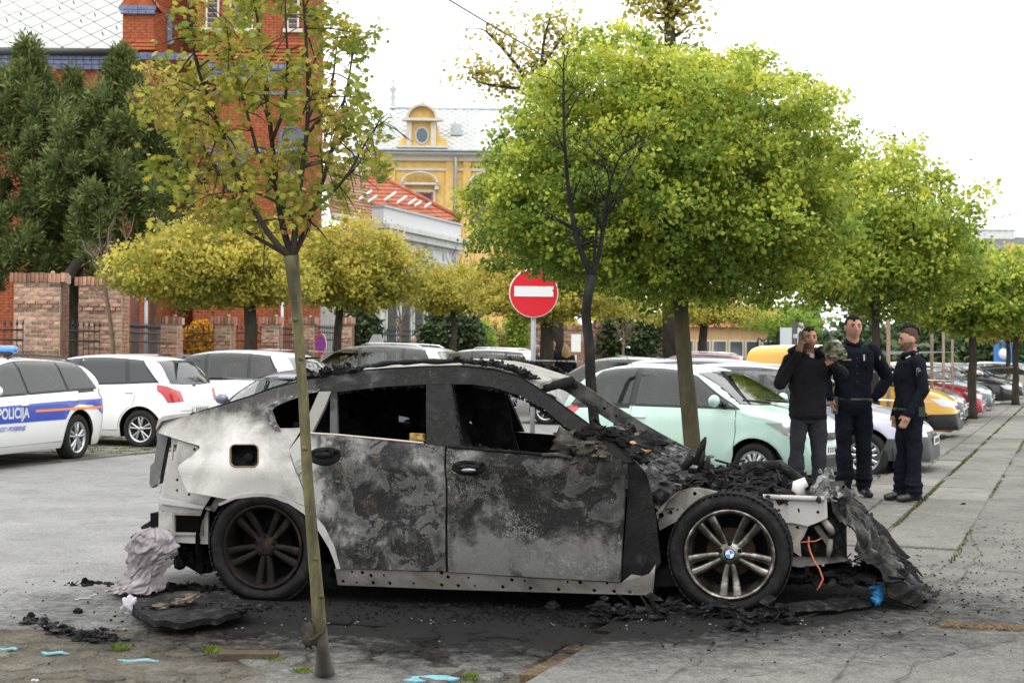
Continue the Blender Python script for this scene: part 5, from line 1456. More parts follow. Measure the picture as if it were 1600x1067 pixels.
make_car('dark red estate car whose roof shows behind the thick tree trunk', 'suv', car_mat(1125, 45.0, hd(290), (1.0, .8)), paint('maroon_paint', (.24, .03, .045), .3), 'seven', G_L, detail=False, rails='chrome')
make_car('white car far behind, left of the yellow van roof', 'hatch', car_mat(1180, 60.0, hd(290), (1.0, .8), s=1.05), P_WHITE, 'seven', G_L, detail=False)
M_PBLUE = plain('police_blue', (.02, .06, .42), .35, coat=.5); M_PORANGE = plain('police_orange', (.85, .25, .02), .4); M_PSILV = plain('silver_print', (.60, .60, .62), .4)
def band(name, x0, x1, z0, z1, mat, off, z0b=None, z1b=None):
 n = 8; z0b = z0 if z0b is None else z0b; z1b = z1 if z1b is None else z1b
 lo = [(x0 + (x1 - x0) * i / n, z0 + (z0b - z0) * i / n) for i in range(n + 1)]; hi_ = [(x1 + (x0 - x1) * i / n, z1b + (z1 - z1b) * i / n) for i in range(n + 1)]
 return PB.patch(name, lo + hi_, mat, pol, off=off, g=.12)
PB.patch('stripe', [(.12, .70), (.30, .635), (.48, .73), (.62, .78), (1.0, .80), (1.22, .74), (1.36, .60), (2.0, .60), (3.2, .60), (3.25, .82), (2.0, .845), (1.0, .86), (.12, .86)], M_PBLUE, pol, off=.008, g=.12)
band('stripe_line', .10, 2.12, .725, .755, M_PORANGE, .0105)
def text_on(B, parent, txt, size, x_start, z, mat, name, sg, shear=0.0, bold=0.0, width=1.0):
 cu = bpy.data.curves.new(name, 'FONT'); cu.body = txt; cu.size = size; cu.shear = shear; cu.offset = bold
 tmp = bpy.data.objects.new('tmp', cu); COL.objects.link(tmp)
 dg = bpy.context.evaluated_depsgraph_get(); me = bpy.data.meshes.new_from_object(tmp.evaluated_get(dg))
 bpy.data.objects.remove(tmp)
 bm = bmesh.new(); bm.from_mesh(me)
 for v in bm.verts:
  u = v.co.x * width; x = x_start - u * sg; zz = z + v.co.y
  v.co = Vector((x, sg * (B.side(x, zz) + .012), zz))
 bm.to_mesh(me); bm.free(); me.materials.clear(); me.materials.append(mat)
 return link(name, me, parent)
for sg in (1, -1):
 xs_ = 3.02 if sg > 0 else 2.35
 text_on(PB, pol, 'POLICIJA', .19, 3.02 if sg > 0 else 2.22, .665, M_PSILV, 'lettering', sg, .08, .006, .98)
 text_on(PB, pol, 'SIGURNOST I POVJERENJE', .085, 3.22 if sg > 0 else 2.22, .50, M_PBLUE, 'lettering', sg, .3, .001, .86)
cr = MB()
for sg in (1, -1):
 c = Vector((3.22, 0, .72))
 sh_ = [(-.075, .10), (0, .125), (.075, .10), (.08, 0), (.05, -.075), (0, -.12), (-.05, -.075), (-.08, 0)]
 for kk, (s_, o_, mi) in enumerate(((1, .011, 0), (.78, .013, 1), (.42, .015, 2))):
  pts = [Vector((c.x + a * s_, sg * (PB.side(c.x + a * s_, c.z + b * s_) + o_), c.z + b * s_)) for a, b in sh_]
  cr.add(pts, [tuple(range(8)) if sg < 0 else tuple(range(8))[::-1]], mi)
cr.build('crest', [M_PSILV, plain('crest_navy', (.03, .04, .12), .5), plain('crest_gold', (.45, .30, .08), .5)], pol)
lb = MB(); xl = 2.0; zl = PB.T(xl) + .10
lb.tube([(xl, -.55, zl), (xl, -.5, zl), (xl, .5, zl), (xl, .55, zl)], [.04, .058, .058, .04], 14)
lb.build('light_bar', plain('blue_lens', (.05, .20, .55), .15, coat=1.0), pol)
lb2 = MB()
for y in (-.4, .4): lb2.box((xl, y, zl - .08), (.08, .06, .10))
lb2.box((xl, 0, zl - .055), (.16, 1.0, .02)); split(lb2, 'light_bar_foot', M_TRIM, pol)
# ------------------------------------------------------------ buildings and fence
def brickm(name, c1, c2, c3, rand=.5): return mottled(name, c1, c2, 7, .9, .5, .01, c3=c3, rand=rand)
M_BR = brickm('orange_brick', (.24, .065, .032), (.36, .105, .05), (.45, .15, .075), .35)
M_MORT = mottled('dark_mortar', (.10, .065, .045), (.16, .11, .08), 12, .95, .5)
M_BLUEB = brickm('blue_glazed_brick', (.09, .10, .17), (.15, .17, .26), (.24, .26, .34), .4)
M_OLDB = brickm('old_brick', (.27, .11, .08), (.36, .20, .14), (.42, .32, .25), 1.0)
M_OLDM = mottled('lime_mortar', (.38, .33, .26), (.50, .45, .37), 10, .95, .6)
M_OLDSTUFF = M_OLDB
M_STUCCO = mottled('yellow_stucco', (.52, .33, .10), (.62, .42, .15), 3, .9, .2, c3=(.66, .48, .21))
M_CREAM = mottled('cream_trim', (.48, .44, .37), (.58, .54, .47), 4, .9, .2)
M_PGREY = mottled('pale_grey_render', (.42, .43, .42), (.56, .57, .56), 2.5, .9, .25, c3=(.62, .63, .62))
M_ZINC = mottled('zinc_sheet', (.32, .36, .38), (.44, .48, .50), 2, .45, .1, metal=.3)
M_WIN = plain('window_glass', (.06, .075, .085), .06, spec=.8)
M_SLATE = mottled('pale_slate', (.33, .35, .34), (.43, .45, .44), 2, .7, .2, c3=(.50, .52, .51), rand=.18)
M_WHT = mottled('white_tile', (.50, .52, .50), (.60, .62, .60), 1.5, .6, .15, rand=.12)
M_IRON = plain('wrought_iron', (.018, .02, .022), .5)
M_REDT = mottled('red_roof_tile', (.26, .085, .05), (.36, .13, .08), 3, .9, .4, c3=(.42, .19, .13), rand=.3)
M_OLDT = mottled('old_roof_tile', (.20, .115, .075), (.29, .17, .11), 1.5, .9, .5, c3=(.34, .26, .17), rand=.35)
M_DARKR = mottled('dark_roof', (.10, .10, .105), (.16, .16, .165), 1.2, .9, .3)
def brick_face(p0, du, w, h, bw, bh, gap, proud, openings=(), seed=0, skip=.0):
 """real bricks on a wall face as one numpy mesh; p0 lower left corner, du horizontal unit vector"""
 du = Vector(du).normalized(); nn = Vector((du.y, -du.x, 0)); rs = random.Random(seed); mb = MB()
 rows = int(h / bh)
 for j in range(rows):
  z0 = j * bh + gap / 2; x = -bw * .5 if j % 2 else 0
  while x < w:
   a, b = max(0, x + gap / 2), min(w, x + bw - gap / 2); x += bw
   if b - a < .03: continue
   cx, cz = (a + b) / 2, z0 + bh / 2
   if any(q[0] < cx < q[2] and q[1] < cz < q[3] for q in openings): continue
   d = proud * rs.uniform(.5, 1.3); z1 = z0 + bh - gap
   v = [p0 + du * a + Vector((0, 0, z0)), p0 + du * b + Vector((0, 0, z0)), p0 + du * b + Vector((0, 0, z1)), p0 + du * a + Vector((0, 0, z1))]
   o = [q + nn * d for q in v]
   mb.add(v + o, [(4, 5, 6, 7), (0, 1, 5, 4), (1, 2, 6, 5), (2, 3, 7, 6), (3, 0, 4, 7)])
 return mb
def wallbox(mb, a, b, z0, z1, th, mi=0):
 a, b = Vector((a[0], a[1], 0)), Vector((b[0], b[1], 0)); d = (b - a).normalized(); n = Vector((-d.y, d.x, 0)) * th
 vs = [a + Vector((0, 0, z0)), b + Vector((0, 0, z0)), b + n + Vector((0, 0, z0)), a + n + Vector((0, 0, z0))]; mb.prism(vs, (0, 0, z1 - z0), mi)
# ---- brick church
YC = 46.0
def cz(py, Y=YC, px=330): return at(px, py, Y).z
def cx(px, Y=YC): return at(px, 300, Y).x
church = empty('brick_church', None, Vector((cx(330), YC, 0)), 'orange brick church with blue glazed bands and a pale diamond-tiled roof, at the left', 'church')
CB = Vector(church.location)
def cpart(mb, name, mat, parent=church, kind=None):
 mb.v = [tuple(Vector(v) - CB) for v in mb.v]; o = mb.build(name, mat, church)
 if kind: o['kind'] = kind
 return o
xa, xb = cx(305), cx(473)
mb = MB(); mb.box(((xa + xb) / 2, YC + 2.25, 10), (xb - xa, 4.5, 24)); cpart(mb, 'tower', M_MORT)
ops = []
def win(x0, x1, z0, z1): ops.append((x0 - xa, z0 + 2, x1 - xa, z1 + 2))
z_b = cz(122)
def cxx(px): return cx(px) - xa
wz0, wz1 = cz(45), cz(-120)
for (a, b) in ((320, 338), (357, 392), (447, 463)): ops.append((cxx(a), wz0 + 2, cxx(b), wz1 + 2))
for (a, b, u, v) in ((441, 469, 275, 200), (345, 380, 300, 215)): ops.append((cxx(a), cz(u) + 2, cxx(b), cz(v) + 2))
mb = brick_face(Vector((xa, YC, -2)), (1, 0, 0), xb - xa, 24, .26, .088, .014, .022, ops, 1); m2 = brick_face(Vector((xb, YC, -2)), (0, 1, 0), 4.5, 24, .26, .088, .014, .022, (), 8); mb.add(m2.v, m2.f); cpart(mb, 'brickwork', M_BR, kind='stuff')
xl, xr_ = cx(187, 48.5), cx(240, 47.2)
mb = MB(); x0, x1 = cx(187, 45.5), cx(236, 45.5); zt = cz(15, 45.5)
mb.box(((x0 + x1) / 2, 47.2, zt / 2), (x1 - x0, 3.2, zt)); cpart(mb, 'buttress', M_MORT)
mb = brick_face(Vector((x0, 45.6, 0)), (1, 0, 0), x1 - x0, zt, .26, .088, .014, .02, (), 2)
m2 = brick_face(Vector((x1, 45.6, 0)), (cx(300, 47.5) - x1, 1.9, 0), math.hypot(cx(300, 47.5) - x1, 1.9), cz(-60), .26, .088, .014, .02, ((1.0, cz(42), 1.5, cz(22)),), 3); mb.add(m2.v, m2.f)
cpart(mb, 'brickwork', M_BR, kind='stuff')
mb = MB(); wallbox(mb, (x1, 45.62), (cx(300, 47.5), 47.52), 0, cz(-60), .5); mb.box((cx(300, 47.5), 48.2, 9), (2.6, 1.2, 18)); cpart(mb, 'wall', M_BR)
mb = MB(); zc = cz(14, 45.5)
mb.prism([(x0 - .12, 45.5, zc), (x1 + .12, 45.5, zc), ((x0 + x1) / 2, 45.5, zc + .95)], (0, 2.0, 0)); cpart(mb, 'gable', M_BR)
for k in range(7):
 t0 = k / 7; mb = MB(); t1 = (k + 1) / 7 + .04
 P0 = Vector((x1 + .2, 45.4, zc - .05)).lerp(Vector(((x0 + x1) / 2, 45.4, zc + 1.02)), t0); P1 = Vector((x1 + .2, 45.4, zc - .05)).lerp(Vector(((x0 + x1) / 2, 45.4, zc + 1.02)), t1)
 mb.prism([P0, P1, P1 + Vector((0, 0, .07)), P0 + Vector((0, 0, .10))], (0, 2.2, 0)); cpart(mb, 'tile', M_REDT)
def bandx(z, h, out, x0_, x1_, y, mat=M_BLUEB, name='string_course'):
 mb = MB(); n = int((x1_ - x0_) / .26)
 for k in range(n): mb.box((x0_ + (k + .5) * (x1_ - x0_) / n, y - out / 2, z), ((x1_ - x0_) / n - .014, out, h))
 o = cpart(mb, name, mat); o['kind'] = 'stuff'
for (py, h) in ((104, .16), (109, .12), (113, .12)): bandx(cz(py), h, .12 + (.02 if py < 109 else 0), xa, xb, YC - .02)
mb = MB(); n = 24
for k in range(n): mb.box((xa + (k + .5) * (xb - xa) / n, YC - .05, cz(121)), (.14, .10, .22))
o = cpart(mb, 'dentil', M_BLUEB); o['kind'] = 'stuff'
for q, py in enumerate((68, 74, 80, 86, 92, 98)):
 mb = MB(); mb.box(((xa + xb) / 2, YC - .02 - .014 * q, cz(py)), (xb - xa + .03 * q, .06 + .028 * q, .07)); cpart(mb, 'corbel_course', M_BR)
for py in (145, 235): bandx(cz(py), .12, .07, xa, xb, YC - .02)
for py, x0_, x1_ in ((14, x0 - .1, x1 + .1), (20, x0 - .05, x1 + .05)): bandx(cz(py, 45.5), .14, .12, x0_, x1_, 45.58)
for q, py in enumerate((66, 72, 78)): 
 mb = MB(); mb.box(((x0 + x1) / 2, 45.55 - .03 * q, cz(py, 45.5)), (x1 - x0 + .06 + .06 * q, .1 + .05 * q, .08)); cpart(mb, 'corbel_course', M_BR)
bandx(cz(90, 45.5), .22, .16, x0, cx(300, 45.5), 45.56)
for (a, b) in ((320, 338), (357, 392), (447, 463)):
 A, B_ = cx(a), cx(b)
 for k in range(40):
  z = wz0 + .1 + k * .16
  if z > wz1: break
  mb = MB(); mb.box(((A + B_) / 2, YC + .0, z), (B_ - A - .08, .22, .035), rot=Matrix.Rotation(R(-38), 3, 'X')); cpart(mb, 'slat', mottled('louvre', (.22, .21, .19), (.30, .29, .27), 3, .8, .2))
 mb = MB(); mb.box((A, YC - .03, (wz0 + wz1) / 2), (.06, .1, wz1 - wz0)); mb.box((B_, YC - .03, (wz0 + wz1) / 2), (.06, .1, wz1 - wz0)); mb.box(((A + B_) / 2, YC - .06, wz0 - .06), (B_ - A + .3, .16, .12)); cpart(mb, 'window_frame', M_CREAM)
def arch(px, py, r, y, w=.12, dark=True):
 c = Vector((cx(px), y, cz(py))); mb = MB(); P_ = []
 for i in range(13):
  a = math.pi * i / 12; P_.append(c + Vector((math.cos(a) * r, 0, math.sin(a) * r)))
 P_ = [c + Vector((r, 0, -.7))] + P_ + [c + Vector((-r, 0, -.7))]
 for i in range(len(P_) - 1):
  a, b = P_[i], P_[i + 1]; d = (b - a); n = Vector((d.z, 0, -d.x)).normalized() * w
  mb.prism([a, b, b + n, a + n], (0, -.10, 0))
 cpart(mb, 'arch', M_BLUEB)
 mb = MB(); mb.add([p + Vector((0, -.012, 0)) for p in P_], [tuple(range(len(P_)))[::-1]]); cpart(mb, 'arch_window', M_WIN)
arch(455, 215, .30, YC - .03); arch(362, 235, .36, YC - .03); arch(246, 36, .26, 46.2)
yN = 50.0; zE = at(100, 84, yN).z; xL = cx(-60, yN); xR = cx(190, yN)
mb = MB(); mb.box(((xL + xR) / 2, yN + 2, zE / 2), (xR - xL, 4, zE)); cpart(mb, 'wall', M_MORT)
mb = brick_face(Vector((xL, yN, 0)), (1, 0, 0), xR - xL + 2.2, zE, .26, .088, .014, .02, (), 4); cpart(mb, 'brickwork', M_BR, kind='stuff')
for q, py in enumerate((92, 98, 106)): bandx(at(100, py, yN).z, .16, .14, xL, xR, yN - .02)
mb = MB(); mb.tube([(xL, yN - .25, zE + .02), (xR, yN - .25, zE + .02)], .13, 10); cpart(mb, 'gutter', plain('dark_gutter', (.05, .055, .05), .5))
rs_ = Vector((0, 5.5, 8.0)); mb = MB(); mb.prism([(xL, yN - .15, zE + .05), (xR + .2, yN - .15, zE + .05), (xR + .2, yN - .15 + 5.5, zE + 8.05), (xL, yN - .15 + 5.5, zE + 8.05)], (0, .2, -.12)); cpart(mb, 'roof', M_WHT)
ru = rs_.normalized(); rnn = Vector((0, -ru.z, ru.y))
dm_ = MB(); s1, s2 = .42, .30
dm_.add([Vector((-s1, 0, 0)) + rnn * .0, ru * -s2 + rnn * .012, Vector((s1, 0, 0)), ru * s2 + rnn * .004, Vector((-s1, 0, 0)) + rnn * .02, ru * -s2 + rnn * .03, Vector((s1, 0, 0)) + rnn * .02, ru * s2 + rnn * .02], [(4, 5, 6, 7), (0, 1, 5, 4), (1, 2, 6, 5), (2, 3, 7, 6), (3, 0, 4, 7)])
dme = dm_.build('tile', M_WHT, mesh_only=True); sb = MB(); cnt = 0
for j in range(26):
 for i in range(14):
  p = Vector((xR + .1 - (i + .5 * (j % 2)) * .88, yN - .2, zE + .1)) + ru * (.32 * j + .1)
  if p.x < xL + .5 or cnt > 290: continue
  o = link('tile', dme, church); o.location = p - CB; cnt += 1
  if 2 <= j <= 8 and (i + j) % 3 == 0: sb.tube([p + rnn * .03, p + rnn * .12 - ru * .05, p + rnn * .16], .022, 5)
sb.v = [tuple(Vector(v) - CB) for v in sb.v]; o = sb.build('snow_hook', M_IRON, church); o['kind'] = 'stuff'
mb = MB(); ax0, ax1 = cx(-60, 44), cx(28, 44); zA = at(10, 420, 44).z
mb.box(((ax0 + ax1) / 2, 45.2, zA / 2), (ax1 - ax0, 2, zA)); cpart(mb, 'annex', M_MORT)
mb = brick_face(Vector((ax0, 44.2, 0)), (1, 0, 0), ax1 - ax0, zA, .26, .088, .014, .02, (), 5)
m2 = brick_face(Vector((cx(60, 45), 45.0, 0)), (1, 0, 0), cx(236, 45) - cx(60, 45), at(10, 440, 45).z, .26, .088, .014, .02, (), 6); mb.add(m2.v, m2.f); cpart(mb, 'brickwork', M_BR, kind='stuff')
mb = MB(); mb.box(((cx(60, 45) + cx(236, 45)) / 2, 45.5, at(10, 440, 45).z / 2), (cx(236, 45) - cx(60, 45), .95, at(10, 440, 45).z)); cpart(mb, 'wall', M_MORT)
for px, mt in ((194, M_ZINC), (228, M_ZINC), (211, plain('rust_pipe', (.10, .035, .02), .7)), (441, M_ZINC)):
 mb = MB(); x = at(px, 500, 42.5 if px < 300 else 45.7).x; y = 42.5 if px < 300 else 45.7; mb.tube([(x, y, 0), (x, y, at(px, 440, y).z)], .055 if px != 211 else .12, 8); cpart(mb, 'drainpipe', mt)
# ---- fence of brick pillars and iron railings
FD = DV
def fence_pt(px, py=540): pass
FP0 = Vector((at(62, 500, 31.5).x, 31.5, 0))
def pillar(px, Y, w, h, rows, seed, label, cap=2, d=.5):
 rs = random.Random(seed); x = at(px, 500, Y).x; root = empty('brick_pillar', None, Vector((x, Y, 0)), label, 'brick pillar', 'old brick pillars of the churchyard fence')
 root.rotation_euler = (0, 0, R(-6))
 mb = MB(); mb.box((0, d / 2, h / 2), (w - .012, d - .012 + .0, h)); mb.build('mortar_core', M_OLDM, root)
 bw, bh = .262, .092; n = max(2, int(round(w / bw))); bw = w / n; nr = int(h / bh); z0 = h - rows * bh
 box_ = MB(); box_.box((0, 0, 0), (bw - .032, .10, bh - .030)); bme = box_.build('brick', M_OLDB, mesh_only=True)
 half = MB(); half.box((0, 0, 0), (bw / 2 - .032, .10, bh - .030)); hme = half.build('brick', M_OLDB, mesh_only=True)
 sm = MB()
 for j in range(nr):
  z = j * bh + bh / 2; off = j % 2; vis = z > z0
  out = .045 if (nr - j) in (5, 6) else 0
  xs = [(-w / 2 + bw * (k + .5), bme) for k in range(n)] if not off else [(-w / 2 + bw * .25, hme)] + [(-w / 2 + bw * (k + 1), bme) for k in range(n - 1)] + [(w / 2 - bw * .25, hme)]
  for (xx, me) in xs:
   y = .04 - out + rs.uniform(-.012, .010)
   if vis:
    o = link('brick', me, root); o.location = (xx + rs.uniform(-.004, .004), y, z); o.rotation_euler = (0, 0, R(rs.uniform(-1.5, 1.5)))
   else: sm.box((xx, y, z), (bw - .022 if me is bme else bw / 2 - .022, .10, bh - .02))
  sm.box((w / 2 - .035, d / 2, z), (.10, d - .1 - (.02 if off else 0), bh - .02))
 o = sm.build('lower_bricks', M_OLDB, root); o['kind'] = 'stuff'
 cm = MB(); cm.box((0, 0, 0), (.085, .26, .20)); cme = cm.build('cap_brick', M_OLDB, mesh_only=True); k = -w / 2 - .06
 while k < w / 2 + .06:
  o = link('cap_brick', cme, root); o.location = (k + .04, .05 + rs.uniform(-.01, .01), h + .10 + rs.uniform(-.012, .012)); o.rotation_euler = (0, R(rs.uniform(-4, 4)), 0); k += .098
 mb = MB(); mb.box((0, d * .55, h + .08), (w + .08, d - .1, .18)); mb.ball((w * .3, .1, h + .22), (.05, .04, .035), 6, 4, disp=.3); mb.build('cap', M_OLDM, root)
 return root
hb = lambda px, py, Y: at(px, py, Y).z
pillar(57, 31.5, 1.07, hb(60, 441, 31.5), 16, 1, 'broad tall brick pillar at the left with an upright-brick cap, behind the police car')
pillar(156, 33.0, 1.05, hb(156, 446, 33.0), 16, 2, 'broad tall brick pillar behind the bare young tree')
pillar(262, 37.5, .55, hb(262, 506, 37.5), 7, 3, 'lower brick pillar left of the orange bush', d=.45)
pillar(347, 38.5, .50, hb(347, 506, 38.5), 7, 4, 'lower brick pillar right of the orange bush', d=.45)
pillar(422, 40.0, .50, hb(422, 506, 40.0), 7, 5, 'brick pillar right of the dark trunk of the wide maple', d=.45)
pillar(473, 42.0, .70, hb(473, 506, 42.0), 7, 6, 'brick pillar seen right of the pale sapling trunk', d=.45)
pillar(541, 45.0, .36, hb(541, 506, 45.0), 7, 7, 'narrow brick pillar right of the round parking sign', d=.4)
pillar(757, 54.0, .70, hb(757, 516, 54), 5, 8, 'brick pillar right of the bright green shrub', d=.5)
pillar(828, 57.0, 1.2, hb(828, 514, 57), 6, 9, 'wide brick pillar behind the no-entry sign pole', d=.5)
pillar(895, 58.5, 1.1, hb(895, 516, 58.5), 6, 10, 'brick pillar behind the people talking', d=.5)
pillar(940, 60.0, .75, hb(940, 512, 60), 6, 11, 'dark red brick pillar left of the ivy', d=.5)
pillar(1030, 64.0, 2.6, hb(1030, 514, 64), 6, 12, 'long low red brick wall pier right of the ivy', d=.5)
def railing(px0, Y0, px1, Y1, top_py, label, step=.125, ro=.0125):
 a = Vector((at(px0, 500, Y0).x, Y0, 0)); b = Vector((at(px1, 500, Y1).x, Y1, 0)); L_ = (b - a).length; d = (b - a).normalized(); zt = at(px0, top_py, Y0).z
 root = empty('iron_fence', None, a, label, 'fence', 'wrought-iron railings between the brick pillars'); n = max(2, int(L_ / step))
 mb = MB(); mb.tube([(0, 0, .1), (0, 0, zt - .07)], ro, 5); mb.tube([(0, 0, zt - .10), (0, 0, zt - .045), (0, 0, zt + .05)], [.012, .028, .002], 6); bm_ = mb.build('bar', M_IRON, mesh_only=True)
 for k in range(n + 1):
  o = link('bar', bm_, root); o.location = d * (k * L_ / n)
 for z in (zt - .20, zt - .42, .25):
  mb = MB(); mb.tube([(0, 0, z), tuple(d * L_ + Vector((0, 0, z)))], .022, 5); mb.build('rail', M_IRON, root)
railing(-30, 30.6, 36, 31.2, 500, 'wrought-iron railing at the far left behind the police light bar')
railing(88, 32.0, 156, 32.6, 503, 'wrought-iron railing between the two broad brick pillars')
railing(188, 33.6, 250, 36.5, 505, 'wrought-iron railing right of the second broad pillar')
railing(277, 37.8, 334, 38.3, 508, 'wrought-iron railing in front of the orange bush')
railing(359, 38.8, 408, 39.6, 508, 'wrought-iron railing behind the dark maple trunk')
railing(430, 40.4, 462, 41.6, 510, 'short wrought-iron railing left of the sapling trunk')
railing(486, 42.4, 532, 44.6, 508, 'wrought-iron railing behind the round parking sign')
railing(552, 45.5, 752, 53.6, 512, 'long wrought-iron railing in front of the pale facade', .14, .014)
railing(768, 54.4, 806, 56.4, 522, 'wrought-iron railing left of the no-entry pole', .14, .014)
# ---- pale grey low house with parapet, red roofs
YH = 60.0
hx = lambda px, Y=YH: at(px, 400, Y).x
house = empty('pale_house', None, Vector((hx(640), YH, 0)), 'pale grey classical house with white parapet and old red-brown tiled roof', 'house')
HB = Vector(house.location)
def hpart(mb, name, mat):
 mb.v = [tuple(Vector(v) - HB) for v in mb.v]; return mb.build(name, mat, house)
A_ = Vector((hx(596, 58), 58, 0)); B_ = Vector((hx(716, 66), 66, 0)); fd_ = (B_ - A_).normalized(); fn = Vector((fd_.y, -fd_.x, 0)); FLn = (B_ - A_).length
zc = at(596, 355, 58).z; zp = at(590, 322, 58).z
def fbox(u0, u1, z0, z1, out, name, mat, back=.4):
 mb = MB(); p = [A_ + fd_ * u0 + fn * out, A_ + fd_ * u1 + fn * out, A_ + fd_ * u1 - fn * back, A_ + fd_ * u0 - fn * back]
 mb.prism([Vector((q.x, q.y, z0)) for q in p], (0, 0, z1 - z0)); return hpart(mb, name, mat)
fbox(0, FLn, 0, zc, 0, 'wall', M_PGREY, 8)
fbox(-.2, FLn + .2, zc - .06, zc + .14, .45, 'cornice', M_PGREY); fbox(-.1, FLn + .1, zc - .35, zc - .07, .28, 'cornice', M_PGREY); fbox(0, FLn, zc - 1.35, zc - 1.22, .14, 'string_course', M_PGREY); fbox(0, FLn, zc - 1.95, zc - 1.80, .18, 'string_course', M_PGREY)
fbox(-.1, FLn, zc + .145, zp - .06, .12, 'parapet', plain('white_sheet', (.56, .57, .57), .6)); fbox(-.15, FLn + .05, zp - .055, zp + .03, .2, 'parapet_cap', M_ZINC)
for k in range(6):
 u = 1.0 + k * FLn / 6
 fbox(u - .12, u + .12, zc - .95, zc - .55, .012, 'vent', M_WIN); fbox(u - .9, u + .9, zc - 1.08, zc - 1.02, .05, 'panel_mould', M_PGREY); fbox(u - .9, u + .9, zc - .50, zc - .44, .05, 'panel_mould', M_PGREY)
 for q in (-.9, -.3, .3, .9): fbox(u + q - .05, u + q + .05, zc - 1.80, zc - 1.42, .16, 'bracket', M_PGREY)
 fbox(u - .5, u + .5, 1.3, zc - 2.4, .02, 'window', M_WIN); fbox(u - .62, u - .5, 1.2, zc - 2.3, .08, 'window_frame', M_PGREY); fbox(u + .5, u + .62, 1.2, zc - 2.3, .08, 'window_frame', M_PGREY)
def tiled(parent, base, p0, du, dv, w, h, mat, cl, tw=.30, th=.34, clipf=None, maxn=290, name='roof'):
 du, dv = Vector(du).normalized(), Vector(dv).normalized(); nn = du.cross(dv); 
 if nn.z < 0: nn = -nn
 mb = MB(); mb.prism([p0 - base, p0 + du * w - base, p0 + du * w + dv * h - base, p0 + dv * h - base], nn * -.1)
 if clipf is None: mb.build(name, mat, parent)
 st = MB(); nv = int(h / th); nu = int(w / tw)
 for j in range(nv):
  for i in range(nu):
   c = p0 + du * ((i + .5) * tw) + dv * ((j + .5) * th)
   if clipf and not clipf(c): continue
   a = c - du * tw * .47 - dv * th * .5; b = c + du * tw * .47 - dv * th * .5; e = dv * th * 1.05; l = nn * (.05 + rnd.uniform(-.012, .012)); m = nn * .085
   v = [a + l, c - dv * th * .5 + m, b + l, b + e + nn * .01, c + dv * th * .55 + nn * .04, a + e + nn * .01]
   v = [q - base for q in v]; lowv = [v[0] - nn * .05, v[1] - nn * .05, v[2] - nn * .05]
   st.add(v + lowv, [(0, 1, 4, 5), (1, 2, 3, 4), (6, 7, 1, 0), (7, 8, 2, 1)])
 o = st.build('roof_tiles', mat, parent); o['kind'] = 'stuff'
 return o
r0 = Vector((hx(500, 56), 56, at(545, 330, 57).z)); rdir = Vector((.25, 1.0, 0)).normalized()
e0 = Vector((hx(520, 56), 56.0, at(520, 338, 56).z)); e1 = Vector((hx(592, 59), 59.0, at(592, 348, 59).z)); 
apex = Vector((hx(560, 66), 66.0, at(560, 262, 66).z)); e2 = Vector((hx(720, 68), 68.0, at(700, 345, 68).z)); tl = Vector((hx(505, 64), 64, at(505, 262, 64).z))
def face_tiles(poly, mat, name):
 """triangular or four sided roof slope made of overlapping tile rows"""
 P_ = [Vector(p) for p in poly]; n = (P_[1] - P_[0]).cross(P_[2] - P_[0]).normalized()
 if n.z < 0: n = -n
 u = (P_[1] - P_[0]).normalized(); v = n.cross(u)
 if v.z < 0: v = -v
 q = [((p - P_[0]).dot(u), (p - P_[0]).dot(v)) for p in P_]; us = [a for a, b in q]; vs = [b for a, b in q]
 mb = MB(); mb.prism([p - n * .02 for p in P_], n * -.15); hpart(mb, name, mat)
 o = tiled(house, HB, P_[0] + u * min(us) + v * min(vs), u, v, max(us) - min(us), max(vs) - min(vs), mat, None, .26, .32, lambda c: inside(q, (c - P_[0]).dot(u), (c - P_[0]).dot(v)))
face_tiles([e0, e1, apex, tl], M_OLDT, 'roof'); face_tiles([e1, e2, apex], M_REDT, 'roof')
mb = MB(); mb.tube([apex + Vector((0, 0, .08)), e2 + Vector((0, -.1, .1))], .13, 8); hpart(mb, 'ridge', M_REDT)
mb = MB(); mb.tube([e0 + Vector((0, -.1, 0)), e1 + Vector((.1, -.15, -.05)), e1 + Vector((.2, -.2, -.8))], .12, 8); hpart(mb, 'gutter', M_ZINC)
for (px, py, q) in ((570, 310, .9), (578, 318, .9), (608, 312, 1), (625, 318, 1), (640, 322, 1), (648, 326, 1), (663, 328, 1)):
 c = at(px, py, 60.5 + (px - 570) * .06); mb = MB(); mb.box(c + Vector((0, 0, .12)), (.75, .34, .04), rot=Matrix.Rotation(R(-35), 3, 'Y') @ Matrix.Rotation(R(20), 3, 'X')); hpart(mb, 'skylight', plain('skylight_white', (.6, .62, .62), .4))
c = at(563, 256, 65); mb = MB(); mb.box(c + Vector((0, 0, -.3)), (.7, .7, 1.1)); mb.box(c + Vector((0, 0, .33)), (1.0, .95, .18)); hpart(mb, 'chimney', M_PGREY)
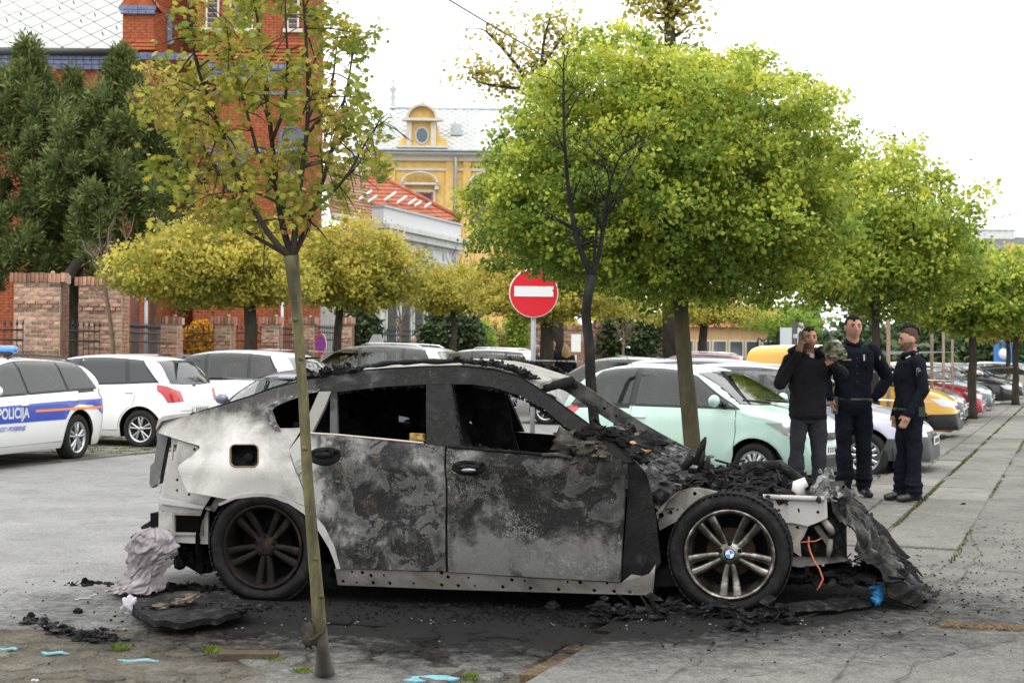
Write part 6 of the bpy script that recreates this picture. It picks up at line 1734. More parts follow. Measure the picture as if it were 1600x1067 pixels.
# ---- yellow palace
YP = 92.0
px_ = lambda p, Y=YP: at(p, 250, Y).x
pal = empty('yellow_palace', None, Vector((px_(660), YP, 0)), 'ochre yellow palace with grey slate roof, arched dormer and rooftop spike', 'building'); PBs = Vector(pal.location)
def ppart(mb, name, mat, parent=None):
 mb.v = [tuple(Vector(v) - PBs) for v in mb.v]; return mb.build(name, mat, parent or pal)
def pb(x0, x1, y0, y1, out, name, mat, back=.3, parent=None, Y=YP):
 z0, z1 = at(660, y0, Y).z, at(660, y1, Y).z; mb = MB(); a, b = px_(x0, Y), px_(x1, Y); mb.box(((a + b) / 2, Y - out / 2 + back / 2, (z0 + z1) / 2), (b - a, out + back, abs(z1 - z0))); return ppart(mb, name, mat, parent)
mb = MB(); zt = at(660, 246, YP).z; a, b = px_(548), px_(800); mb.box(((a + b) / 2, YP + 6, zt / 2), (b - a, 12, zt)); ppart(mb, 'wall', M_STUCCO)
pb(545, 802, 244, 252, .25, 'frieze', M_CREAM); pb(543, 804, 238, 244, .6, 'cornice', M_CREAM); pb(541, 806, 236, 238.3, .9, 'gutter', M_ZINC); pb(541, 806, 241, 242.5, .75, 'gutter', M_ZINC)
pb(548, 800, 263, 267, .12, 'string_course', M_CREAM)
for x in (612, 703, 730, 775): pb(x - 6, x + 6, 420, 252, .14, 'pilaster', M_STUCCO)
for j in range(9):
 pb(702, 714, 262 + j * 15, 262.8 + j * 15, .16, 'rustication', M_CREAM)
mb = MB(); x = px_(712.5); mb.tube([(x, YP - .3, 0), (x, YP - .3, at(712, 262, YP).z), (x, YP - .5, at(712, 246, YP).z)], .09, 8); ppart(mb, 'drainpipe', M_ZINC)
def pwin(xc):
 w = 20; fr = pb(xc - w - 4, xc + w + 4, 345, 297, .16, 'window', M_CREAM)
 pb(xc - w + 1, xc + w - 1, 344, 301.5, .18, 'pane', M_WIN, parent=None)
 for q in (-w + 1, -4, 4, w - 1): pb(xc + q - 1.2, xc + q + 1.2, 344, 301, .24, 'sash', plain('oxblood_sash', (.26, .07, .05), .6))
 pb(xc - w, xc + w, 303.5, 301, .24, 'sash', MATS['oxblood_sash'])
 pb(xc - 30, xc + 30, 290, 286.5, .45, 'hood', M_CREAM)
 c = Vector((px_(xc), YP - .25, at(xc, 287, YP).z)); r = 26 * YP / F_PX; mb = MB(); P_ = [c + Vector((math.cos(math.pi * i / 12) * r, 0, math.sin(math.pi * i / 12) * r * .6)) for i in range(13)]
 for i in range(12):
  a, b = P_[i], P_[i + 1]; mb.prism([a, b, b + (b - c) * .13, a + (a - c) * .13], (0, -.35, 0))
 ppart(mb, 'pediment', M_CREAM)
 for q in (-26, 26): pb(xc + q - 3, xc + q + 3, 297, 290, .38, 'bracket', M_CREAM)
pwin(657); pwin(763); pwin(560)
zr0 = at(660, 236, YP).z; zr1 = at(660, 171, YP + 5).z
mb = MB(); xl0, xl1, xr1 = px_(541), px_(612, YP + 5), px_(840)
mb.add([(xl0, YP - .4, zr0), (xr1, YP - .4, zr0), (xr1, YP + 5, zr1), (xl1, YP + 5, zr1), (xl0, YP + 12, zr0)], [(0, 1, 2, 3), (0, 3, 4)]); ppart(mb, 'roof', M_SLATE)
mb = MB(); sl = (Vector((0, 5.4, zr1 - zr0))); sn = sl.normalized(); nn = Vector((0, -sn.z, sn.y)); H_ = sl.length; nv = int(H_ / .34); nu = int((xr1 - xl0) / .55); dt = MB(); cnt = 0; over = MB()
dt.add([Vector((-.27, 0, 0)) + nn * .03, sn * -.30 + nn * .05, Vector((.27, 0, 0)) + nn * .03, sn * .30 + nn * .02, Vector((-.27, 0, 0)), sn * -.3, Vector((.27, 0, 0)), sn * .3], [(0, 1, 2, 3), (4, 5, 1, 0), (5, 6, 2, 1)]); dtm = dt.build('slate', M_SLATE, mesh_only=True)
for j in range(nv):
 t = (j + .5) / nv
 for i in range(nu):
  p = Vector((xl0 + (i + .5 * (j % 2)) * .55, YP - .4, zr0)) + sl * t
  if p.x < xl0 + (xl1 - xl0) * t + .2 or p.x > px_(745): continue
  vs = [(Vector(v) + p) for v in dt.v]; over.add(vs, [(0, 1, 2, 3), (4, 5, 1, 0), (5, 6, 2, 1)])
o = ppart(over, 'slates', M_SLATE); o['kind'] = 'stuff'
mb = MB(); mb.tube([(xl1, YP + 5, zr1 + .05), (xr1, YP + 5, zr1 + .05)], .12, 6); ppart(mb, 'ridge', M_ZINC)
mb = MB(); s0 = Vector((px_(613, YP + 5), YP + 5, zr1)); hh = (171 - 112) * (YP + 5) / F_PX
mb.lathe([(.30, 0), (.10, .5), (.22, .8), (.08, 1.0), (.28, 1.35), (.06, 1.6), (.10, 1.9), (.03, 2.1), (.005, hh)], s0, 'z', 12); ppart(mb, 'finial', M_ZINC)
Yd = YP - .5
def dp(x, y): return Vector((px_(x, Yd), Yd, at(660, y, Yd).z))
body_ = [(620, 231), (699, 231), (698, 222), (690, 214), (684, 208), (682, 192), (679, 188), (641, 188), (638, 192), (637, 206), (632, 213), (623, 221)]
mb = MB(); mb.prism([dp(*p) for p in body_], (0, 3.2, 0)); ppart(mb, 'dormer', M_STUCCO)
mb = MB(); c = dp(659, 187); r = 21 * Yd / F_PX; P_ = [c + Vector((math.cos(math.pi * i / 16) * r, -.1, math.sin(math.pi * i / 16) * r * .92)) for i in range(17)]
mb.prism([p * 1.0 for p in P_], (0, 3.0, 0)); ppart(mb, 'dormer_arch', M_STUCCO)
mb = MB()
for i in range(16): a, b = P_[i], P_[i + 1]; mb.prism([a, b, b + (b - c) * .18, a + (a - c) * .18], (0, -.4, 0))
ppart(mb, 'pediment', M_CREAM)
def dbox(x0, x1, y0, y1, out, name, mat): 
 mb = MB(); a, b = dp(x0, y0), dp(x1, y1); mb.box(((a.x + b.x) / 2, Yd - out / 2 + .05, (a.z + b.z) / 2), (abs(b.x - a.x), out + .1, abs(b.z - a.z))); ppart(mb, name, mat)
dbox(628, 692, 190.5, 186.5, .5, 'cornice', M_CREAM); dbox(619, 700, 232, 228.5, .3, 'sill', M_CREAM)
for x in (639, 677): dbox(x - 4, x + 4, 228, 191, .22, 'pilaster', M_CREAM)
mb = MB(); c = dp(659, 212); mb.lathe([(0, -.06), (.37, -.06), (.44, -.10), (.48, 0)], c, 'y', 24); 
mb.v = [(v[0], v[1], c.z + (v[2] - c.z) * 1.25) for v in mb.v]; ppart(mb, 'round_window', M_CREAM)
mb = MB(); mb.lathe([(0, -.08), (.36, -.08)], c, 'y', 24); mb.v = [(v[0], v[1], c.z + (v[2] - c.z) * 1.25) for v in mb.v]; ppart(mb, 'pane', plain('blue_pane', (.10, .14, .17), .1))
mb = MB(); c = dp(659, 167); mb.lathe([(.30, 0), (.14, .1), (.20, .25), (.05, .4), (.0, .6)], c, 'z', 10); ppart(mb, 'finial', M_CREAM)
for px, py in ((593, 213), (713, 203)):
 c = at(px, py, YP + 1.5); mb = MB(); mb.box(c, (.75, .5, .75)); mb.lathe([(.28, -.27), (.30, -.25)], c, 'y', 16); ppart(mb, 'air_conditioner', M_ZINC)
c = at(573, 220, YP + 1.8); mb = MB(); mb.box(c, (1.15, .1, .9), rot=Matrix.Rotation(R(-35), 3, 'X')); mb.box(c + Vector((0, -.08, .03)), (.95, .1, .72), rot=Matrix.Rotation(R(-35), 3, 'X')); ppart(mb, 'roof_window', plain('roof_window', (.45, .48, .5), .2))
# ---- far right slate roof house, ochre houses far behind, tall grey block
def simple_house(label, px0, px1, Y, eave_py, ridge_py, wall, roofm, depth=10, wins=0, ch=()):
 xm = at((px0 + px1) / 2, 500, Y).x; root = empty('house', None, Vector((xm, Y, 0)), label, 'house'); B0 = Vector(root.location)
 x0, x1 = at(px0, 500, Y).x - xm, at(px1, 500, Y).x - xm; ze = at(px1, eave_py, Y).z; zr = at(px1, ridge_py, Y + depth / 2).z
 mb = MB(); mb.box(((x0 + x1) / 2, depth / 2, ze / 2), (x1 - x0, depth, ze)); mb.build('wall', wall, root)
 mb = MB(); mb.prism([(x0 - .3, -.4, ze), (x0 - .3, depth / 2, zr), (x0 - .3, depth + .4, ze)], (x1 - x0 + .6, 0, 0)); mb.build('roof', roofm, root)
 for k in range(wins):
  x = x0 + (k + .5) * (x1 - x0) / wins; mb = MB(); mb.box((x, -.03, ze * .55), (1.0, .1, 1.5)); f = mb.build('window', M_CREAM, root); mb = MB(); mb.box((x, -.06, ze * .55), (.8, .1, 1.3)); mb.build('pane', M_WIN, f)
 for (c_, w_) in ch:
  x = at(c_, 400, Y + depth / 2).x - xm; mb = MB(); mb.box((x, depth / 2, zr + .2), (w_, .8, 1.0)); mb.box((x, depth / 2, zr + .78), (w_ + .3, 1.0, .15)); mb.build('chimney', M_PGREY, root)
simple_house('large house with dark slate roof and wide chimney above the trees at the far right', 1488, 1700, 150, 430, 372, M_PGREY, M_DARKR, 16, 6, ((1545, 5.5),))
simple_house('low ochre house far behind the yellow-green trees', 1060, 1215, 95, 512, 500, mottled('ochre_render', (.42, .27, .13), (.52, .36, .20), 2, .9, .2), M_REDT, 8, 6)
simple_house('pale house far behind the uniformed men', 1440, 1500, 118, 520, 500, mottled('pale_render', (.45, .40, .36), (.56, .50, .46), 1, .9, .2), M_DARKR, 8, 3)
simple_house('dull orange house behind the dark shrubs', 1180, 1250, 105, 505, 480, mottled('orange_render', (.40, .22, .10), (.50, .28, .14), 2, .9, .2), M_DARKR, 8, 2)
simple_house('grey building far behind the parked cars at the right', 1340, 1440, 125, 528, 512, M_PLAST, M_DARKR, 8, 4)
simple_house('long grey-brown house closing the street', 1500, 1680, 140, 520, 505, mottled('brown_render', (.22, .17, .14), (.30, .24, .20), 1, .9, .2), M_REDT, 8, 6)
# ---- distant tree mass behind everything at the end of the street
for (pa, pb_, Y, py, hgt, n, sd, lab, mt) in ((1215, 1470, 90, 505, 2.3, 9000, 81, 'dense green wood closing the view behind the uniformed men', 'dark_shrub_leaf'), (1450, 1640, 105, 495, 3.0, 8000, 82, 'dark wood at the far end of the street', 'dark_shrub_leaf'), (-60, 200, 60, 470, 4, 9000, 83, 'dark greenery deep behind the churchyard fence', 'dark_shrub_leaf'), (560, 960, 75, 480, 3.2, 15000, 84, 'muted green and brown trees deep behind the fence', 'yellow_green_leaf')):
 rs = np.random.RandomState(sd); a = at(pa, py, Y); b = at(pb_, py, Y); t = rs.uniform(0, 1, n)
 pos = np.stack([a.x + (b.x - a.x) * t, Y + rs.normal(0, 2.5, n), a.z * rs.uniform(0.0, 1, n) ** .8 * (1 + .3 * np.sin(t * 17 + sd) + .15 * np.sin(t * 41)) + hgt * 0], 1); pos[:, 2] = np.abs(pos[:, 2])
 globals().setdefault('FARS', []).append((pos, mt, rs, lab))
# ------------------------------------------------------------ trees and plants
def leaf_mat(name, stops, trans=0.35, rough=0.55, patch=1.2):
 m = bpy.data.materials.new(name); m.use_nodes = True; N, L = m.node_tree.nodes, m.node_tree.links
 b = N['Principled BSDF']; at_ = N.new('ShaderNodeAttribute'); at_.attribute_name = 'tint'
 g = N.new('ShaderNodeNewGeometry'); n = tex_noise(N, L, g.outputs['Position'], patch, 3, .6)
 f = math_(N, L, 'ADD', math_(N, L, 'MULTIPLY', at_.outputs['Fac'], .62), math_(N, L, 'MULTIPLY', math_(N, L, 'SUBTRACT', n, .25), .72))
 col = ramp(N, L, f, stops); L.new(col, b.inputs['Base Color']); b.inputs['Roughness'].default_value = rough
 b.inputs['Specular IOR Level'].default_value = .3
 tr = N.new('ShaderNodeBsdfTranslucent'); h = N.new('ShaderNodeHueSaturation'); h.inputs['Value'].default_value = 1.35; L.new(col, h.inputs['Color']); L.new(h.outputs[0], tr.inputs['Color'])
 mx = N.new('ShaderNodeMixShader'); mx.inputs[0].default_value = trans
 L.new(b.outputs[0], mx.inputs[1]); L.new(tr.outputs[0], mx.inputs[2]); L.new(mx.outputs[0], N['Material Output'].inputs[0])
 MATS[name] = m; return m
LG = leaf_mat('maple_leaf', [(0.0, (.068, .12, .018)), (.28, (.14, .21, .03)), (.46, (.24, .31, .045)), (.62, (.39, .43, .06)), (.80, (.58, .57, .09)), (.96, (.30, .18, .07))], .45)
LY = leaf_mat('yellow_green_leaf', [(0.0, (.11, .13, .025)), (.28, (.22, .225, .04)), (.46, (.36, .33, .055)), (.66, (.54, .46, .085)), (.86, (.40, .28, .10)), (1.0, (.28, .16, .07))], .5)
LS = leaf_mat('withered_leaf', [(0.0, (.08, .13, .018)), (.25, (.14, .19, .022)), (.45, (.24, .24, .035)), (.60, (.40, .36, .05)), (.72, (.20, .13, .05)), (.86, (.50, .42, .06))], .35)
LC = leaf_mat('conifer_spray', [(0.0, (.045, .065, .02)), (.35, (.08, .108, .03)), (.6, (.13, .16, .045)), (.8, (.20, .225, .065)), (.97, (.20, .20, .06)), (1.0, (.26, .13, .06))], .15, .7, 1.0)
LD = leaf_mat('dark_shrub_leaf', [(0.0, (.02, .04, .018)), (.5, (.05, .085, .03)), (1.0, (.09, .14, .05))], .2)
LB = leaf_mat('bright_shrub_leaf', [(0.0, (.12, .20, .02)), (.5, (.22, .33, .04)), (1.0, (.34, .40, .06))], .4)
LO = leaf_mat('orange_bush_leaf', [(0.0, (.35, .16, .01)), (.5, (.60, .32, .02)), (1.0, (.75, .50, .04))], .35)
M_BARK = mottled('olive_bark', (.045, .038, .024), (.075, .066, .04), 7, .9, .6, .01, c3=(.11, .10, .065), stretch=(1, 1, .35))
M_BARKD = mottled('dark_bark', (.03, .025, .02), (.055, .047, .038), 9, .95, .8, .02, c3=(.085, .075, .06), stretch=(1, 1, .3))
M_BARKC = mottled('charred_bark', (.010, .010, .010), (.022, .021, .020), 12, .85, .9, .02, c3=(.05, .048, .045), stretch=(1, 1, .3))
M_TWIG = mottled('twig_bark', (.11, .085, .06), (.20, .16, .12), 9, .9, .3)
LEAF_A = (np.array([(0, 0, 0), (.30, .10, .05), (.62, .30, .0), (.34, .42, .04), (.50, .80, -.06), (.12, .62, .05), (0, 1.05, -.14), (-.12, .62, .05), (-.50, .80, -.06), (-.34, .42, .04), (-.62, .30, .0), (-.30, .10, .05)], float),
  [(0, 1, 3), (1, 2, 3), (0, 3, 5), (3, 4, 5), (0, 5, 7), (5, 6, 7), (0, 7, 9), (7, 8, 9), (0, 9, 11), (9, 10, 11)])
LEAF_B = (np.array([(0, 0, 0), (.38, .35, .06), (.42, .75, -.02), (0, 1.0, -.12), (-.42, .75, -.02), (-.38, .35, .06)], float), [(0, 1, 2), (0, 2, 3), (0, 3, 4), (0, 4, 5)])
LEAF_C = (np.array([(0, 0, 0), (.13, .5, .02), (0, 1.0, 0), (-.13, .5, .02)], float), [(0, 1, 2), (0, 2, 3)])
def leaves(name, pos, size, mat, parent, tmpl=LEAF_B, droop=.9, up=None, rs=None, tint=None, spread=.5):
 """one mesh of many small leaves; pos Nx3, hanging from their stalks"""
 rs = rs or nrs; n = len(pos); T_, F_ = tmpl
 az = rs.uniform(0, 6.283, n); pit = rs.normal(-droop, spread, n); rol = rs.normal(0, .6, n); sz = size * rs.uniform(.6, 1.35, n)
 if up is None:
  fy = np.stack([np.cos(pit) * np.cos(az), np.cos(pit) * np.sin(az), np.sin(pit)], 1)
 else: fy = up + rs.normal(0, spread, (n, 3)); fy /= np.linalg.norm(fy, axis=1)[:, None]
 h = np.stack([-np.sin(az), np.cos(az), np.zeros(n)], 1)
 h = h - fy * (h * fy).sum(1)[:, None]; h /= np.linalg.norm(h, axis=1)[:, None] + 1e-9
 nz = np.cross(h, fy); c, s_ = np.cos(rol)[:, None], np.sin(rol)[:, None]
 hx = h * c + nz * s_; nz = np.cross(hx, fy)
 V = pos[:, None, :] + (T_[None, :, 0, None] * hx[:, None, :] + T_[None, :, 1, None] * fy[:, None, :] + T_[None, :, 2, None] * nz[:, None, :]) * sz[:, None, None]
 V = V.reshape(-1, 3); m = len(T_); F = np.array(F_, int)
 FF = (F[None] + (np.arange(n) * m)[:, None, None]).reshape(-1, 3)
 me = bpy.data.meshes.new(name); me.vertices.add(len(V)); me.vertices.foreach_set('co', V.ravel())
 me.loops.add(FF.size); me.loops.foreach_set('vertex_index', FF.ravel().astype(np.int32))
 me.polygons.add(len(FF)); me.polygons.foreach_set('loop_start', np.arange(0, FF.size, 3, dtype=np.int32)); me.polygons.foreach_set('loop_total', np.full(len(FF), 3, dtype=np.int32))
 me.update(calc_edges=True)
 a = me.attributes.new('tint', 'FLOAT', 'POINT'); tv = (rs.uniform(0, 1, n) if tint is None else np.clip(tint + rs.normal(0, .16, n), 0, 1)); a.data.foreach_set('value', np.repeat(tv, m).astype(np.float32))
 me.materials.append(mat); o = link(name, me, parent); o['kind'] = 'stuff'; return o
def bend(a, b, n=6, amp=.06, seed=0):
 a, b = Vector(a), Vector(b); L_ = (b - a).length; out = []
 for i in range(n + 1):
  t = i / n; w = math.sin(math.pi * t) * amp * L_
  out.append(a.lerp(b, t) + Vector((noise.noise(Vector((t * 2, seed, 0))), noise.noise(Vector((t * 2, seed, 9))), noise.noise(Vector((t * 2, seed, 5))))) * w * 2 + Vector((0, 0, w * .5)))
 return out
def crown_pts(rs, c, r, n, flat=.55, shellp=.45, bumps=.22, seed=0, low=-1.0):
 """cluster centres spread through a lumpy crown; c centre, r radii"""
 out = []; k = 0
 while len(out) < n and k < n * 30:
  k += 1; d = rs.normal(0, 1, 3); d /= np.linalg.norm(d)
  if d[2] < low: continue
  rad = rs.uniform(0, 1) ** shellp
  q = 1 + bumps * 2 * noise.noise(Vector(d * 1.8) + Vector((seed, seed, 0))) + bumps * noise.noise(Vector(d * 4.5) + Vector((seed, 0, seed)))
  z = d[2]; z = z if z > 0 else z * flat
  out.append((c[0] + d[0] * r[0] * rad * q, c[1] + d[1] * r[1] * rad * q, c[2] + z * r[2] * rad * q))
 return np.array(out)
def tree(name, label, base, trunk_top, tr, crown_c, crown_r, ncl, per, leaf, cl_r, mat, bark, seed, tmpl=LEAF_B, cat='tree', group=None, flat=.55, droop=.9, trunk_pts=None, limbs=9, low=-1.0, bumps=.22, shellp=.45, twigs=.5, young=.0, twm=None):
 rs = np.random.RandomState(seed); root = empty(name, None, Vector(base), label, cat, group); B0 = Vector(base)
 tp = trunk_pts or bend(base, trunk_top, 8, .03, seed)
 n = len(tp); mb = MB()
 mb.tube([p - B0 for p in [Vector(q) for q in tp]], [tr * (1.25 if i == 0 else 1.0) * (1 - .28 * i / (n - 1)) for i in range(n)], 14, jitter=.03)
 mb.build('trunk', bark, root)
 top = Vector(tp[-1])
 cl = crown_pts(rs, crown_c, crown_r, ncl, flat, shellp, bumps, seed, low)
 lb = MB(); segs = []
 tg = crown_pts(rs, crown_c, (crown_r[0] * .72, crown_r[1] * .72, crown_r[2] * .75), limbs, flat, .15, .1, seed + 1)
 for i, t in enumerate(tg):
  pts = bend(top - Vector((0, 0, .02)), t, 7, .10, seed + i)
  lb.tube([p - B0 for p in pts], [tr * .42 * (1 - .78 * k / 7) for k in range(8)], 8)
  segs += [(p, tr * .42 * (1 - .78 * k / 7)) for k, p in enumerate(pts)]
 sp = np.array([s_[0][:] for s_ in segs])
 for i, c in enumerate(cl):
  if rs.uniform() > twigs: continue
  d = np.linalg.norm(sp - c, axis=1) + (sp[:, 2] > c[2] + .1) * .5; j = int(np.argmin(d)); r0 = min(segs[j][1] * .7, tr * .16)
  pts = bend(segs[j][0], c, 4, .12, seed + i * .37)
  lb.tube([p - B0 for p in pts], [r0, r0 * .75, r0 * .55, r0 * .4, r0 * .22], 5, cap=False)
 bo = lb.build('branches', twm or bark, root); bo['kind'] = 'stuff'
 pos = np.repeat(cl, per, axis=0) + rs.normal(0, cl_r, (len(cl) * per, 3)) * np.array([1, 1, .62])
 tint = np.repeat(rs.uniform(0.1, .9, len(cl)), per)
 if young: tint = tint * .8 + young * np.clip((pos[:, 2] - crown_c[2]) / crown_r[2], -.6, 1)
 leaves('crown', pos - np.array(B0), leaf, mat, root, tmpl, droop, rs=rs, tint=tint)
 return root
Yb = 13.6; k = Yb / F_PX
tp = [at(x, y, Yb) for x, y in ((1082, 700), (1077, 640), (1071, 580), (1066, 520), (1063, 465), (1058, 430))]
gb = gr(1092, 800, .0); tp = [Vector((tp[0].x + .03, Yb, 0.0))] + tp
cc = at(1036, 285, Yb)
tree('maple_tree', 'large round-headed green maple with dense crown, its trunk in front of the mint green car', tp[0], None, .088, (cc.x, Yb, cc.z - .14), (1.84, 1.75, 1.55), 3000, 52, .042, .070, LG, M_BARK, 5, LEAF_B, trunk_pts=tp, limbs=16, group='round-headed maples along the pavement', flat=.66, shellp=.40, bumps=.11, young=.30, droop=.8, twigs=.35, twm=M_BARKD)
for (px, Y, pyc, rx, rz, ncl, sd, lab) in (
  (1368, 25.0, 395, 1.95, 1.75, 1300, 21, 'green maple standing behind the large one, above the uniformed men'),
  (1520, 36.0, 462, 1.9, 1.45, 700, 22, 'yellow-green maple third along the pavement, over the black cars'),
  (1588, 47.0, 474, 2.3, 1.9, 520, 23, 'olive green maple at the right edge over the far parked cars'),
  (1575, 60.0, 500, 2.3, 1.7, 320, 24, 'farthest small maple of the row by the pavement')):
 c = at(px, pyc, Y); b = Vector((c.x, Y, 0.05))
 tree('maple_tree', lab, b, (c.x, Y, c.z - rz * .55), .09 + .03 * (Y > 30), (c.x, Y, c.z), (rx, rx, rz), int(ncl * 1.2), 26, .075 if Y < 30 else .10, .13, LG if sd in (21, 22) else LY, M_BARKD, sd, LEAF_B, group='round-headed maples along the pavement', flat=.6, young=.25, bumps=.2, twigs=.3)
for (px, Y, pyc, rx, rz, ncl, sd, tr_, lab) in (
  (330, 29.5, 432, 1.95, 1.15, 1500, 31, .17, 'yellow-green maple with wide flat crown and dark trunk by the brick pillars'),
  (548, 32.5, 437, 1.55, 1.25, 1200, 32, .12, 'yellow-olive maple behind the thin front sapling, its trunk beside the round parking sign'),
  (705, 43.0, 462, 1.5, .95, 600, 33, .11, 'small thin-crowned yellow maple in front of the pale grey facade'),
  (858, 36.0, 462, 2.1, 1.15, 950, 34, .21, 'dark olive maple with thick trunk behind the no-entry sign'),
  (1098, 52.0, 488, 2.4, 1.0, 420, 35, .20, 'broad low maple with stubby dark trunk seen under the large crown'),
  (1215, 66.0, 500, 2.4, 1.1, 300, 36, .16, 'bright yellow-green young tree far behind the yellow van')):
 c = at(px, pyc, Y); tx = {31: 386, 32: 527, 34: 852}.get(sd, px); t = at(tx, 520, Y); b = Vector((t.x, Y, 0))
 tree('maple_tree', lab, b, (t.x + .05, Y, c.z - rz * .45), tr_, (c.x, Y, c.z), (rx, rx * .9, rz), int(ncl * 1.1), 26, .075, .13, LY if sd != 36 else LB, M_BARKD, sd, LEAF_B, group='yellow-green maples across the street', flat=.5, young=.22, bumps=.22, twigs=.4)
Ys = 6.25
sp_ = [(507, 1052), (502, 1000), (498, 960), (494, 905), (489, 850), (485, 800), (480, 740), (477, 680), (474, 620), (469, 560), (465, 500), (460, 450), (455, 400)]
tp = [at(x, y, Ys) for x, y in sp_]; g0 = gr(507, 1052, .01); tp[0] = g0
sap = empty('sapling', None, g0, 'slender young maple with withered sparse leaves and pale trunk, in front of the burnt-out car', 'tree')
mb = MB(); rad = [.050, .038, .033, .030, .028, .026, .0245, .0235, .023, .0225, .024, .027, .034]
mb.tube([p - g0 for p in [Vector(q) for q in resample([tuple(p) for p in tp], .12, False)]], [lerp_tab([(i / 12, r) for i, r in enumerate(rad)], j / (len(resample([tuple(p) for p in tp], .12, False)) - 1)) for j in range(len(resample([tuple(p) for p in tp], .12, False)))], 16, jitter=.035)
for (x, y) in ((484, 700), (476, 560), (491, 872), (468, 500), (497, 930)):
 p = at(x, y, Ys) - g0; mb.ball(p + Vector((rnd.uniform(-.02, .02), -.02, 0)), (.013, .012, .011), 8, 6, disp=.3)
def bark_trunk():
 m = bpy.data.materials.new('sapling_bark'); N, L, b = nodes(m); v = coords(N, L, 'Object', (1, 1, .3)); n = tex_noise(N, L, v, 12, 6, .7)
 c = ramp(N, L, n, [(.34, (.028, .022, .012)), (.5, (.075, .066, .026)), (.66, (.15, .135, .06))])
 sp = N.new('ShaderNodeSeparateXYZ'); L.new(coords(N, L), sp.inputs[0])
 f = ramp(N, L, math_(N, L, 'ADD', math_(N, L, 'MULTIPLY', sp.outputs['Z'], .5), math_(N, L, 'MULTIPLY', n, .05)), [(.17, 1.0), (.21, 0.0)])
 c = mixc(N, L, f, c, (.10, .09, .075)); L.new(c, b.inputs['Base Color']); b.inputs['Roughness'].default_value = .85
 bump(N, L, b, n, .5, .01); return m
mb.build('trunk', bark_trunk(), sap)
mb = MB(); c_ = at(500, 990, Ys) - g0
mb.ball(c_ + Vector((-.045, -.02, 0)), (.035, .03, .05), 10, 7, disp=.4); mb.tube([c_ + Vector((-.08, -.03, .03)), c_ + Vector((-.03, -.045, -.02)), c_ + Vector((.02, -.05, .02)), c_ + Vector((.03, -.04, .06))], .010, 6, jitter=.3); mb.build('bark_tear', M_BARKD, sap)
br = [  # limbs traced from the fork: pixel path, depth drift, base radius
 ([(455, 402), (430, 380), (400, 335), (370, 270), (350, 215), (330, 160), (312, 120), (300, 70), (292, 30)], -.25, .020),
 ([(455, 400), (440, 350), (432, 290), (425, 220), (415, 140), (405, 60), (400, 0), (398, -50)], .15, .021),
 ([(457, 400), (462, 350), (470, 280), (480, 210), (482, 140), (478, 60), (474, 0), (470, -40)], -.1, .020),
 ([(458, 402), (478, 360), (500, 300), (520, 230), (535, 170), (548, 110), (552, 60)], .2, .018),
 ([(457, 404), (425, 385), (380, 360), (340, 320), (318, 290), (300, 270), (270, 235)], .1, .014),
 ([(470, 340), (500, 320), (540, 280), (565, 235), (585, 200), (600, 190)], -.2, .012),
 ([(400, 335), (372, 320), (345, 280), (325, 240), (300, 200), (275, 160), (262, 135)], .25, .012),
 ([(432, 290), (405, 250), (390, 190), (372, 130), (360, 80), (352, 30)], -.3, .012),
 ([(480, 210), (505, 180), (520, 130), (525, 80), (530, 40)], .1, .011),
 ([(425, 220), (445, 170), (450, 100), (447, 40), (445, -20)], -.25, .012),
 ([(350, 215), (318, 190), (290, 185), (265, 175), (248, 140)], -.1, .009),
 ([(500, 300), (530, 290), (556, 262), (570, 240)], .1, .009),
 ([(462, 350), (440, 320), (400, 300), (360, 300), (325, 305)], -.15, .010),
]
mb = MB(); cl = []; rs = np.random.RandomState(3)
for pts, drift, r0 in br:
 n = len(pts); P_ = [at(x, y, Ys + drift * i / (n - 1) * 1.4) for i, (x, y) in enumerate(pts)]
 P_ = [Vector(q) for q in chaikin([tuple(p) for p in P_], 1, False)]
 P_ = [at(*pts[0], Ys)] + P_ + [at(*pts[-1], Ys + drift * 1.4)]
 m = len(P_)
 mb.tube([p - g0 for p in P_], [r0 * .78 * (1 - .82 * i / (m - 1)) for i in range(m)], 8)
 for i, p in enumerate(P_):
  t = i / (m - 1)
  if t > .22:
   for q in range(3 if t > .5 else 2):
    e = p + Vector(rs.normal(0, .075, 3).tolist()); mb.tube([p - g0, p.lerp(e, .5) - g0 + Vector((0, 0, .01)), e - g0], [r0 * .3 * (1 - .5 * t), r0 * .2, .0015], 5, cap=False); cl.append((*e, t))
bo = mb.build('branches', M_BARKD, sap); bo['kind'] = 'stuff'
cl = np.array(cl); lx = np.array([(c[0] / c[1]) * F_PX + CX for c in cl]); lz = cl[:, 2]; cl = cl[(rs.uniform(0, 1, len(cl)) < np.where(lx > 525, .34, .56)) & ((lx < 560) | (rs.uniform(0, 1, len(cl)) < .6))]
pos = np.repeat(cl[:, :3], 38, axis=0) + rs.normal(0, .034, (len(cl) * 38, 3)); tint = np.repeat(rs.uniform(0, .8, len(cl)) + .2 * rs.uniform(0, 1, len(cl)), 38)
leaves('crown', pos - np.array(g0), .027, LS, sap, LEAF_A, 1.0, rs=rs, tint=tint * .9)
Yc = 11.6
def pxp(pts, Y): return [at(x, y, Y) for x, y in pts]
tp = pxp([(935, 700), (928, 655), (923, 600), (921, 540), (915, 490), (921, 450), (925, 430)], Yc); b0 = Vector((tp[0].x, Yc, 0)); tp = [b0] + tp
ch = empty('charred_tree', None, b0, 'leafless blackened young tree between the burnt-out car and the mint green car', 'tree')
mb = MB(); mb.tube([p - b0 for p in tp], [.065, .048, .045, .043, .042, .040, .038, .040], 12, jitter=.05); mb.build('trunk', M_BARKC, ch)
mb = MB(); rs = np.random.RandomState(8)
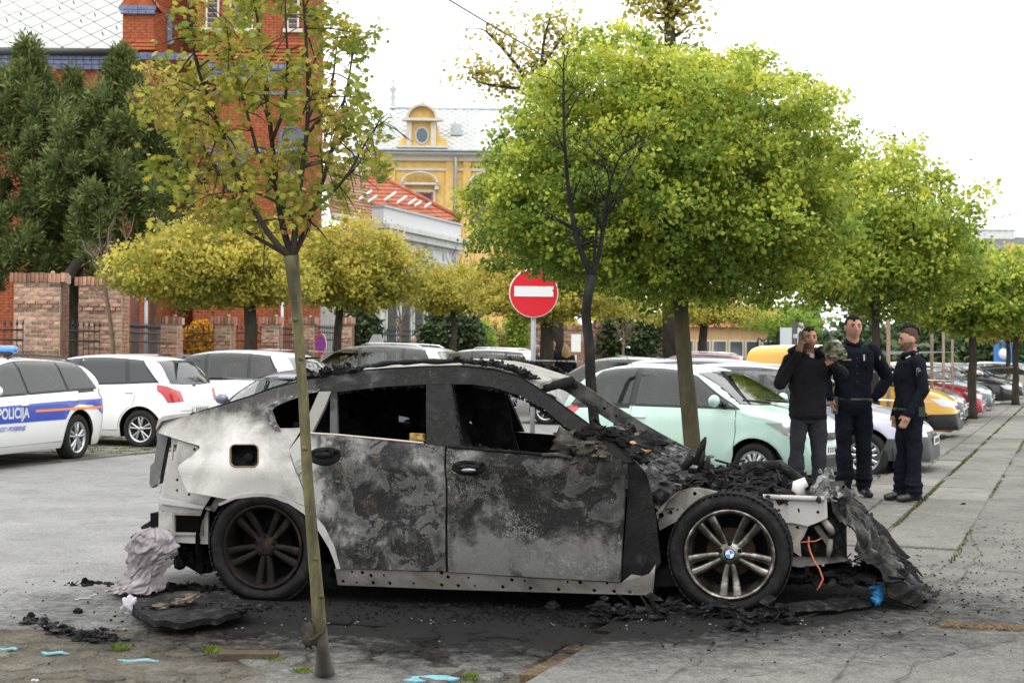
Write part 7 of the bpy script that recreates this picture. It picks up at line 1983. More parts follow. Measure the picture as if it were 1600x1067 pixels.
limbs = [([(924, 432), (908, 395), (896, 350), (888, 300), (884, 250), (881, 200), (880, 150), (881, 98)], .035),
  ([(925, 432), (936, 400), (943, 350), (950, 300), (960, 262), (972, 240)], .030), ([(927, 425), (930, 380), (935, 330), (928, 280), (915, 235)], .016), ([(945, 345), (958, 310), (975, 280), (985, 262)], .015)]
def sub(P_, r0, depth, rs):
 for i in range(1, len(P_)):
  if depth > 2: return
  for q in range(2 if depth < 2 else 1):
   if rs.uniform() < (.35 if depth < 1 else .55): continue
   p = P_[i]; L_ = (.50 if depth == 0 else .24 if depth == 1 else .10) * rs.uniform(.5, 1.15) * (1 - .4 * i / len(P_))
   a = rs.uniform(0, 6.283); d = Vector((math.cos(a) * .75, math.sin(a) * .6, rs.uniform(.25, 1.0))).normalized()
   if depth == 0 and rs.uniform() < .25: d.z *= .1
   e = p + d * L_; pts = bend(p, e, 4, .12, rs.uniform(0, 99)); rr = r0 * (1 - .6 * i / len(P_)) * .38
   mb.tube([v - b0 for v in pts], [max(.002, rr * (1 - .2 * k_)) for k_ in range(5)], 5, cap=False, jitter=.15)
   sub(pts, rr, depth + 1, rs)
for pts, r0 in limbs:
 P_ = pxp([tuple(q) for q in chaikin(pts, 1, False)], Yc); P_ = [at(*pts[0], Yc)] + P_ + [at(*pts[-1], Yc)]; m = len(P_)
 mb.tube([p - b0 for p in P_], [r0 * .8 * (1 - .8 * i / (m - 1)) for i in range(m)], 8, jitter=.06); sub(P_[2:], r0, 0, rs)
bo = mb.build('branches', M_BARKC, ch); bo['kind'] = 'stuff'
def conifer(label, px, Y, top_y, bot_y, rx, trunk, seed, lobes=18, n=34000):
 rs = np.random.RandomState(seed); zt = at(px, top_y, Y).z; zb = at(px, bot_y, Y).z; c = at(px, 300, Y); b = Vector((c.x + trunk, Y, 0))
 root = empty('conifer_tree', None, b, label, 'tree', 'tall conifers behind the brick pillars')
 mb = MB(); mb.tube([Vector((0, 0, 0)), Vector((.05, 0, 1.5)), Vector((-.1, 0, 3.2)), Vector((c.x - b.x, 0, zb + 2))], [.24, .20, .20, .14], 12, jitter=.1); mb.build('trunk', M_BARKD, root)
 P_ = []; U = []
 core = MB()
 for i in range(lobes):
  t = (i + .5) / lobes; z0 = zb + (zt - zb) * (t ** .9) * .92; w = rx * (math.sin(math.pi * min(1, (t * .86 + .16))) ** .7) * (1 if t < .6 else 1 - (t - .6) * 1.1)
  for q in range(11):
   a = rs.uniform(0, 6.283); r_ = w * rs.uniform(.35, .85); ce = np.array([c.x + r_ * math.cos(a), Y + r_ * math.sin(a), z0 + rs.uniform(-.3, .3)])
   lr = (zt - zb) * rs.uniform(.04, .085); lw = lr * rs.uniform(.5, .8)
   m = n // (lobes * 11); d = rs.normal(0, 1, (m, 3)); d /= np.linalg.norm(d, axis=1)[:, None]
   p = ce + d * np.array([lw, lw, lr]) * rs.uniform(.3, 1.1, (m, 1)) * (1 + .25 * rs.normal(0, 1, (m, 1)) * .3)
   P_.append(p); u = d * np.array([.9, .9, .5]) + np.array([0, 0, .35]); U.append(u / np.linalg.norm(u, axis=1)[:, None])
   core.ball(Vector(ce) - b, (lw * .5, lw * .5, lr * .55), 8, 6, disp=.3, seed=i * 11 + q)
 P_ = np.concatenate(P_); U = np.concatenate(U)
 lo = core.build('inner_foliage', LC, root); lo['kind'] = 'stuff'
 leaves('crown', P_ - np.array(b), .16, LC, root, LEAF_C, up=U, rs=rs, spread=.42)
conifer('tall dense conifer at the left edge of the row', 40, 37.5, 60, 440, 2.6, .6, 41, n=78000)
conifer('tall dense conifer beside the church tower, with forked dark trunk behind the brick pillars', 190, 36.0, 68, 440, 2.1, -1.35, 42, n=72000)
conifer('slim lower conifer filling the gap between the two tall ones', 112, 38.5, 100, 410, 1.5, .3, 43, n=22000)
def bare(name, label, pts, Y, r0, seed, spread, mat, n=16, base_z=0.0, up=.9):
 rs = np.random.RandomState(seed); P_ = pxp(pts, Y); b = Vector((P_[0].x, Y, base_z)); P_ = [b] + P_
 root = empty(name, None, b, label, 'tree'); mb = MB(); m = len(P_)
 mb.tube([p - b for p in P_], [r0 * (1 - .35 * i / (m - 1)) for i in range(m)], 8); mb.build('trunk', mat, root)
 mb = MB(); top = P_[-1]
 for i in range(n):
  s_ = P_[-1].lerp(P_[-2], rs.uniform(0, .9)); a = rs.uniform(0, 6.283); L_ = spread * rs.uniform(.5, 1.1)
  e = s_ + Vector((math.cos(a) * .62, math.sin(a) * .62, up * rs.uniform(.5, 1.2))) * L_; pts_ = bend(s_, e, 5, .12, seed + i)
  mb.tube([p - b for p in pts_], [r0 * .42 * (1 - .16 * k_) for k_ in range(6)], 5, cap=False)
  for q in range(6):
   p = pts_[rs.randint(2, 6)]; a2 = rs.uniform(0, 6.283); e2 = p + Vector((math.cos(a2) * .4, math.sin(a2) * .4, rs.uniform(.4, 1))) * L_ * .38; mb.tube([p - b, e2 - b], [r0 * .2, r0 * .06], 4, cap=False)
 o = mb.build('branches', mat, root); o['kind'] = 'stuff'; return root
bare('bare_tree', 'leafless grey-brown young tree in front of the second brick pillar', [(177, 545), (172, 500), (164, 450), (166, 425)], 30.5, .055, 51, 1.05, M_TWIG, 18)
bare('bare_tree', 'leafless sapling with pinkish twigs in front of the ivy, left of the thick trunk', [(974, 545), (975, 520)], 48, .05, 52, 1.0, M_TWIG, 16)
bare('bare_tree', 'grey leafless tree against the corner of the pale facade', [(735, 500), (735, 440)], 62, .10, 53, 2.0, mottled('grey_twigs', (.10, .10, .09), (.19, .18, .17), 8, .9, .2), 30)
bare('bare_tree', 'leafless thin tree in front of the pale wall beside the round parking sign', [(625, 540), (626, 500)], 46, .05, 54, 1.5, M_TWIG, 14)
def sparse(label, pts_list, Y, base_px, seed, mat):
 rs = np.random.RandomState(seed); b = Vector((at(base_px, 500, Y).x, Y, 0)); root = empty('sparse_tree', None, b, label, 'tree'); mb = MB()
 p0 = at(*pts_list[0][0][0], Y); mb.tube([Vector((0, 0, 0)), (p0 - b) * .5, p0 - b], [.32, .28, .22], 10); mb.build('trunk', M_BARKD, root)
 mb = MB(); cl = []
 for pts, r0 in pts_list:
  P_ = pxp(pts, Y); m = len(P_); P_ = [P_[0]] + [Vector(q) for q in chaikin([tuple(p) for p in P_], 1, False)] + [P_[-1]]; m = len(P_)
  mb.tube([p - b for p in P_], [r0 * (1 - .75 * i / (m - 1)) for i in range(m)], 7)
  for i, p in enumerate(P_):
   for q in range(4):
    a = rs.uniform(0, 6.283); e = p + Vector((math.cos(a) * .8, math.sin(a) * .8, rs.uniform(-.1, .9))) * rs.uniform(.4, 1.5); mb.tube([v - b for v in bend(p, e, 3, .15, seed + i + q)], [r0 * .22, r0 * .16, r0 * .1, r0 * .05], 4, cap=False); cl.append(e); cl.append(p.lerp(e, .6))
 o = mb.build('branches', mat, root); o['kind'] = 'stuff'
 cl = np.array([c[:] for c in cl]); pos = np.repeat(cl, 7, axis=0) + rs.normal(0, .26, (len(cl) * 7, 3))
 leaves('crown', pos - np.array(b), .17, LY, root, LEAF_B, .6, rs=rs)
sparse('tall thin-leaved tree whose top rises behind the left side of the large maple', [([(870, 250), (850, 170), (820, 120), (790, 80), (760, 50)], .14), ([(850, 170), (845, 110), (850, 60), (860, 30)], .10), ([(820, 140), (780, 135), (750, 130), (738, 120)], .08), ([(845, 110), (870, 70), (885, 50)], .07)], 55, 870, 61, M_BARKD)
sparse('tall tree whose forked limb shows above the large maple', [([(1048, 120), (1046, 40), (1044, 10), (1045, -60)], .26), ([(1048, 28), (1062, 12), (1085, -8), (1120, -30)], .15), ([(1045, 20), (1025, 22), (1005, 15)], .06)], 48, 1050, 62, M_BARKD)
def shrub(name, label, px, py, Y, r, n, mat, seed, size=.12):
 c = at(px, py, Y); rs = np.random.RandomState(seed); b = Vector((c.x, Y, 0)); root = empty(name, None, b, label, 'shrub')
 d = rs.normal(0, 1, (n, 3)); d /= np.linalg.norm(d, axis=1)[:, None]; q = rs.uniform(.3, 1, (n, 1)) ** .5
 bump_ = np.array([1 + .35 * noise.noise(Vector(v * 2.2) + Vector((seed, 0, 0))) for v in d])[:, None]
 pos = np.array(c) + d * np.array(r) * q * bump_
 leaves('foliage', pos - np.array(b), size, mat, root, LEAF_B, .5, rs=rs)
 mb = MB()
 for i in range(6):
  a = i * 1.05; mb.tube([Vector((0, 0, 0)), Vector((math.cos(a) * r[0] * .4, math.sin(a) * r[1] * .4, c.z)), Vector((math.cos(a) * r[0] * .7, math.sin(a) * r[1] * .7, c.z + r[2] * .4))], [.05, .03, .01], 5)
 o = mb.build('stems', M_BARKD, root); o['kind'] = 'stuff'
shrub('forsythia_bush', 'bright orange-yellow bush glowing behind the iron fence', 312, 528, 41, (.50, .4, .50), 2600, LO, 71, .10)
shrub('ivy_bush', 'dark ivy-covered mass between the brick pillars left of the thick trunk', 985, 525, 60, (1.5, .8, 1.6), 5000, LD, 72, .16)
shrub('laurel_bush', 'very dark evergreen bush behind the fence in front of the pale facade', 705, 528, 48, (1.2, .8, 1.1), 3600, LD, 73, .14)
shrub('bright_shrub', 'bright fresh-green shrub behind the fence', 745, 530, 50, (.7, .6, .7), 1800, LB, 74, .12)
shrub('dark_shrub', 'dark shrub behind the fence beside the second maple trunk', 563, 515, 46, (.7, .6, .9), 1800, LD, 75, .13)
shrub('vine_bush', 'light green climbing shrub beside the no-entry sign pole', 808, 520, 55, (.5, .4, 1.2), 1400, LB, 76, .13)
for (x, y, lab) in ((425, 1033, 'bright green grass tuft beside the broken brick left of the sapling'), (472, 1052, 'dull grey-green tuft right at the foot of the sapling'), (332, 1018, 'small grass tuft among the stones left of the sapling'), (187, 1014, 'low green tuft among stones near the charred strip'), (735, 1060, 'grass tuft behind the blue painted stone')):
 g = gr(x, y, .012); mb = MB(); tuft_mesh(mb, (0, 0, 0), 90, .028, .045, .9, .0018)
 tag(link('grass_tuft', mb.build('grass_tuft', M_GRASS, mesh_only=True), None, g), lab, 'grass')
for (pos, mt, rs, lab) in FARS:
 o = leaves('woods', pos, .40, MATS[mt], None, LEAF_B, .4, rs=rs); tag(o, lab, 'trees', None, 'stuff')
# ------------------------------------------------------------ people
M_SKIN = mottled('skin', (.38, .20, .14), (.48, .28, .20), 20, .6, .1); M_SKIND = mottled('skin_shaded_beard', (.16, .09, .065), (.24, .14, .10), 40, .8, .3)
M_JBLK = mottled('black_jacket', (.008, .008, .009), (.016, .016, .018), 5, .85, .5, .01); M_NAVY = mottled('navy_uniform', (.005, .006, .010), (.010, .012, .018), 5, .85, .5, .01)
M_TRK = mottled('dark_track_trousers', (.022, .024, .028), (.036, .038, .044), 5, .9, .5, .01); M_BOOT = plain('black_leather', (.012, .012, .013), .35)
M_HAIR = mottled('dark_hair', (.010, .008, .007), (.028, .02, .016), 60, .7, .8); M_HAIRG = mottled('grey_hair', (.35, .35, .35), (.55, .55, .54), 60, .7, .6); M_HAIRB = mottled('blond_hair', (.35, .22, .10), (.55, .38, .18), 40, .6, .8)
M_EYE = plain('eye_dark', (.02, .014, .012), .3); M_LIP = plain('lip', (.30, .12, .10), .5)
def ell_loft(mb, rings, n=20):
 """rings: (x, y, z, half width, half depth)"""
 vs, fs = [], []
 for (x, y, z, a, b) in rings:
  for k in range(n):
   t = 6.2832 * k / n; c, s_ = math.cos(t), math.sin(t)
   vs.append((x + a * math.copysign(abs(c) ** .85, c), y + b * math.copysign(abs(s_) ** .85, s_), z))
 for i in range(len(rings) - 1):
  for k in range(n): k2 = (k + 1) % n; fs.append((i * n + k, i * n + k2, (i + 1) * n + k2, (i + 1) * n + k))
 fs.append(tuple(range(n - 1, -1, -1))); fs.append(tuple((len(rings) - 1) * n + k for k in range(n))); mb.add(vs, fs, 0, True)
def capsule(mb, pts, rad, n=14):
 pts = [Vector(p) for p in pts]; mb.tube(pts, rad, n)
 mb.ball(pts[0], rad[0], n, 8); mb.ball(pts[-1], rad[-1], n, 8)
def hand(mb, wrist, dirv, palm_n, curl=.4, side=1, s=1.0, segs=None, spread=.22):
 """palm, four unequal bent fingers and a thumb; dirv points from wrist to fingertips, palm_n out of the palm"""
 d = Vector(dirv).normalized(); n = Vector(palm_n); n = (n - d * n.dot(d)).normalized(); x = d.cross(n) * side; w = Vector(wrist)
 M3 = Matrix((x, n, d)).transposed(); vs0 = len(mb.v)
 mb.box(w + d * .05 * s, (.078 * s, .028 * s, .095 * s), rot=M3); mb.ball(w + d * .05 * s, (.04 * s,) * 3, 8, 6)
 for i, (o, L_) in enumerate(((-.030, .066), (-.010, .076), (.010, .072), (.029, .056))):
  p = w + d * .092 * s + x * o * s; pts = [p]; a = i * 0 + curl * .4; dd = (d + x * (i - 1.5) * spread * .35).normalized()
  for q in range(3):
   v = (dd * math.cos(a) + n * math.sin(a)); pts.append(pts[-1] + v * L_ * s * (.42, .32, .26)[q]); a += curl
  mb.tube(pts, [.0095 * s, .0088 * s, .0082 * s, .0068 * s], 8)
 p = w + d * .03 * s - x * .034 * s; v = (d * .75 - x * .65 + n * .25).normalized(); mb.tube([p, p + v * .035 * s, p + v * .035 * s + (d * .9 - x * .2 + n * .4).normalized() * .035 * s, ], [.013 * s, .011 * s, .009 * s], 8)
def head_mesh(mb, c, s=1.0, M3=None, beard=False):
 """skull with brow, nose, cheeks, chin and ears; face towards -y before M3"""
 M3 = M3 or Matrix.Identity(3); n, m = 28, 22; vs, fs = [], []
 for i in range(m + 1):
  th = math.pi * i / m
  for k in range(n):
   a = 6.2832 * k / n; x = math.sin(th) * math.cos(a); y = math.sin(th) * math.sin(a); z = math.cos(th)
   px, py, pz = x * .079, y * .098 + .004, z * .120
   if y < 0:                                    # face side
    f = -y
    if z < 0: px *= 1 - .20 * (-z) ** 1.5; py *= 1 - .05 * -z
    py += .010 * math.exp(-((z - .02) / .12) ** 2) * math.exp(-((abs(x) - .36) / .16) ** 2) * f      # eye sockets
    py -= .006 * math.exp(-((z - .20) / .08) ** 2) * f * math.exp(-(x / .6) ** 2)                       # brow
    py -= .026 * math.exp(-(x / .15) ** 2) * (1 if -.30 < z < .12 else 0) * max(0, 1 - (z + .30) / .46) ** .6 * f
    py -= .007 * math.exp(-((z + .52) / .10) ** 2) * math.exp(-(x / .3) ** 2) * f                      # lips
    py -= .010 * math.exp(-((z + .84) / .14) ** 2) * math.exp(-(x / .35) ** 2)                         # chin
   else: 
    if z < -.35: py *= 1 - .5 * (-z - .35)
   vs.append(Vector(c) + M3 @ Vector((px, py, pz)) * s)
 for i in range(m):
  for k in range(n): k2 = (k + 1) % n; fs.append((i * n + k, (i + 1) * n + k, (i + 1) * n + k2, i * n + k2))
 mb.add(vs, fs, 0, True)
 for sx in (-1, 1): mb.ball(Vector(c) + M3 @ Vector((sx * .079, .012, -.004)) * s, (.012 * s, .022 * s, .034 * s), 8, 6)
def person(label, loc, yaw, H, J, mats, hair='short', hairm=None, look=0.0, tilt=0.0, vox=.0075, bulk=1.0, beard=0.0, group=None, shoe=True, hip_w=.165):
 """J: joints; mats: dict top, legs, shoes; body is one remeshed surface"""
 s = H / 1.80; root = empty('person', Matrix.Translation(Vector(loc)) @ Matrix.Rotation(yaw, 4, 'Z') @ Matrix.Scale(s, 4), None, label, 'person', group)
 mb = MB(); segs = []
 b = bulk
 ell_loft(mb, [(0, .0, .80, .13, .10), (0, .0, .88, hip_w * b, .125 * b), (0, 0, .98, .165 * b, .122 * b), (0, -.003, 1.08, .158 * b, .118 * b), (0, -.005, 1.20, .168 * b, .125 * b), (0, -.003, 1.32, .185 * b, .130 * b), (0, .005, 1.42, .180 * b, .118 * b), (0, .01, 1.465, .125 * b, .085 * b), (0, .012, 1.492, .070, .066)])
 mb.tube([(0, .018, 1.46), (0, .01, 1.53), (0, .005, 1.60)], [.070, .062, .060], 14)
 for sd in ('l', 'r'):
  sh_, el, wr = [Vector(J[sd + k]) for k in ('s', 'e', 'w')]
  capsule(mb, [sh_, sh_.lerp(el, .5), el], [.068 * b, .058 * b, .050 * b]); capsule(mb, [el, el.lerp(wr, .5), wr], [.051 * b, .045 * b, .036 * b])
  segs += [('top', sh_, el, .06), ('top', el, wr, .045)]
  hd_ = J.get(sd + 'h')
  if hd_: hand(mb, wr, hd_[0], hd_[1], hd_[2], hd_[3], 1.0); segs.append(('skin', wr + Vector(hd_[0]).normalized() * .03, wr + Vector(hd_[0]).normalized() * .18, .03))
  hp, kn, an = [Vector(J[sd + k]) for k in ('p', 'k', 'a')]
  capsule(mb, [hp, hp.lerp(kn, .5), kn], [.098, .085, .068]); capsule(mb, [kn, kn.lerp(an, .4), kn.lerp(an, .8), an], [.068, .070, .064, .060])
  segs += [('legs', hp, kn, .08), ('legs', kn, an, .065)]
  td = Vector(J.get(sd + 't', (0, -1, 0))).normalized(); f0 = an + Vector((0, 0, -.055)) - td * .045
  pts = [f0, f0 + td * .09, f0 + td * .17, f0 + td * .225]; 
  mb.tube([pts[0] + Vector((0, 0, .01)), pts[1] + Vector((0, 0, .005)), pts[2] - Vector((0, 0, .012)), pts[3] - Vector((0, 0, .018))], [.046, .048, .044, .026], 12); mb.ball(pts[0] + Vector((0, 0, .01)), .046, 10, 8)
  segs += [('shoes', f0 - Vector((0, 0, .01)), pts[3] - Vector((0, 0, .02)), .045)]
 segs += [('top', Vector((0, 0, .93)), Vector((0, 0, 1.36)), .15), ('legs', Vector((-.06, 0, .80)), Vector((.06, 0, .80)), .10), ('skin', Vector((0, 0, 1.535)), Vector((0, 0, 1.78)), .055)]
 hc = Vector((0, -.012, 1.662)); M3 = Matrix.Rotation(look, 3, 'Z') @ Matrix.Rotation(tilt, 3, 'X')
 head_mesh(mb, hc, 1.0, M3)
 me = mb.build('tmp_person', M_SKIN, mesh_only=True); tmp = bpy.data.objects.new('tmp', me); COL.objects.link(tmp)
 md = tmp.modifiers.new('r', 'REMESH'); md.mode = 'VOXEL'; md.voxel_size = vox; md.use_smooth_shade = True
 sm = tmp.modifiers.new('s', 'SMOOTH'); sm.iterations = 2; sm.factor = .5
 dg = bpy.context.evaluated_depsgraph_get(); me2 = bpy.data.meshes.new_from_object(tmp.evaluated_get(dg)); bpy.data.objects.remove(tmp); me2.name = 'body'
 nv = len(me2.vertices); co = np.empty(nv * 3, np.float32); me2.vertices.foreach_get('co', co); co = co.reshape(-1, 3).astype(float)
 kinds = ['skin', 'top', 'legs', 'shoes', 'beard']; D = np.full((nv, len(segs)), 9.0)
 for i, (kd, a, b2, r) in enumerate(segs):
  a, b2 = np.array(a), np.array(b2); ab = b2 - a; t = np.clip(((co - a) @ ab) / (ab @ ab + 1e-9), 0, 1); D[:, i] = np.linalg.norm(co - (a + t[:, None] * ab), axis=1) - r
 who = np.array([kinds.index(q[0]) for q in segs])[np.argmin(D, axis=1)]
 hz = J.get('hem', .90); who[(who == 2) & (co[:, 2] > hz)] = 1; who[(who == 1) & (co[:, 2] < hz) & (np.abs(co[:, 0]) < .19) & (np.abs(co[:, 1]) < .17)] = 2
 who[(co[:, 2] > 1.525) & (np.hypot(co[:, 0], co[:, 1] + .01) < .125)] = 0
 nm = np.empty(nv * 3, np.float32); me2.vertices.foreach_get('normal', nm); nm = nm.reshape(-1, 3)
 for i in np.nonzero(who > 0)[0]:
  if who[i] == 3: continue
  v = Vector(co[i]); q = noise.noise(Vector((v.x * 8, v.y * 8, v.z * 6 + yaw))) * .018 + (.5 - abs(noise.noise(Vector((v.x * 12, v.y * 12, v.z * 14))))) * .012
  fz = math.exp(-((v.z - .17) / .09) ** 2) * .016 * (1 + 1.6 * noise.noise(Vector((v.x * 5, v.y * 5, v.z * 26)))) if who[i] == 2 else 0
  if who[i] == 1 and hz < v.z < hz + .05: q += .006
  co[i] += nm[i] * (q + fz + .004)
 me2.vertices.foreach_set('co', co.astype(np.float32).ravel())
 if beard:
  lc = (co - np.array(hc)) @ np.array(M3); who[(who == 0) & (lc[:, 2] < -.045 + .02 * (np.abs(lc[:, 0]) > .05)) & (lc[:, 2] > -.14) & (lc[:, 1] < .03)] = 4
 me2.materials.clear()
 for k in ('skin', 'top', 'legs', 'shoes'): me2.materials.append(mats.get(k, M_SKIN))
 me2.materials.append(M_SKIND)
 mi = np.empty(len(me2.polygons), np.int32)
 ls = np.empty(len(me2.polygons), np.int32); me2.polygons.foreach_get('loop_start', ls); lv = np.empty(len(me2.loops), np.int32); me2.loops.foreach_get('vertex_index', lv)
 me2.polygons.foreach_set('material_index', who[lv[ls]].astype(np.int32)); me2.polygons.foreach_set('use_smooth', np.ones(len(ls), bool)); me2.update()
 link('body', me2, root)
 H_ = lambda v: hc + M3 @ Vector(v)
 for sx in (-1, 1):
  e = MB(); e.ball(H_((sx * .030, -.083, .004)), (.013, .008, .006), 8, 6); e.build('eye', M_EYE, root)
  e = MB(); e.tube([H_((sx * .014, -.093, .022)), H_((sx * .032, -.092, .027)), H_((sx * .050, -.078, .020))], [.005, .005, .003], 6); e.build('eyebrow', hairm or M_HAIR, root)
 e = MB(); e.tube([H_((-.022, -.091, -.063)), H_((0, -.097, -.062)), H_((.022, -.091, -.063))], [.003, .006, .003], 6); e.build('mouth', M_LIP, root)
 h = MB(); hm = hairm or M_HAIR; n, m = 32, 18; vs, fs = [], []
 for i in range(m + 1):
  th = math.pi * i / m
  for k in range(n):
   a = 6.2832 * k / n; x = math.sin(th) * math.cos(a); y = math.sin(th) * math.sin(a); z = math.cos(th)
   lim = (.52 + .03 * math.sin(x * 6) if y < -.25 else (.05 if y < .15 else -.45))
   g = 1.0 + (.10 if hair == 'short' else .16) if z > lim else .90
   if hair == 'mohawk': g = (1.05 + .13 * math.exp(-(x / .45) ** 2)) if z > .62 and y > -.75 else (1.012 if z > lim else .9)
   if hair == 'shaved': g = 1.035 if z > lim else .9
   if hair == 'long': g = 1.16 if z > (lim if y < -.3 else -2) else .9
   g *= 1 + .02 * noise.noise(Vector((x * 9, y * 9, z * 9)))
   vs.append(H_((x * .077 * g, y * .099 * g + .005, z * .122 * g + (.004 if z > 0 else 0))))
 for i in range(m):
  for k in range(n): k2 = (k + 1) % n; fs.append((i * n + k, (i + 1) * n + k, (i + 1) * n + k2, i * n + k2))
 h.add(vs, fs, 0, True)
 if hair == 'mohawk': hm = mottled('cropped_hair', (.05, .035, .028), (.09, .065, .05), 60, .9, .5); h2 = MB(); h2.tube([H_((0, -.07, .105)), H_((0, -.03, .130)), H_((0, .03, .134)), H_((0, .08, .10)), H_((0, .10, .04))], [.022, .034, .036, .032, .02], 10, jitter=.08); h2.build('hair_crest', M_HAIR, root)
 if hair == 'long':
  for q in range(16): a = -.3 + 3.74 * q / 15; h.tube([H_((.075 * math.cos(a), .06 * math.sin(a) + .03, .05)), H_((.095 * math.cos(a), .08 * math.sin(a) + .04, -.1)), H_((.10 * math.cos(a), .09 * math.sin(a) + .04, -.30 + .03 * math.sin(q * 2)))], [.03, .03, .012], 6)
 h.build('hair', hm, root)
 return root, s
std = dict(ls=(.185, .01, 1.42), rs=(-.185, .01, 1.42), lp=(.085, 0, .88), rp=(-.085, 0, .88), lk=(.10, -.01, .50), rk=(-.10, -.01, .50), la=(.105, .01, .105), ra=(-.105, .01, .105))
down = dict(le=(.235, .02, 1.14), lw=(.24, -.05, .90), lh=((0, -.1, -1), (-1, 0, 0), .35, 1), re=(-.235, .02, 1.14), rw=(-.24, -.05, .90), rh=((0, -.1, -1), (1, 0, 0), .35, -1))
def foot(px, py=None, Y=None):
 if py: return gr(px, py, PZ + .02)
 d = at(px, 560, Y); return Vector((d.x, Y, PZ + .02))
J = dict(std); J.update(re=(-.30, -.04, 1.20), rw=(-.145, -.13, 1.50), rh=((.25, -.05, 1), (.9, .45, 0), .55, -1), le=(.33, -.12, 1.30), lw=(.17, -.30, 1.40), lh=((-.5, -.2, .75), (0, -1, .1), .7, 1), hem=.84,
  lk=(.115, -.02, .50), rk=(-.115, -.01, .50), la=(.125, .0, .105), ra=(-.13, .0, .105))
p1 = foot(1263, Y=14.6)
m1, s1_ = person('man in a black hooded jacket and dark track trousers holding a telephone to his ear', p1, R(4), 1.80, J, dict(top=M_JBLK, legs=M_TRK, shoes=M_BOOT), 'shaved', None, R(3), R(-4), beard=1, bulk=1.13)
mb = MB(); mb.tube([(-.16, .06, 1.52), (-.13, -.03, 1.55), (-.08, -.10, 1.50)], [.05, .055, .04], 10, jitter=.1); mb.tube([(.16, .06, 1.52), (.13, -.03, 1.54), (.08, -.10, 1.50)], [.05, .05, .04], 10, jitter=.1); mb.tube([(-.15, .06, 1.52), (0, .14, 1.50), (.15, .06, 1.52)], [.05, .07, .05], 10, jitter=.1)
mb.build('hood', M_JBLK, m1)
mb = MB(); mb.box((.01, -.085, 1.478), (.045, .02, .05), rot=Matrix.Rotation(R(15), 3, 'X')); mb.build('shirt_collar', plain('white_shirt', (.5, .5, .5), .8), m1)
mb = MB(); mb.tube([(.12, -.095, .765), (.128, -.098, .758), (.145, -.088, .775)], [.004, .008, .002], 6); mb.build('trouser_logo', plain('white_print', (.6, .6, .6), .6), m1)
mb = MB(); mb.box((0, 0, 0), (.014, .07, .145)); ph = mb.build('mobile_phone', M_BOOT); ph.matrix_world = m1.matrix_world @ Matrix.Translation((-.108, -.06, 1.66)) @ Matrix.Rotation(R(-20), 4, 'X') @ Matrix.Rotation(R(8), 4, 'Y')
tag(ph, 'black mobile telephone held against the ear of the man in the hooded jacket', 'telephone')
def camo():
 m = bpy.data.materials.new('camouflage'); N, L, b = nodes(m); v = coords(N, L); n = tex_noise(N, L, v, 16, 2, .5, 1.0)
 L.new(ramp(N, L, n, [(.38, (.02, .02, .015)), (.40, (.10, .09, .05)), (.50, (.09, .10, .05)), (.52, (.22, .20, .13)), (.60, (.24, .22, .15)), (.62, (.04, .04, .03))]), b.inputs['Base Color']); b.inputs['Roughness'].default_value = .9; return m
mb = MB(); mb.ball((0, 0, 0), (.115, .06, .095), 28, 20, disp=.22, freq=2.6); mb.tube([(-.10, -.02, -.05), (-.05, -.09, -.07), (.05, -.09, -.06), (.10, -.02, -.04)], [.012, .016, .016, .012], 8); mb.tube([(-.06, -.03, .085), (-.01, -.04, .10), (.04, -.03, .085)], [.010, .016, .008], 6, mi=1)
cp = mb.build('camouflage_cap', [camo(), plain('cap_lining', (.55, .55, .45), .9)]); cp.matrix_world = m1.matrix_world @ Matrix.Translation((.165, -.36, 1.535)) @ Matrix.Rotation(R(15), 4, 'Y')
tag(cp, 'crumpled camouflage cap held up in front of the shoulder of the man on the telephone', 'cap')
J = dict(std); J.update(le=(.37, .06, 1.16), lw=(.22, .02, .98), lh=((-.75, .1, -.6), (0, 1, 0), .5, 1), re=(-.27, .04, 1.17), rw=(-.24, -.08, .98), rh=((.2, -.1, -1), (1, 0, 0), .4, -1), lk=(.115, 0, .50), rk=(-.09, -.04, .50), la=(.125, .03, .105), ra=(-.09, -.06, .105), lt=(.15, -1, 0), rt=(-.1, -1, 0), hem=.90)
m2, _ = person('tall man in black police uniform facing the camera with one hand on his hip', foot(1331, 776), R(0), 1.94, J, dict(top=M_NAVY, legs=M_NAVY, shoes=M_BOOT), 'short', None, R(4), R(-3), bulk=1.08, group='police officers')
M_PATCH = plain('pale_patch', (.42, .43, .36), .7); M_GOLDP = plain('dull_gold_thread', (.22, .16, .07), .7); M_PATD = plain('patch_navy', (.03, .035, .06), .7)
def addp(root, name, c, size, mat, rot=None):
 mb = MB(); mb.box((0, 0, 0), size, rot=rot); o = mb.build(name, mat, root); o.location = c; return o
addp(m2, 'name_strip', (-.095, -.158, 1.345), (.085, .006, .014), M_GOLDP, Matrix.Rotation(R(14), 3, 'Z') @ Matrix.Rotation(R(-8), 3, 'X'))
for q, z in enumerate((1.385, 1.365, 1.345)): mb = MB(); mb.ball((.072, -.146 - q * .004, z), (.010, .005, .012), 8, 6); mb.build('chest_badge', plain('silver_badge', (.5, .5, .52), .35, .6), m2)
for sx in (-1, 1): addp(m2, 'pocket_flap', (sx * .09, -.160, 1.30), (.115, .012, .035), M_NAVY, Matrix.Rotation(R(-sx * 12), 3, 'Z')); 
for q in range(4):
 mb = MB(); mb.ball((0, -.158 - .001 * q, 1.36 - q * .075), (.009, .006, .009), 8, 6); mb.build('button', M_BOOT, m2)
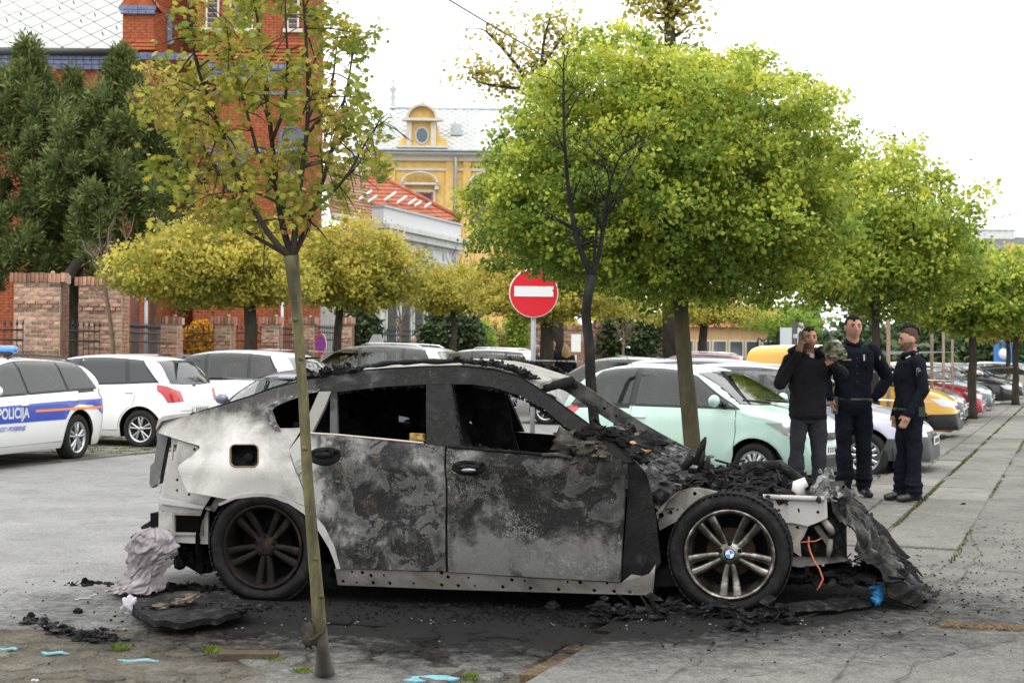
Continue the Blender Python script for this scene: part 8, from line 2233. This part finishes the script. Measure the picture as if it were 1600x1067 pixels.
mb = MB(); mb.tube([(-.06, -.06, 1.505), (0, -.085, 1.485), (.06, -.06, 1.505), (.074, .0, 1.53), (0, .075, 1.545), (-.074, 0, 1.53), (-.06, -.06, 1.505)], .021, 8, cap=False, jitter=.05); mb.build('collar', M_NAVY, m2)
mb = MB(); mb.ball((.252, -.02, 1.37), (.012, .035, .048), 10, 8); mb.build('shoulder_patch', M_PATCH, m2)
mb = MB(); mb.ball((-.255, -.02, 1.37), (.012, .035, .048), 10, 8); mb.build('shoulder_patch', M_PATCH, m2)
mb = MB(); mb.tube([(.18 * math.cos(a), .132 * math.sin(a), .955) for a in [6.2832 * i / 24 for i in range(25)]], .021, 6, cap=False); mb.build('belt', M_BOOT, m2)
mb = MB(); mb.box((-.19, -.05, .90), (.05, .09, .17)); mb.build('holster', M_BOOT, m2)
J = dict(std); J.update(le=(.235, .05, 1.15), lw=(.225, -.10, .905), lh=((-.05, -.45, -1), (-1, 0, 0), .25, 1), re=(-.235, .02, 1.14), rw=(-.24, -.05, .90), rh=((0, -.1, -1), (1, 0, 0), .35, -1), lk=(.09, .02, .50), rk=(-.09, -.03, .50), la=(.10, .015, .105), ra=(-.10, -.045, .105), hem=.88)
m3, _ = person('man in dark navy police uniform with mohawk haircut, standing in profile and looking left', foot(1420, 783), R(-84), 1.80, J, dict(top=M_NAVY, legs=M_NAVY, shoes=M_BOOT), 'mohawk', None, R(-8), R(2), bulk=1.04, beard=1, group='police officers')
mb = MB(); mb.tube([(-.06, -.06, 1.505), (0, -.085, 1.485), (.06, -.06, 1.505), (.074, .0, 1.53), (0, .075, 1.545), (-.074, 0, 1.53), (-.06, -.06, 1.505)], .022, 8, cap=False, jitter=.05); mb.build('collar', M_NAVY, m3)
mb = MB(); P_ = [(0, .055), (.034, .045), (.036, 0), (.022, -.04), (0, -.058), (-.022, -.04), (-.036, 0), (-.034, .045)]
for sc, o, mi in ((1, .0, 0), (.84, .004, 1), (.55, .008, 0), (.36, .012, 1)): mb.prism([Vector((.262 - .03 * (z < 0) * -z / .06 + o, -y_ * sc - .0, 1.325 + z * sc)) for y_, z in P_], (.005, 0, 0), mi)
mb.build('shoulder_patch', [plain('grey_thread', (.28, .29, .29), .7), M_PATD], m3)
mb = MB(); mb.box((.185, .05, .93), (.04, .07, .10)); mb.build('radio_pouch', M_BOOT, m3)
addp(m3, 'collar_tab', (.07, -.05, 1.485), (.03, .05, .012), plain('silver_tab', (.5, .52, .55), .4), Matrix.Rotation(R(30), 3, 'X'))
mb = MB(); mb.tube([(.18 * math.cos(a), .132 * math.sin(a), .945) for a in [6.2832 * i / 24 for i in range(25)]], .021, 6, cap=False); mb.build('belt', M_BOOT, m3)
def bgp(label, px, Y, yaw, H, top, legs, hair, hm, z=0.0, J_=None, bulk=1.1, g=None):
 J = dict(std); J.update(down); J.update(dict(re=(-.27, -.05, 1.17), rw=(-.10, -.20, 1.12), rh=((1, -.1, 0), (0, 1, 0), .4, -1), le=(.27, -.05, 1.17), lw=(.10, -.20, 1.10), lh=((-1, -.1, 0), (0, 1, 0), .4, 1)) if J_ is None else J_)
 d = at(px, 560, Y); return person(label, (d.x, Y, z), R(yaw), H, J, dict(top=top, legs=legs, shoes=M_BOOT), hair, hm, vox=.014, bulk=bulk, group=g)
bgp('grey-haired man in a dark grey jacket seen from the side beside the sign pole', 838, 38.4, 75, 1.74, mottled('charcoal_coat', (.03, .033, .035), (.055, .058, .06), 5, .9, .4), M_TRK, 'short', M_HAIRG, z=.12)
bgp('dark-haired man in black with folded hands, standing between a grey-haired man and a blond woman', 863, 38.6, 0, 1.90, M_JBLK, M_TRK, 'short', M_HAIR, bulk=1.25, z=.12)
bgp('woman with long wavy blond hair and black coat seen from behind', 884, 38.0, 190, 1.74, M_JBLK, M_TRK, 'long', M_HAIRB, z=.12)
bgp('white-haired man in black behind the silver estate car', 646, 43.0, 20, 1.82, M_JBLK, M_TRK, 'short', M_HAIRG, z=.30)
# ------------------------------------------------------------ signs, wires, small things
M_POLE = mottled('galvanised_pole', (.22, .24, .25), (.32, .34, .35), 4, .5, .15, metal=.3); M_SRED = plain('sign_red', (.60, .012, .025), .35); M_SWHT = plain('sign_white', (.72, .73, .73), .35)
Yn = 17.3; c = at(834, 458, Yn); s_ = Yn / F_PX; base = Vector((at(834, 458, Yn).x, Yn, 0))
sg = empty('no_entry_sign', None, base, 'round red no-entry sign with white bar on a grey pole', 'road sign')
mb = MB(); mb.tube([(0, .04, 0), (0, .04, c.z + .15)], .030, 14); mb.build('pole', M_POLE, sg)
mb = MB(); mb.lathe([(0, .012), (.298, .012), (.300, 0), (.300, -.006), (.288, -.008)], (0, 0, c.z), 'y', 48); mb.build('rim', M_SWHT, sg)
mb = MB(); mb.lathe([(.289, -.0085), (0, -.0085)], (0, 0, c.z), 'y', 48); mb.build('red_disc', M_SRED, sg)
mb = MB(); mb.box((0, -.012, c.z + .02), (.475, .004, .125)); mb.build('white_bar', M_SWHT, sg)
c = at(501, 538, 41.0); sg = empty('no_stopping_sign', None, Vector((c.x, 41, 0)), 'round blue sign with red rim and red cross seen obliquely behind the sapling trunk', 'road sign'); sg.rotation_euler = (0, 0, R(-52))
mb = MB(); mb.tube([(0, .04, 0), (0, .04, c.z + .1)], .03, 10); mb.build('pole', M_POLE, sg)
mb = MB(); mb.lathe([(0, .01), (.32, .01), (.32, -.005)], (0, 0, c.z), 'y', 32); mb.build('rim', M_SWHT, sg)
mb = MB(); mb.lathe([(.315, -.006), (.25, -.007)], (0, 0, c.z), 'y', 32); 
for a in (45, -45): mb.box((0, -.011, c.z), (.52, .003, .05), rot=Matrix.Rotation(R(a), 3, 'Y'))
mb.build('red_mark', M_SRED, sg)
mb = MB(); mb.lathe([(.25, -.007), (0, -.007)], (0, 0, c.z), 'y', 32); mb.build('blue_disc', plain('sign_blue', (.02, .07, .38), .35), sg)
def wire(label, pts, Y0, Y1, r, sag=0.0, extra=None):
 n = 16; P_ = []
 for i in range(n + 1):
  t = i / n; x = pts[0][0] + (pts[1][0] - pts[0][0]) * t; y = pts[0][1] + (pts[1][1] - pts[0][1]) * t + sag * 4 * t * (1 - t); P_.append(at(x, y, Y0 + (Y1 - Y0) * t))
 mb = MB(); mb.tube(P_, r, 6); o = mb.build('overhead_wire', M_IRON); return tag(o, label, 'wire')
wire('black overhead wire sloping down into the top of the large maple', [(640, -38), (960, 150)], 16, 24, .010, 3)
wire('very thin overhead wire crossing the sky left of the large maple', [(380, 45), (820, 84)], 48, 52, .006, 2)
wire('thin overhead wire crossing the sky right of the large maple', [(1290, 96), (1720, 70)], 40, 44, .004, 1)
wire('overhead wire with a hanging loop above the dark slate roof at the right', [(1470, 362), (1720, 296)], 60, 60, .016, 2)
mb = MB(); c = at(1573, 338, 60); mb.tube([c + Vector((.17 * math.cos(6.28 * i / 20), 0, .13 * math.sin(6.28 * i / 20))) for i in range(21)], .012, 5, cap=False); tag(mb.build('wire_loop', M_IRON), 'small coiled loop hanging from the overhead wire at the right', 'wire')
mb = MB(); c = at(1517, 250, 60); mb.ball(c, (.07, .03, .03), 8, 6); mb.prism([c + Vector((-.02, 0, .01)), c + Vector((-.16, 0, .05)), c + Vector((-.04, .06, .02))], (0, 0, .01)); mb.prism([c + Vector((.02, 0, .01)), c + Vector((.12, 0, .06)), c + Vector((.03, .06, .02))], (0, 0, .01)); tag(mb.build('bird', M_IRON), 'tiny dark bird flying in the white sky at the right', 'bird')
M_STAKE = mottled('stake_wood', (.16, .11, .08), (.26, .19, .14), 8, .9, .4, stretch=(1, 1, .2))
for (px, y0, y1, Y, lab) in ((1388, 500, 600, 22.8, 'wooden tree stake between the two uniformed men'), (1456, 522, 610, 28.0, 'wooden tree stake just right of the uniformed man in profile'), (1474, 520, 580, 31.0, 'slanting pale tree stake second right of the man in profile'), (1488, 530, 575, 34.0, 'thin stake third right of the man in profile')):
 a = at(px, y0, Y); mb = MB(); mb.tube([(a.x + .02, Y, 0), (a.x, Y, a.z)], .032, 8, jitter=.1); tag(mb.build('tree_stake', M_STAKE), lab, 'stake', 'tree stakes along the pavement')
c = at(1567, 545, 66); st_ = empty('blue_sign_column', None, Vector((c.x, 66, 0)), 'blue advertising column with a round white emblem far along the pavement', 'sign')
mb = MB(); z1 = at(1567, 538, 66).z; mb.box((0, 0, z1 / 2), (.75, .3, z1)); mb.ball((0, 0, z1), (.375, .15, .25), 12, 8); mb.build('column', plain('column_blue', (.02, .16, .50), .4), st_); mb = MB(); mb.lathe([(0, -.02), (.26, -.02), (.26, 0)], (0, -.16, at(1567, 553, 66).z), 'y', 20); mb.build('emblem', M_SWHT, st_)
c = at(1247, 520, 42); tc = empty('traffic_camera', None, Vector((c.x, 42, 0)), 'pale camera and lamp fixture on a dark post above the man on the telephone', 'camera')
mb = MB(); mb.tube([(-.1, 0, 0), (-.1, 0, c.z + .4)], .08, 8); mb.build('post', M_IRON, tc)
mb = MB(); mb.tube([(-.05, 0, c.z + .28), (.10, 0, c.z + .25), (.16, 0, c.z + .02), (.10, 0, c.z - .05)], [.07, .06, .05, .06], 8); mb.box((.0, 0, c.z - .1), (.3, .15, .12)); mb.build('camera_arm', plain('pale_plastic', (.4, .42, .43), .5), tc)
c = at(1228, 530, 55); bb = empty('white_board', None, Vector((c.x, 55, 0)), 'plain white board on a post behind the yellow van roof', 'board'); mb = MB(); mb.box((0, 0, c.z), (.45, .05, .9)); mb.box((.5, 0, c.z), (.42, .05, .9)); mb.build('panel', plain('board_white', (.5, .53, .56), .5), bb); mb = MB(); mb.tube([(0, .05, 0), (0, .05, c.z)], .04, 6); mb.build('post', M_POLE, bb)
c = at(1192, 533, 26.3); mb = MB(); mb.tube([c + Vector((-.11, 0, -.08)), c + Vector((-.08, 0, .06)), c + Vector((.0, 0, .0)), c + Vector((.09, 0, .06)), c + Vector((.11, 0, -.08))], .022, 6); tag(mb.build('roof_rack_bracket', M_IRON), 'small dark bracket standing on the yellow van roof', 'roof bracket')
c = at(587, 530, 36); mb = MB(); mb.box((c.x, 36, c.z / 2 - .1), (.34, .3, c.z - .1)); mb.prism([(c.x - .2, 35.8, c.z - .16), (c.x + .2, 35.8, c.z - .16), (c.x + .12, 35.8, c.z + .12), (c.x - .05, 35.8, c.z + .12)], (0, .4, 0)); tag(mb.build('ticket_machine', plain('machine_grey', (.30, .32, .33), .5)), 'grey metal ticket machine behind the silver estate car roof', 'ticket machine')
c = at(900, 536, 50); mb = MB(); mb.box(c, (.34, .04, .62)); mb.box((c.x, 50, .8), (.05, .05, 1.6)); tag(mb.build('white_notice', M_SWHT), 'small upright white notice on a post behind the blond woman', 'notice')
# ------------------------------------------------------------ fallen parts and litter round the wreck
def crumple(name, label, cat, L_pts, R_pts, mat, nu=40, nv=26, amp=.02, thick=.008, z_min=0.0, rag=.02, fine=.006, seed=0, belly=0.0):
 """torn sheet spanned between two curves, wrinkled, with real thickness"""
 def curve(P_, t):
  f = t * (len(P_) - 1); i = min(int(f), len(P_) - 2); return Vector(P_[i]).lerp(Vector(P_[i + 1]), f - i)
 top = []; 
 for i in range(nu + 1):
  t = i / nu; a, b = curve(L_pts, t), curve(R_pts, t); row = []
  e0 = rag * noise.noise(Vector((t * 14, seed, 0))); e1 = rag * 2.2 * noise.noise(Vector((t * 19, seed, 5))) + rag * noise.noise(Vector((t * 50, seed, 5)))
  for j in range(nv + 1):
   s_ = j / nv; d = (b - a); p = a + d * (s_ * (1 + e1 - e0) + e0)
   n = Vector((noise.noise(p * 5), noise.noise(p * 5 + Vector((7, 0, 0))), noise.noise(p * 5 + Vector((0, 7, 0))))) * amp * 2 + Vector((0, -1, .4)) * (belly * math.sin(math.pi * s_))
   r = 1 - abs(noise.noise(p * 9 + Vector((seed, 0, 0)))) * 2; n += Vector((0, -.5, 1)) * r * fine * 2 + Vector((0, 0, 1)) * noise.noise(p * 40) * fine
   p = p + n; p.z = max(p.z, z_min); row.append(p)
  top.append(row)
 mb = MB(); mb.grid(top); low = [[q - Vector((0, -thick, thick * .6)) for q in r] for r in top]; mb.grid(low, flip=True)
 for e, f in ((0, False), (nu, True)): mb.grid([top[e], low[e]], flip=f)
 for e, f in ((0, True), (nv, False)): mb.grid([[r[e] for r in top], [r[e] for r in low]], flip=f)
 o = mb.build(name, mat); return tag(o, label, cat)
M_SKINB = burnt('melted_bumper', (.07, .068, .065), (.018, .018, .017), (.006, .006, .006), .38, .54, 5, None, .12, .0, False, .6, .12)
Lp = [at(1297, 780, 8.55), at(1318, 835, 8.5), at(1350, 882, 8.45), at(1388, 918, 8.42), at(1432, 948, 8.4)]
Rp = [at(1326, 768, 9.3), at(1365, 822, 9.2), at(1402, 872, 9.05), at(1436, 908, 8.9), at(1470, 939, 8.75)]
crumple('bumper_cover', 'melted black bumper skin torn off and leaning from the wreck down to the pavement', 'bumper', Lp, Rp, M_SKINB, 90, 46, .034, .012, PZ + .01, .12, .014, 3, .05)
Lp = [at(1310, 782, 9.1), at(1345, 826, 9.1), at(1380, 862, 9.0), at(1410, 895, 8.9)]; Rp = [at(1334, 778, 9.4), at(1372, 815, 9.4), at(1410, 865, 9.3), at(1446, 912, 9.1)]
crumple('torn_bumper_lining', 'ragged black inner layer sticking out behind the melted bumper skin', 'car part', Lp, Rp, M_CHAR, 50, 16, .03, .01, PZ + .01, .22, .012, 9)
Lp = [gr(1220, 960, PZ + .02), gr(1300, 955, PZ + .02), gr(1362, 946, PZ + .02)]; Rp = [gr(1232, 944, PZ + .06), gr(1300, 936, PZ + .06), gr(1355, 932, PZ + .05)]
crumple('grille_panel', 'flat black strip of front grille lying on the pavement beside the front wheel', 'car part', Lp, Rp, M_CHARG, 30, 10, .006, .02, PZ + .01, .03, .004, 5)
zz = .085; op = [gr(*p, zz) for p in ((206, 946), (222, 936), (262, 932), (300, 934), (330, 928), (345, 922), (370, 929), (388, 943), (386, 952), (358, 960), (320, 969), (275, 972), (243, 970), (225, 960))]
mb = MB(); f = lambda u, v, d: Vector((u, v, zz + .018 * noise.noise(Vector((u * 8, v * 8, 0))) + .008 * (.5 - abs(noise.noise(Vector((u * 22, v * 22, 0))))) - d)); shell(mb, chaikin([(p.x, p.y) for p in op], 2), [], f, .035, .02); 
crumbs(mb, [f(u, v, 0) for u, v in [(op[0].x + .1 + .06 * i, (op[0].y + op[8].y) / 2 + .05 * math.sin(i * 3)) for i in range(14)]], 120, .014, (.04, .05, .004), .5, 55)
tag(mb.build('charred_slab', M_CHARG), 'thick rounded charred panel with blistered surface lying before the rear wheel', 'car part')
mb = MB(); a = gr(206, 956, .03); b = gr(243, 972, .03); mb.prism([a + Vector((0, 0, -.02)), b + Vector((0, 0, -.02)), b + Vector((0, .02, .035)), a + Vector((0, .02, .04))], (.02, .05, 0)); tag(mb.build('charred_strip', M_CHAR), 'folded black strip under the left edge of the charred panel', 'car part')
mb = MB(); a = gr(278, 942, .12); b = gr(302, 932, .12); mb.prism([a, b, b + Vector((.03, .04, .01)), a + Vector((.05, .05, .0))], (0, 0, .015)); crumbs(mb, [a, b, a.lerp(b, .5), a + Vector((-.1, 0, -.02))], 20, .022, (.02, .02, .004), .5, 7); tag(mb.build('peeled_flake', mottled('tan_flake', (.06, .045, .035), (.17, .13, .095), 18, .9, .5)), 'curled tan-brown flake lying on the charred panel', 'debris')
M_CLOTH = mottled('mauve_cloth', (.16, .14, .147), (.24, .215, .225), 6, .95, .5, c3=(.34, .31, .32))
c0 = gr(232, 930, 0.0); mb = MB(); n, m = 140, 100; rows = []
for i in range(m + 1):
 t = i / m; z = .03 + .40 * (1 - t)
 prof = lerp_tab([(0, .03), (.05, .085), (.15, .125), (.35, .148), (.58, .118), (.78, .108), (.92, .14), (1, .155)], t)
 cxo = lerp_tab([(0, .03), (.3, .03), (.6, .0), (1, -.09)], t); row = []
 for k in range(n + 1):
  a = 6.2832 * k / n; v = Vector((math.cos(a), math.sin(a), 0)); q1 = noise.noise(Vector((v.x * 1.4, v.y * 1.4, t * 2.4))) * 1.2; w = 1 + .24 * (abs(noise.noise(Vector((v.x * 2.4 + t * 3.4 + q1, v.y * 2.4 + q1, t * 4.2)))) * 2 - .45) + .09 * (abs(noise.noise(Vector((v.x * 4.6 + t * 7 + q1 * 2, v.y * 4.6, t * 9)))) * 2 - .35) + .025 * (abs(noise.noise(Vector((v.x * 11, v.y * 11 + q1 * 3, t * 17)))) * 2 - .3)
  row.append(c0 + Vector((cxo + v.x * prof * w, v.y * prof * w * .8, z + .03 * noise.noise(Vector((v.x * 3, v.y * 3, t * 2))))))
 rows.append(row)
mb.grid(rows)
tag(mb.build('crumpled_cloth', M_CLOTH), 'crumpled pale mauve cloth heaped on the ground behind the rear corner of the wreck', 'cloth')
def blob(name, label, cat, px, py, r, mat, z=0.0, disp=.45, seed=1, n=22, m=16, freq=2.4): 
 c = gr(px, py, z) + Vector((0, 0, r[2] * .7)); mb = MB(); mb.ball((0, 0, 0), r, n, m, disp=disp, freq=freq, seed=seed); return tag(mb.build(name, mat, None, c), label, cat)
M_FOAM = plain('white_foam', (.36, .345, .37), .8)
blob('foam_scrap', 'small white scrap beside the left edge of the charred panel', 'scrap', 204, 958, (.045, .04, .055), M_FOAM, 0, .4, 3)
blob('foam_scrap', 'tiny white scrap at the bottom left corner among the pavers', 'scrap', 54, 1066, (.018, .012, .010), M_FOAM, 0, .4, 8)
M_GLOVE = plain('blue_nitrile', (.06, .36, .80), .4)
gl = gr(1366, 942, PZ) + Vector((0, -.05, 0)); mb = MB()
for (dx, dz, r) in ((0, .03, (.03, .025, .03)), (.0, .07, (.032, .025, .03)), (-.015, .115, (.038, .02, .02)), (.02, .06, (.022, .02, .035)), (.012, .10, (.02, .02, .03)), (-.03, .12, (.02, .015, .012)), (.025, .12, (.014, .012, .016))):
 mb.ball(gl + Vector((dx, -.02, dz)), r, 14, 10, disp=.45, freq=3, seed=dx * 90 + dz * 50)
tag(mb.build('blue_glove', M_GLOVE), 'crumpled bright blue rubber glove lying against the melted bumper skin', 'glove')
def litterpiece(name, label, pts, mat, z, h, seed, n=70, size=.03, fl=40):
 P_ = [gr(x, y, z) for x, y in resample(pts, 6, False)]; mb = MB(); crumbs(mb, P_, n, size, (.035, .045, h * .4), .6, seed); flakes(mb, P_, fl, size * 1.3, (.04, .05, h * .5), seed + 1, .6); return tag(mb.build(name, mat), label, 'debris')
litterpiece('charred_debris', 'long twisted strip of charred trim lying on the stones at the left', [(58, 972), (75, 985), (100, 990), (130, 996), (155, 1002), (176, 1003)], M_CHARG, .01, .05, 11, 70, .022, 30)
litterpiece('charred_debris', 'thin flat burnt piece on the asphalt left of the mauve cloth', [(114, 914), (140, 913), (168, 914)], M_CHAR, .0, .02, 12, 26, .018, 8)
litterpiece('charred_debris', 'heap of black burnt scraps under the front wing behind the front wheel', [(935, 968), (975, 965), (1000, 975), (1030, 968), (1060, 962), (1090, 972), (1130, 968), (1150, 970)], M_CHARG, .05, .09, 13, 170, .030, 90)
litterpiece('charred_debris', 'black scrap with a raised torn edge lying in front of the front wheel', [(1145, 985), (1160, 975), (1180, 968), (1210, 966), (1235, 966)], M_CHARG, PZ, .06, 14, 60, .026, 30)
litterpiece('charred_debris', 'black flakes gathered under the sill between the wheels', [(560, 945), (640, 948), (720, 946), (800, 950), (880, 948)], M_CHAR, .0, .01, 15, 90, .016, 60)
litterpiece('charred_debris', 'burnt litter beneath the tail around the mauve cloth', [(215, 925), (260, 922), (300, 918), (330, 925)], M_CHAR, .0, .03, 16, 90, .025, 50)
mb = MB(); a = gr(1040, 950, PZ); b = gr(1070, 922, PZ) + Vector((0, 0, .05)); 
for k in range(3): mb.prism([a + Vector((.03 * k, .02 * k, .02)), a + Vector((.03 * k + .03, .02 * k, .0)), b + Vector((.03 * k + .01, 0, .06)), b + Vector((.03 * k - .02, 0, .07))], (0, .03, .01))
tag(mb.build('bent_trim', M_CHARG), 'bent dark strips of trim propped against the back of the front wheel', 'car part')
blob('metal_cap', 'small grey metal cap lying under the front door', 'scrap', 864, 952, (.04, .04, .03), M_FRAME, 0, .3, 5)
for (x, y, lab) in ((122, 958, 'small black lump on the asphalt left of the charred panel'), (938, 1008, 'small black lump near the orange kerb bricks'), (1505, 790, 'small black scrap on the pavement right of the uniformed man')):
 blob('charred_lump', lab, 'debris', x, y, (.025, .02, .016), M_CHAR, PZ if x > 1000 else 0, .5, x)
mb = MB(); 
for (x, y, w, q) in ((132, 934, .035, .2), (120, 936, .012, .1), (144, 930, .014, .8), (148, 928, .01, .3)):
 p = gr(x, y, .006); mb.box(p, (w * 2, .018, .004), rz=q)
tag(mb.build('white_shards', M_FOAM), 'thin white plastic shards on the asphalt at the left', 'shards', None, 'stuff')
mb = MB(); r_ = random.Random(3)
for k in range(2400):
 a = r_.uniform(0, 6.283); q = abs(r_.gauss(0, .62)); x = .1 + math.cos(a) * q * 2.9; y = 8.7 + math.sin(a) * q * 1.6 - .1
 if y < 6.3: continue
 on = (Vector((x, y, 0)) - K0).dot(DN) > 0; s_ = r_.uniform(.003, .011) * (1 if q < 1 else .7); mb.box((x, y, (PZ + .012 if on else .008) + s_ * .3), (s_ * r_.uniform(.6, 1.8), s_ * r_.uniform(.6, 1.8), s_ * .8), rz=r_.uniform(0, 3))
for k in range(330):
 p = gr(r_.uniform(1380, 1600), r_.uniform(800, 960), PZ + .012); s_ = r_.uniform(.004, .012); mb.box(p, (s_ * 1.5, s_, s_ * .5), rz=r_.uniform(0, 3))
tag(mb.build('soot_crumbs', M_CHAR), 'black soot crumbs scattered over the ground round the wreck', 'soot', None, 'stuff')
mb = MB()
for k in range(110): 
 a = r_.gauss(0, 1); x = -.2 + a * 1.2; y = 8.0 + r_.gauss(0, .25); on = (Vector((x, y, 0)) - K0).dot(DN) > 0; s_ = r_.uniform(.003, .009); mb.box((x, y, (PZ + .014 if on else .01)), (s_ * 1.6, s_, .003), rz=r_.uniform(0, 3))
tag(mb.build('ash_flakes', plain('pale_ash', (.22, .22, .215), .9)), 'pale ash and glass flakes scattered under the wreck', 'ash', None, 'stuff')
mb = MB()
for k in range(230):
 t = r_.random(); p = gr(1470 + 150 * t, 974 + 8 * t + r_.gauss(0, 2.0), PZ + .012); mb.box(p, (r_.uniform(.01, .03), r_.uniform(.004, .01), .004), rz=r_.uniform(0, 3), rot=None)
tag(mb.build('dry_leaf_litter', mottled('dry_litter', (.12, .07, .03), (.22, .14, .07), 30, .9, .4)), 'orange-brown dry litter lying in a joint of the pavement at the right', 'litter', None, 'stuff')
M_DBRICK = mottled('worn_brown_brick', (.05, .04, .03), (.10, .075, .055), 12, .9, .6)
a = gr(388, 1033, .0); mb = MB(); mb.box((0, 0, .02), (.30, .10, .055), rot=Matrix.Rotation(R(3), 3, 'Z')); tag(mb.build('loose_brick', M_DBRICK, None, a), 'worn brown brick lying half sunk left of the sapling foot', 'brick')
for (x, y, w, d, q, lab) in ((668, 1060, .14, .055, -8, 'flat stone with thick cyan paint at the bottom centre'), (215, 1032, .10, .022, -4, 'cyan painted streak on the stones, middle one of three at the left'), (85, 1020, .07, .02, -3, 'short cyan painted streak between two others at the far left'), (12, 1014, .05, .018, 0, 'cyan painted streak at the very left edge'), (915, 1064, .14, .03, 6, 'cyan painted streak beside the orange kerb bricks')):
 p = gr(x, y, .014 if x < 800 else .075); mb = MB(); pts = []
 for i in range(22):
  a = 6.2832 * i / 22; k = 1 + .45 * noise.noise(Vector((math.cos(a) * 2, math.sin(a) * 2, x))); pts.append(Vector((w * k * math.cos(a), d * k * math.sin(a) + .02 * math.sin(math.cos(a) * 4), .005)))
 mb.prism(pts, (0, 0, -.008)); tag(mb.build('paint_mark', M_CYAN, None, p), lab, 'paint mark')
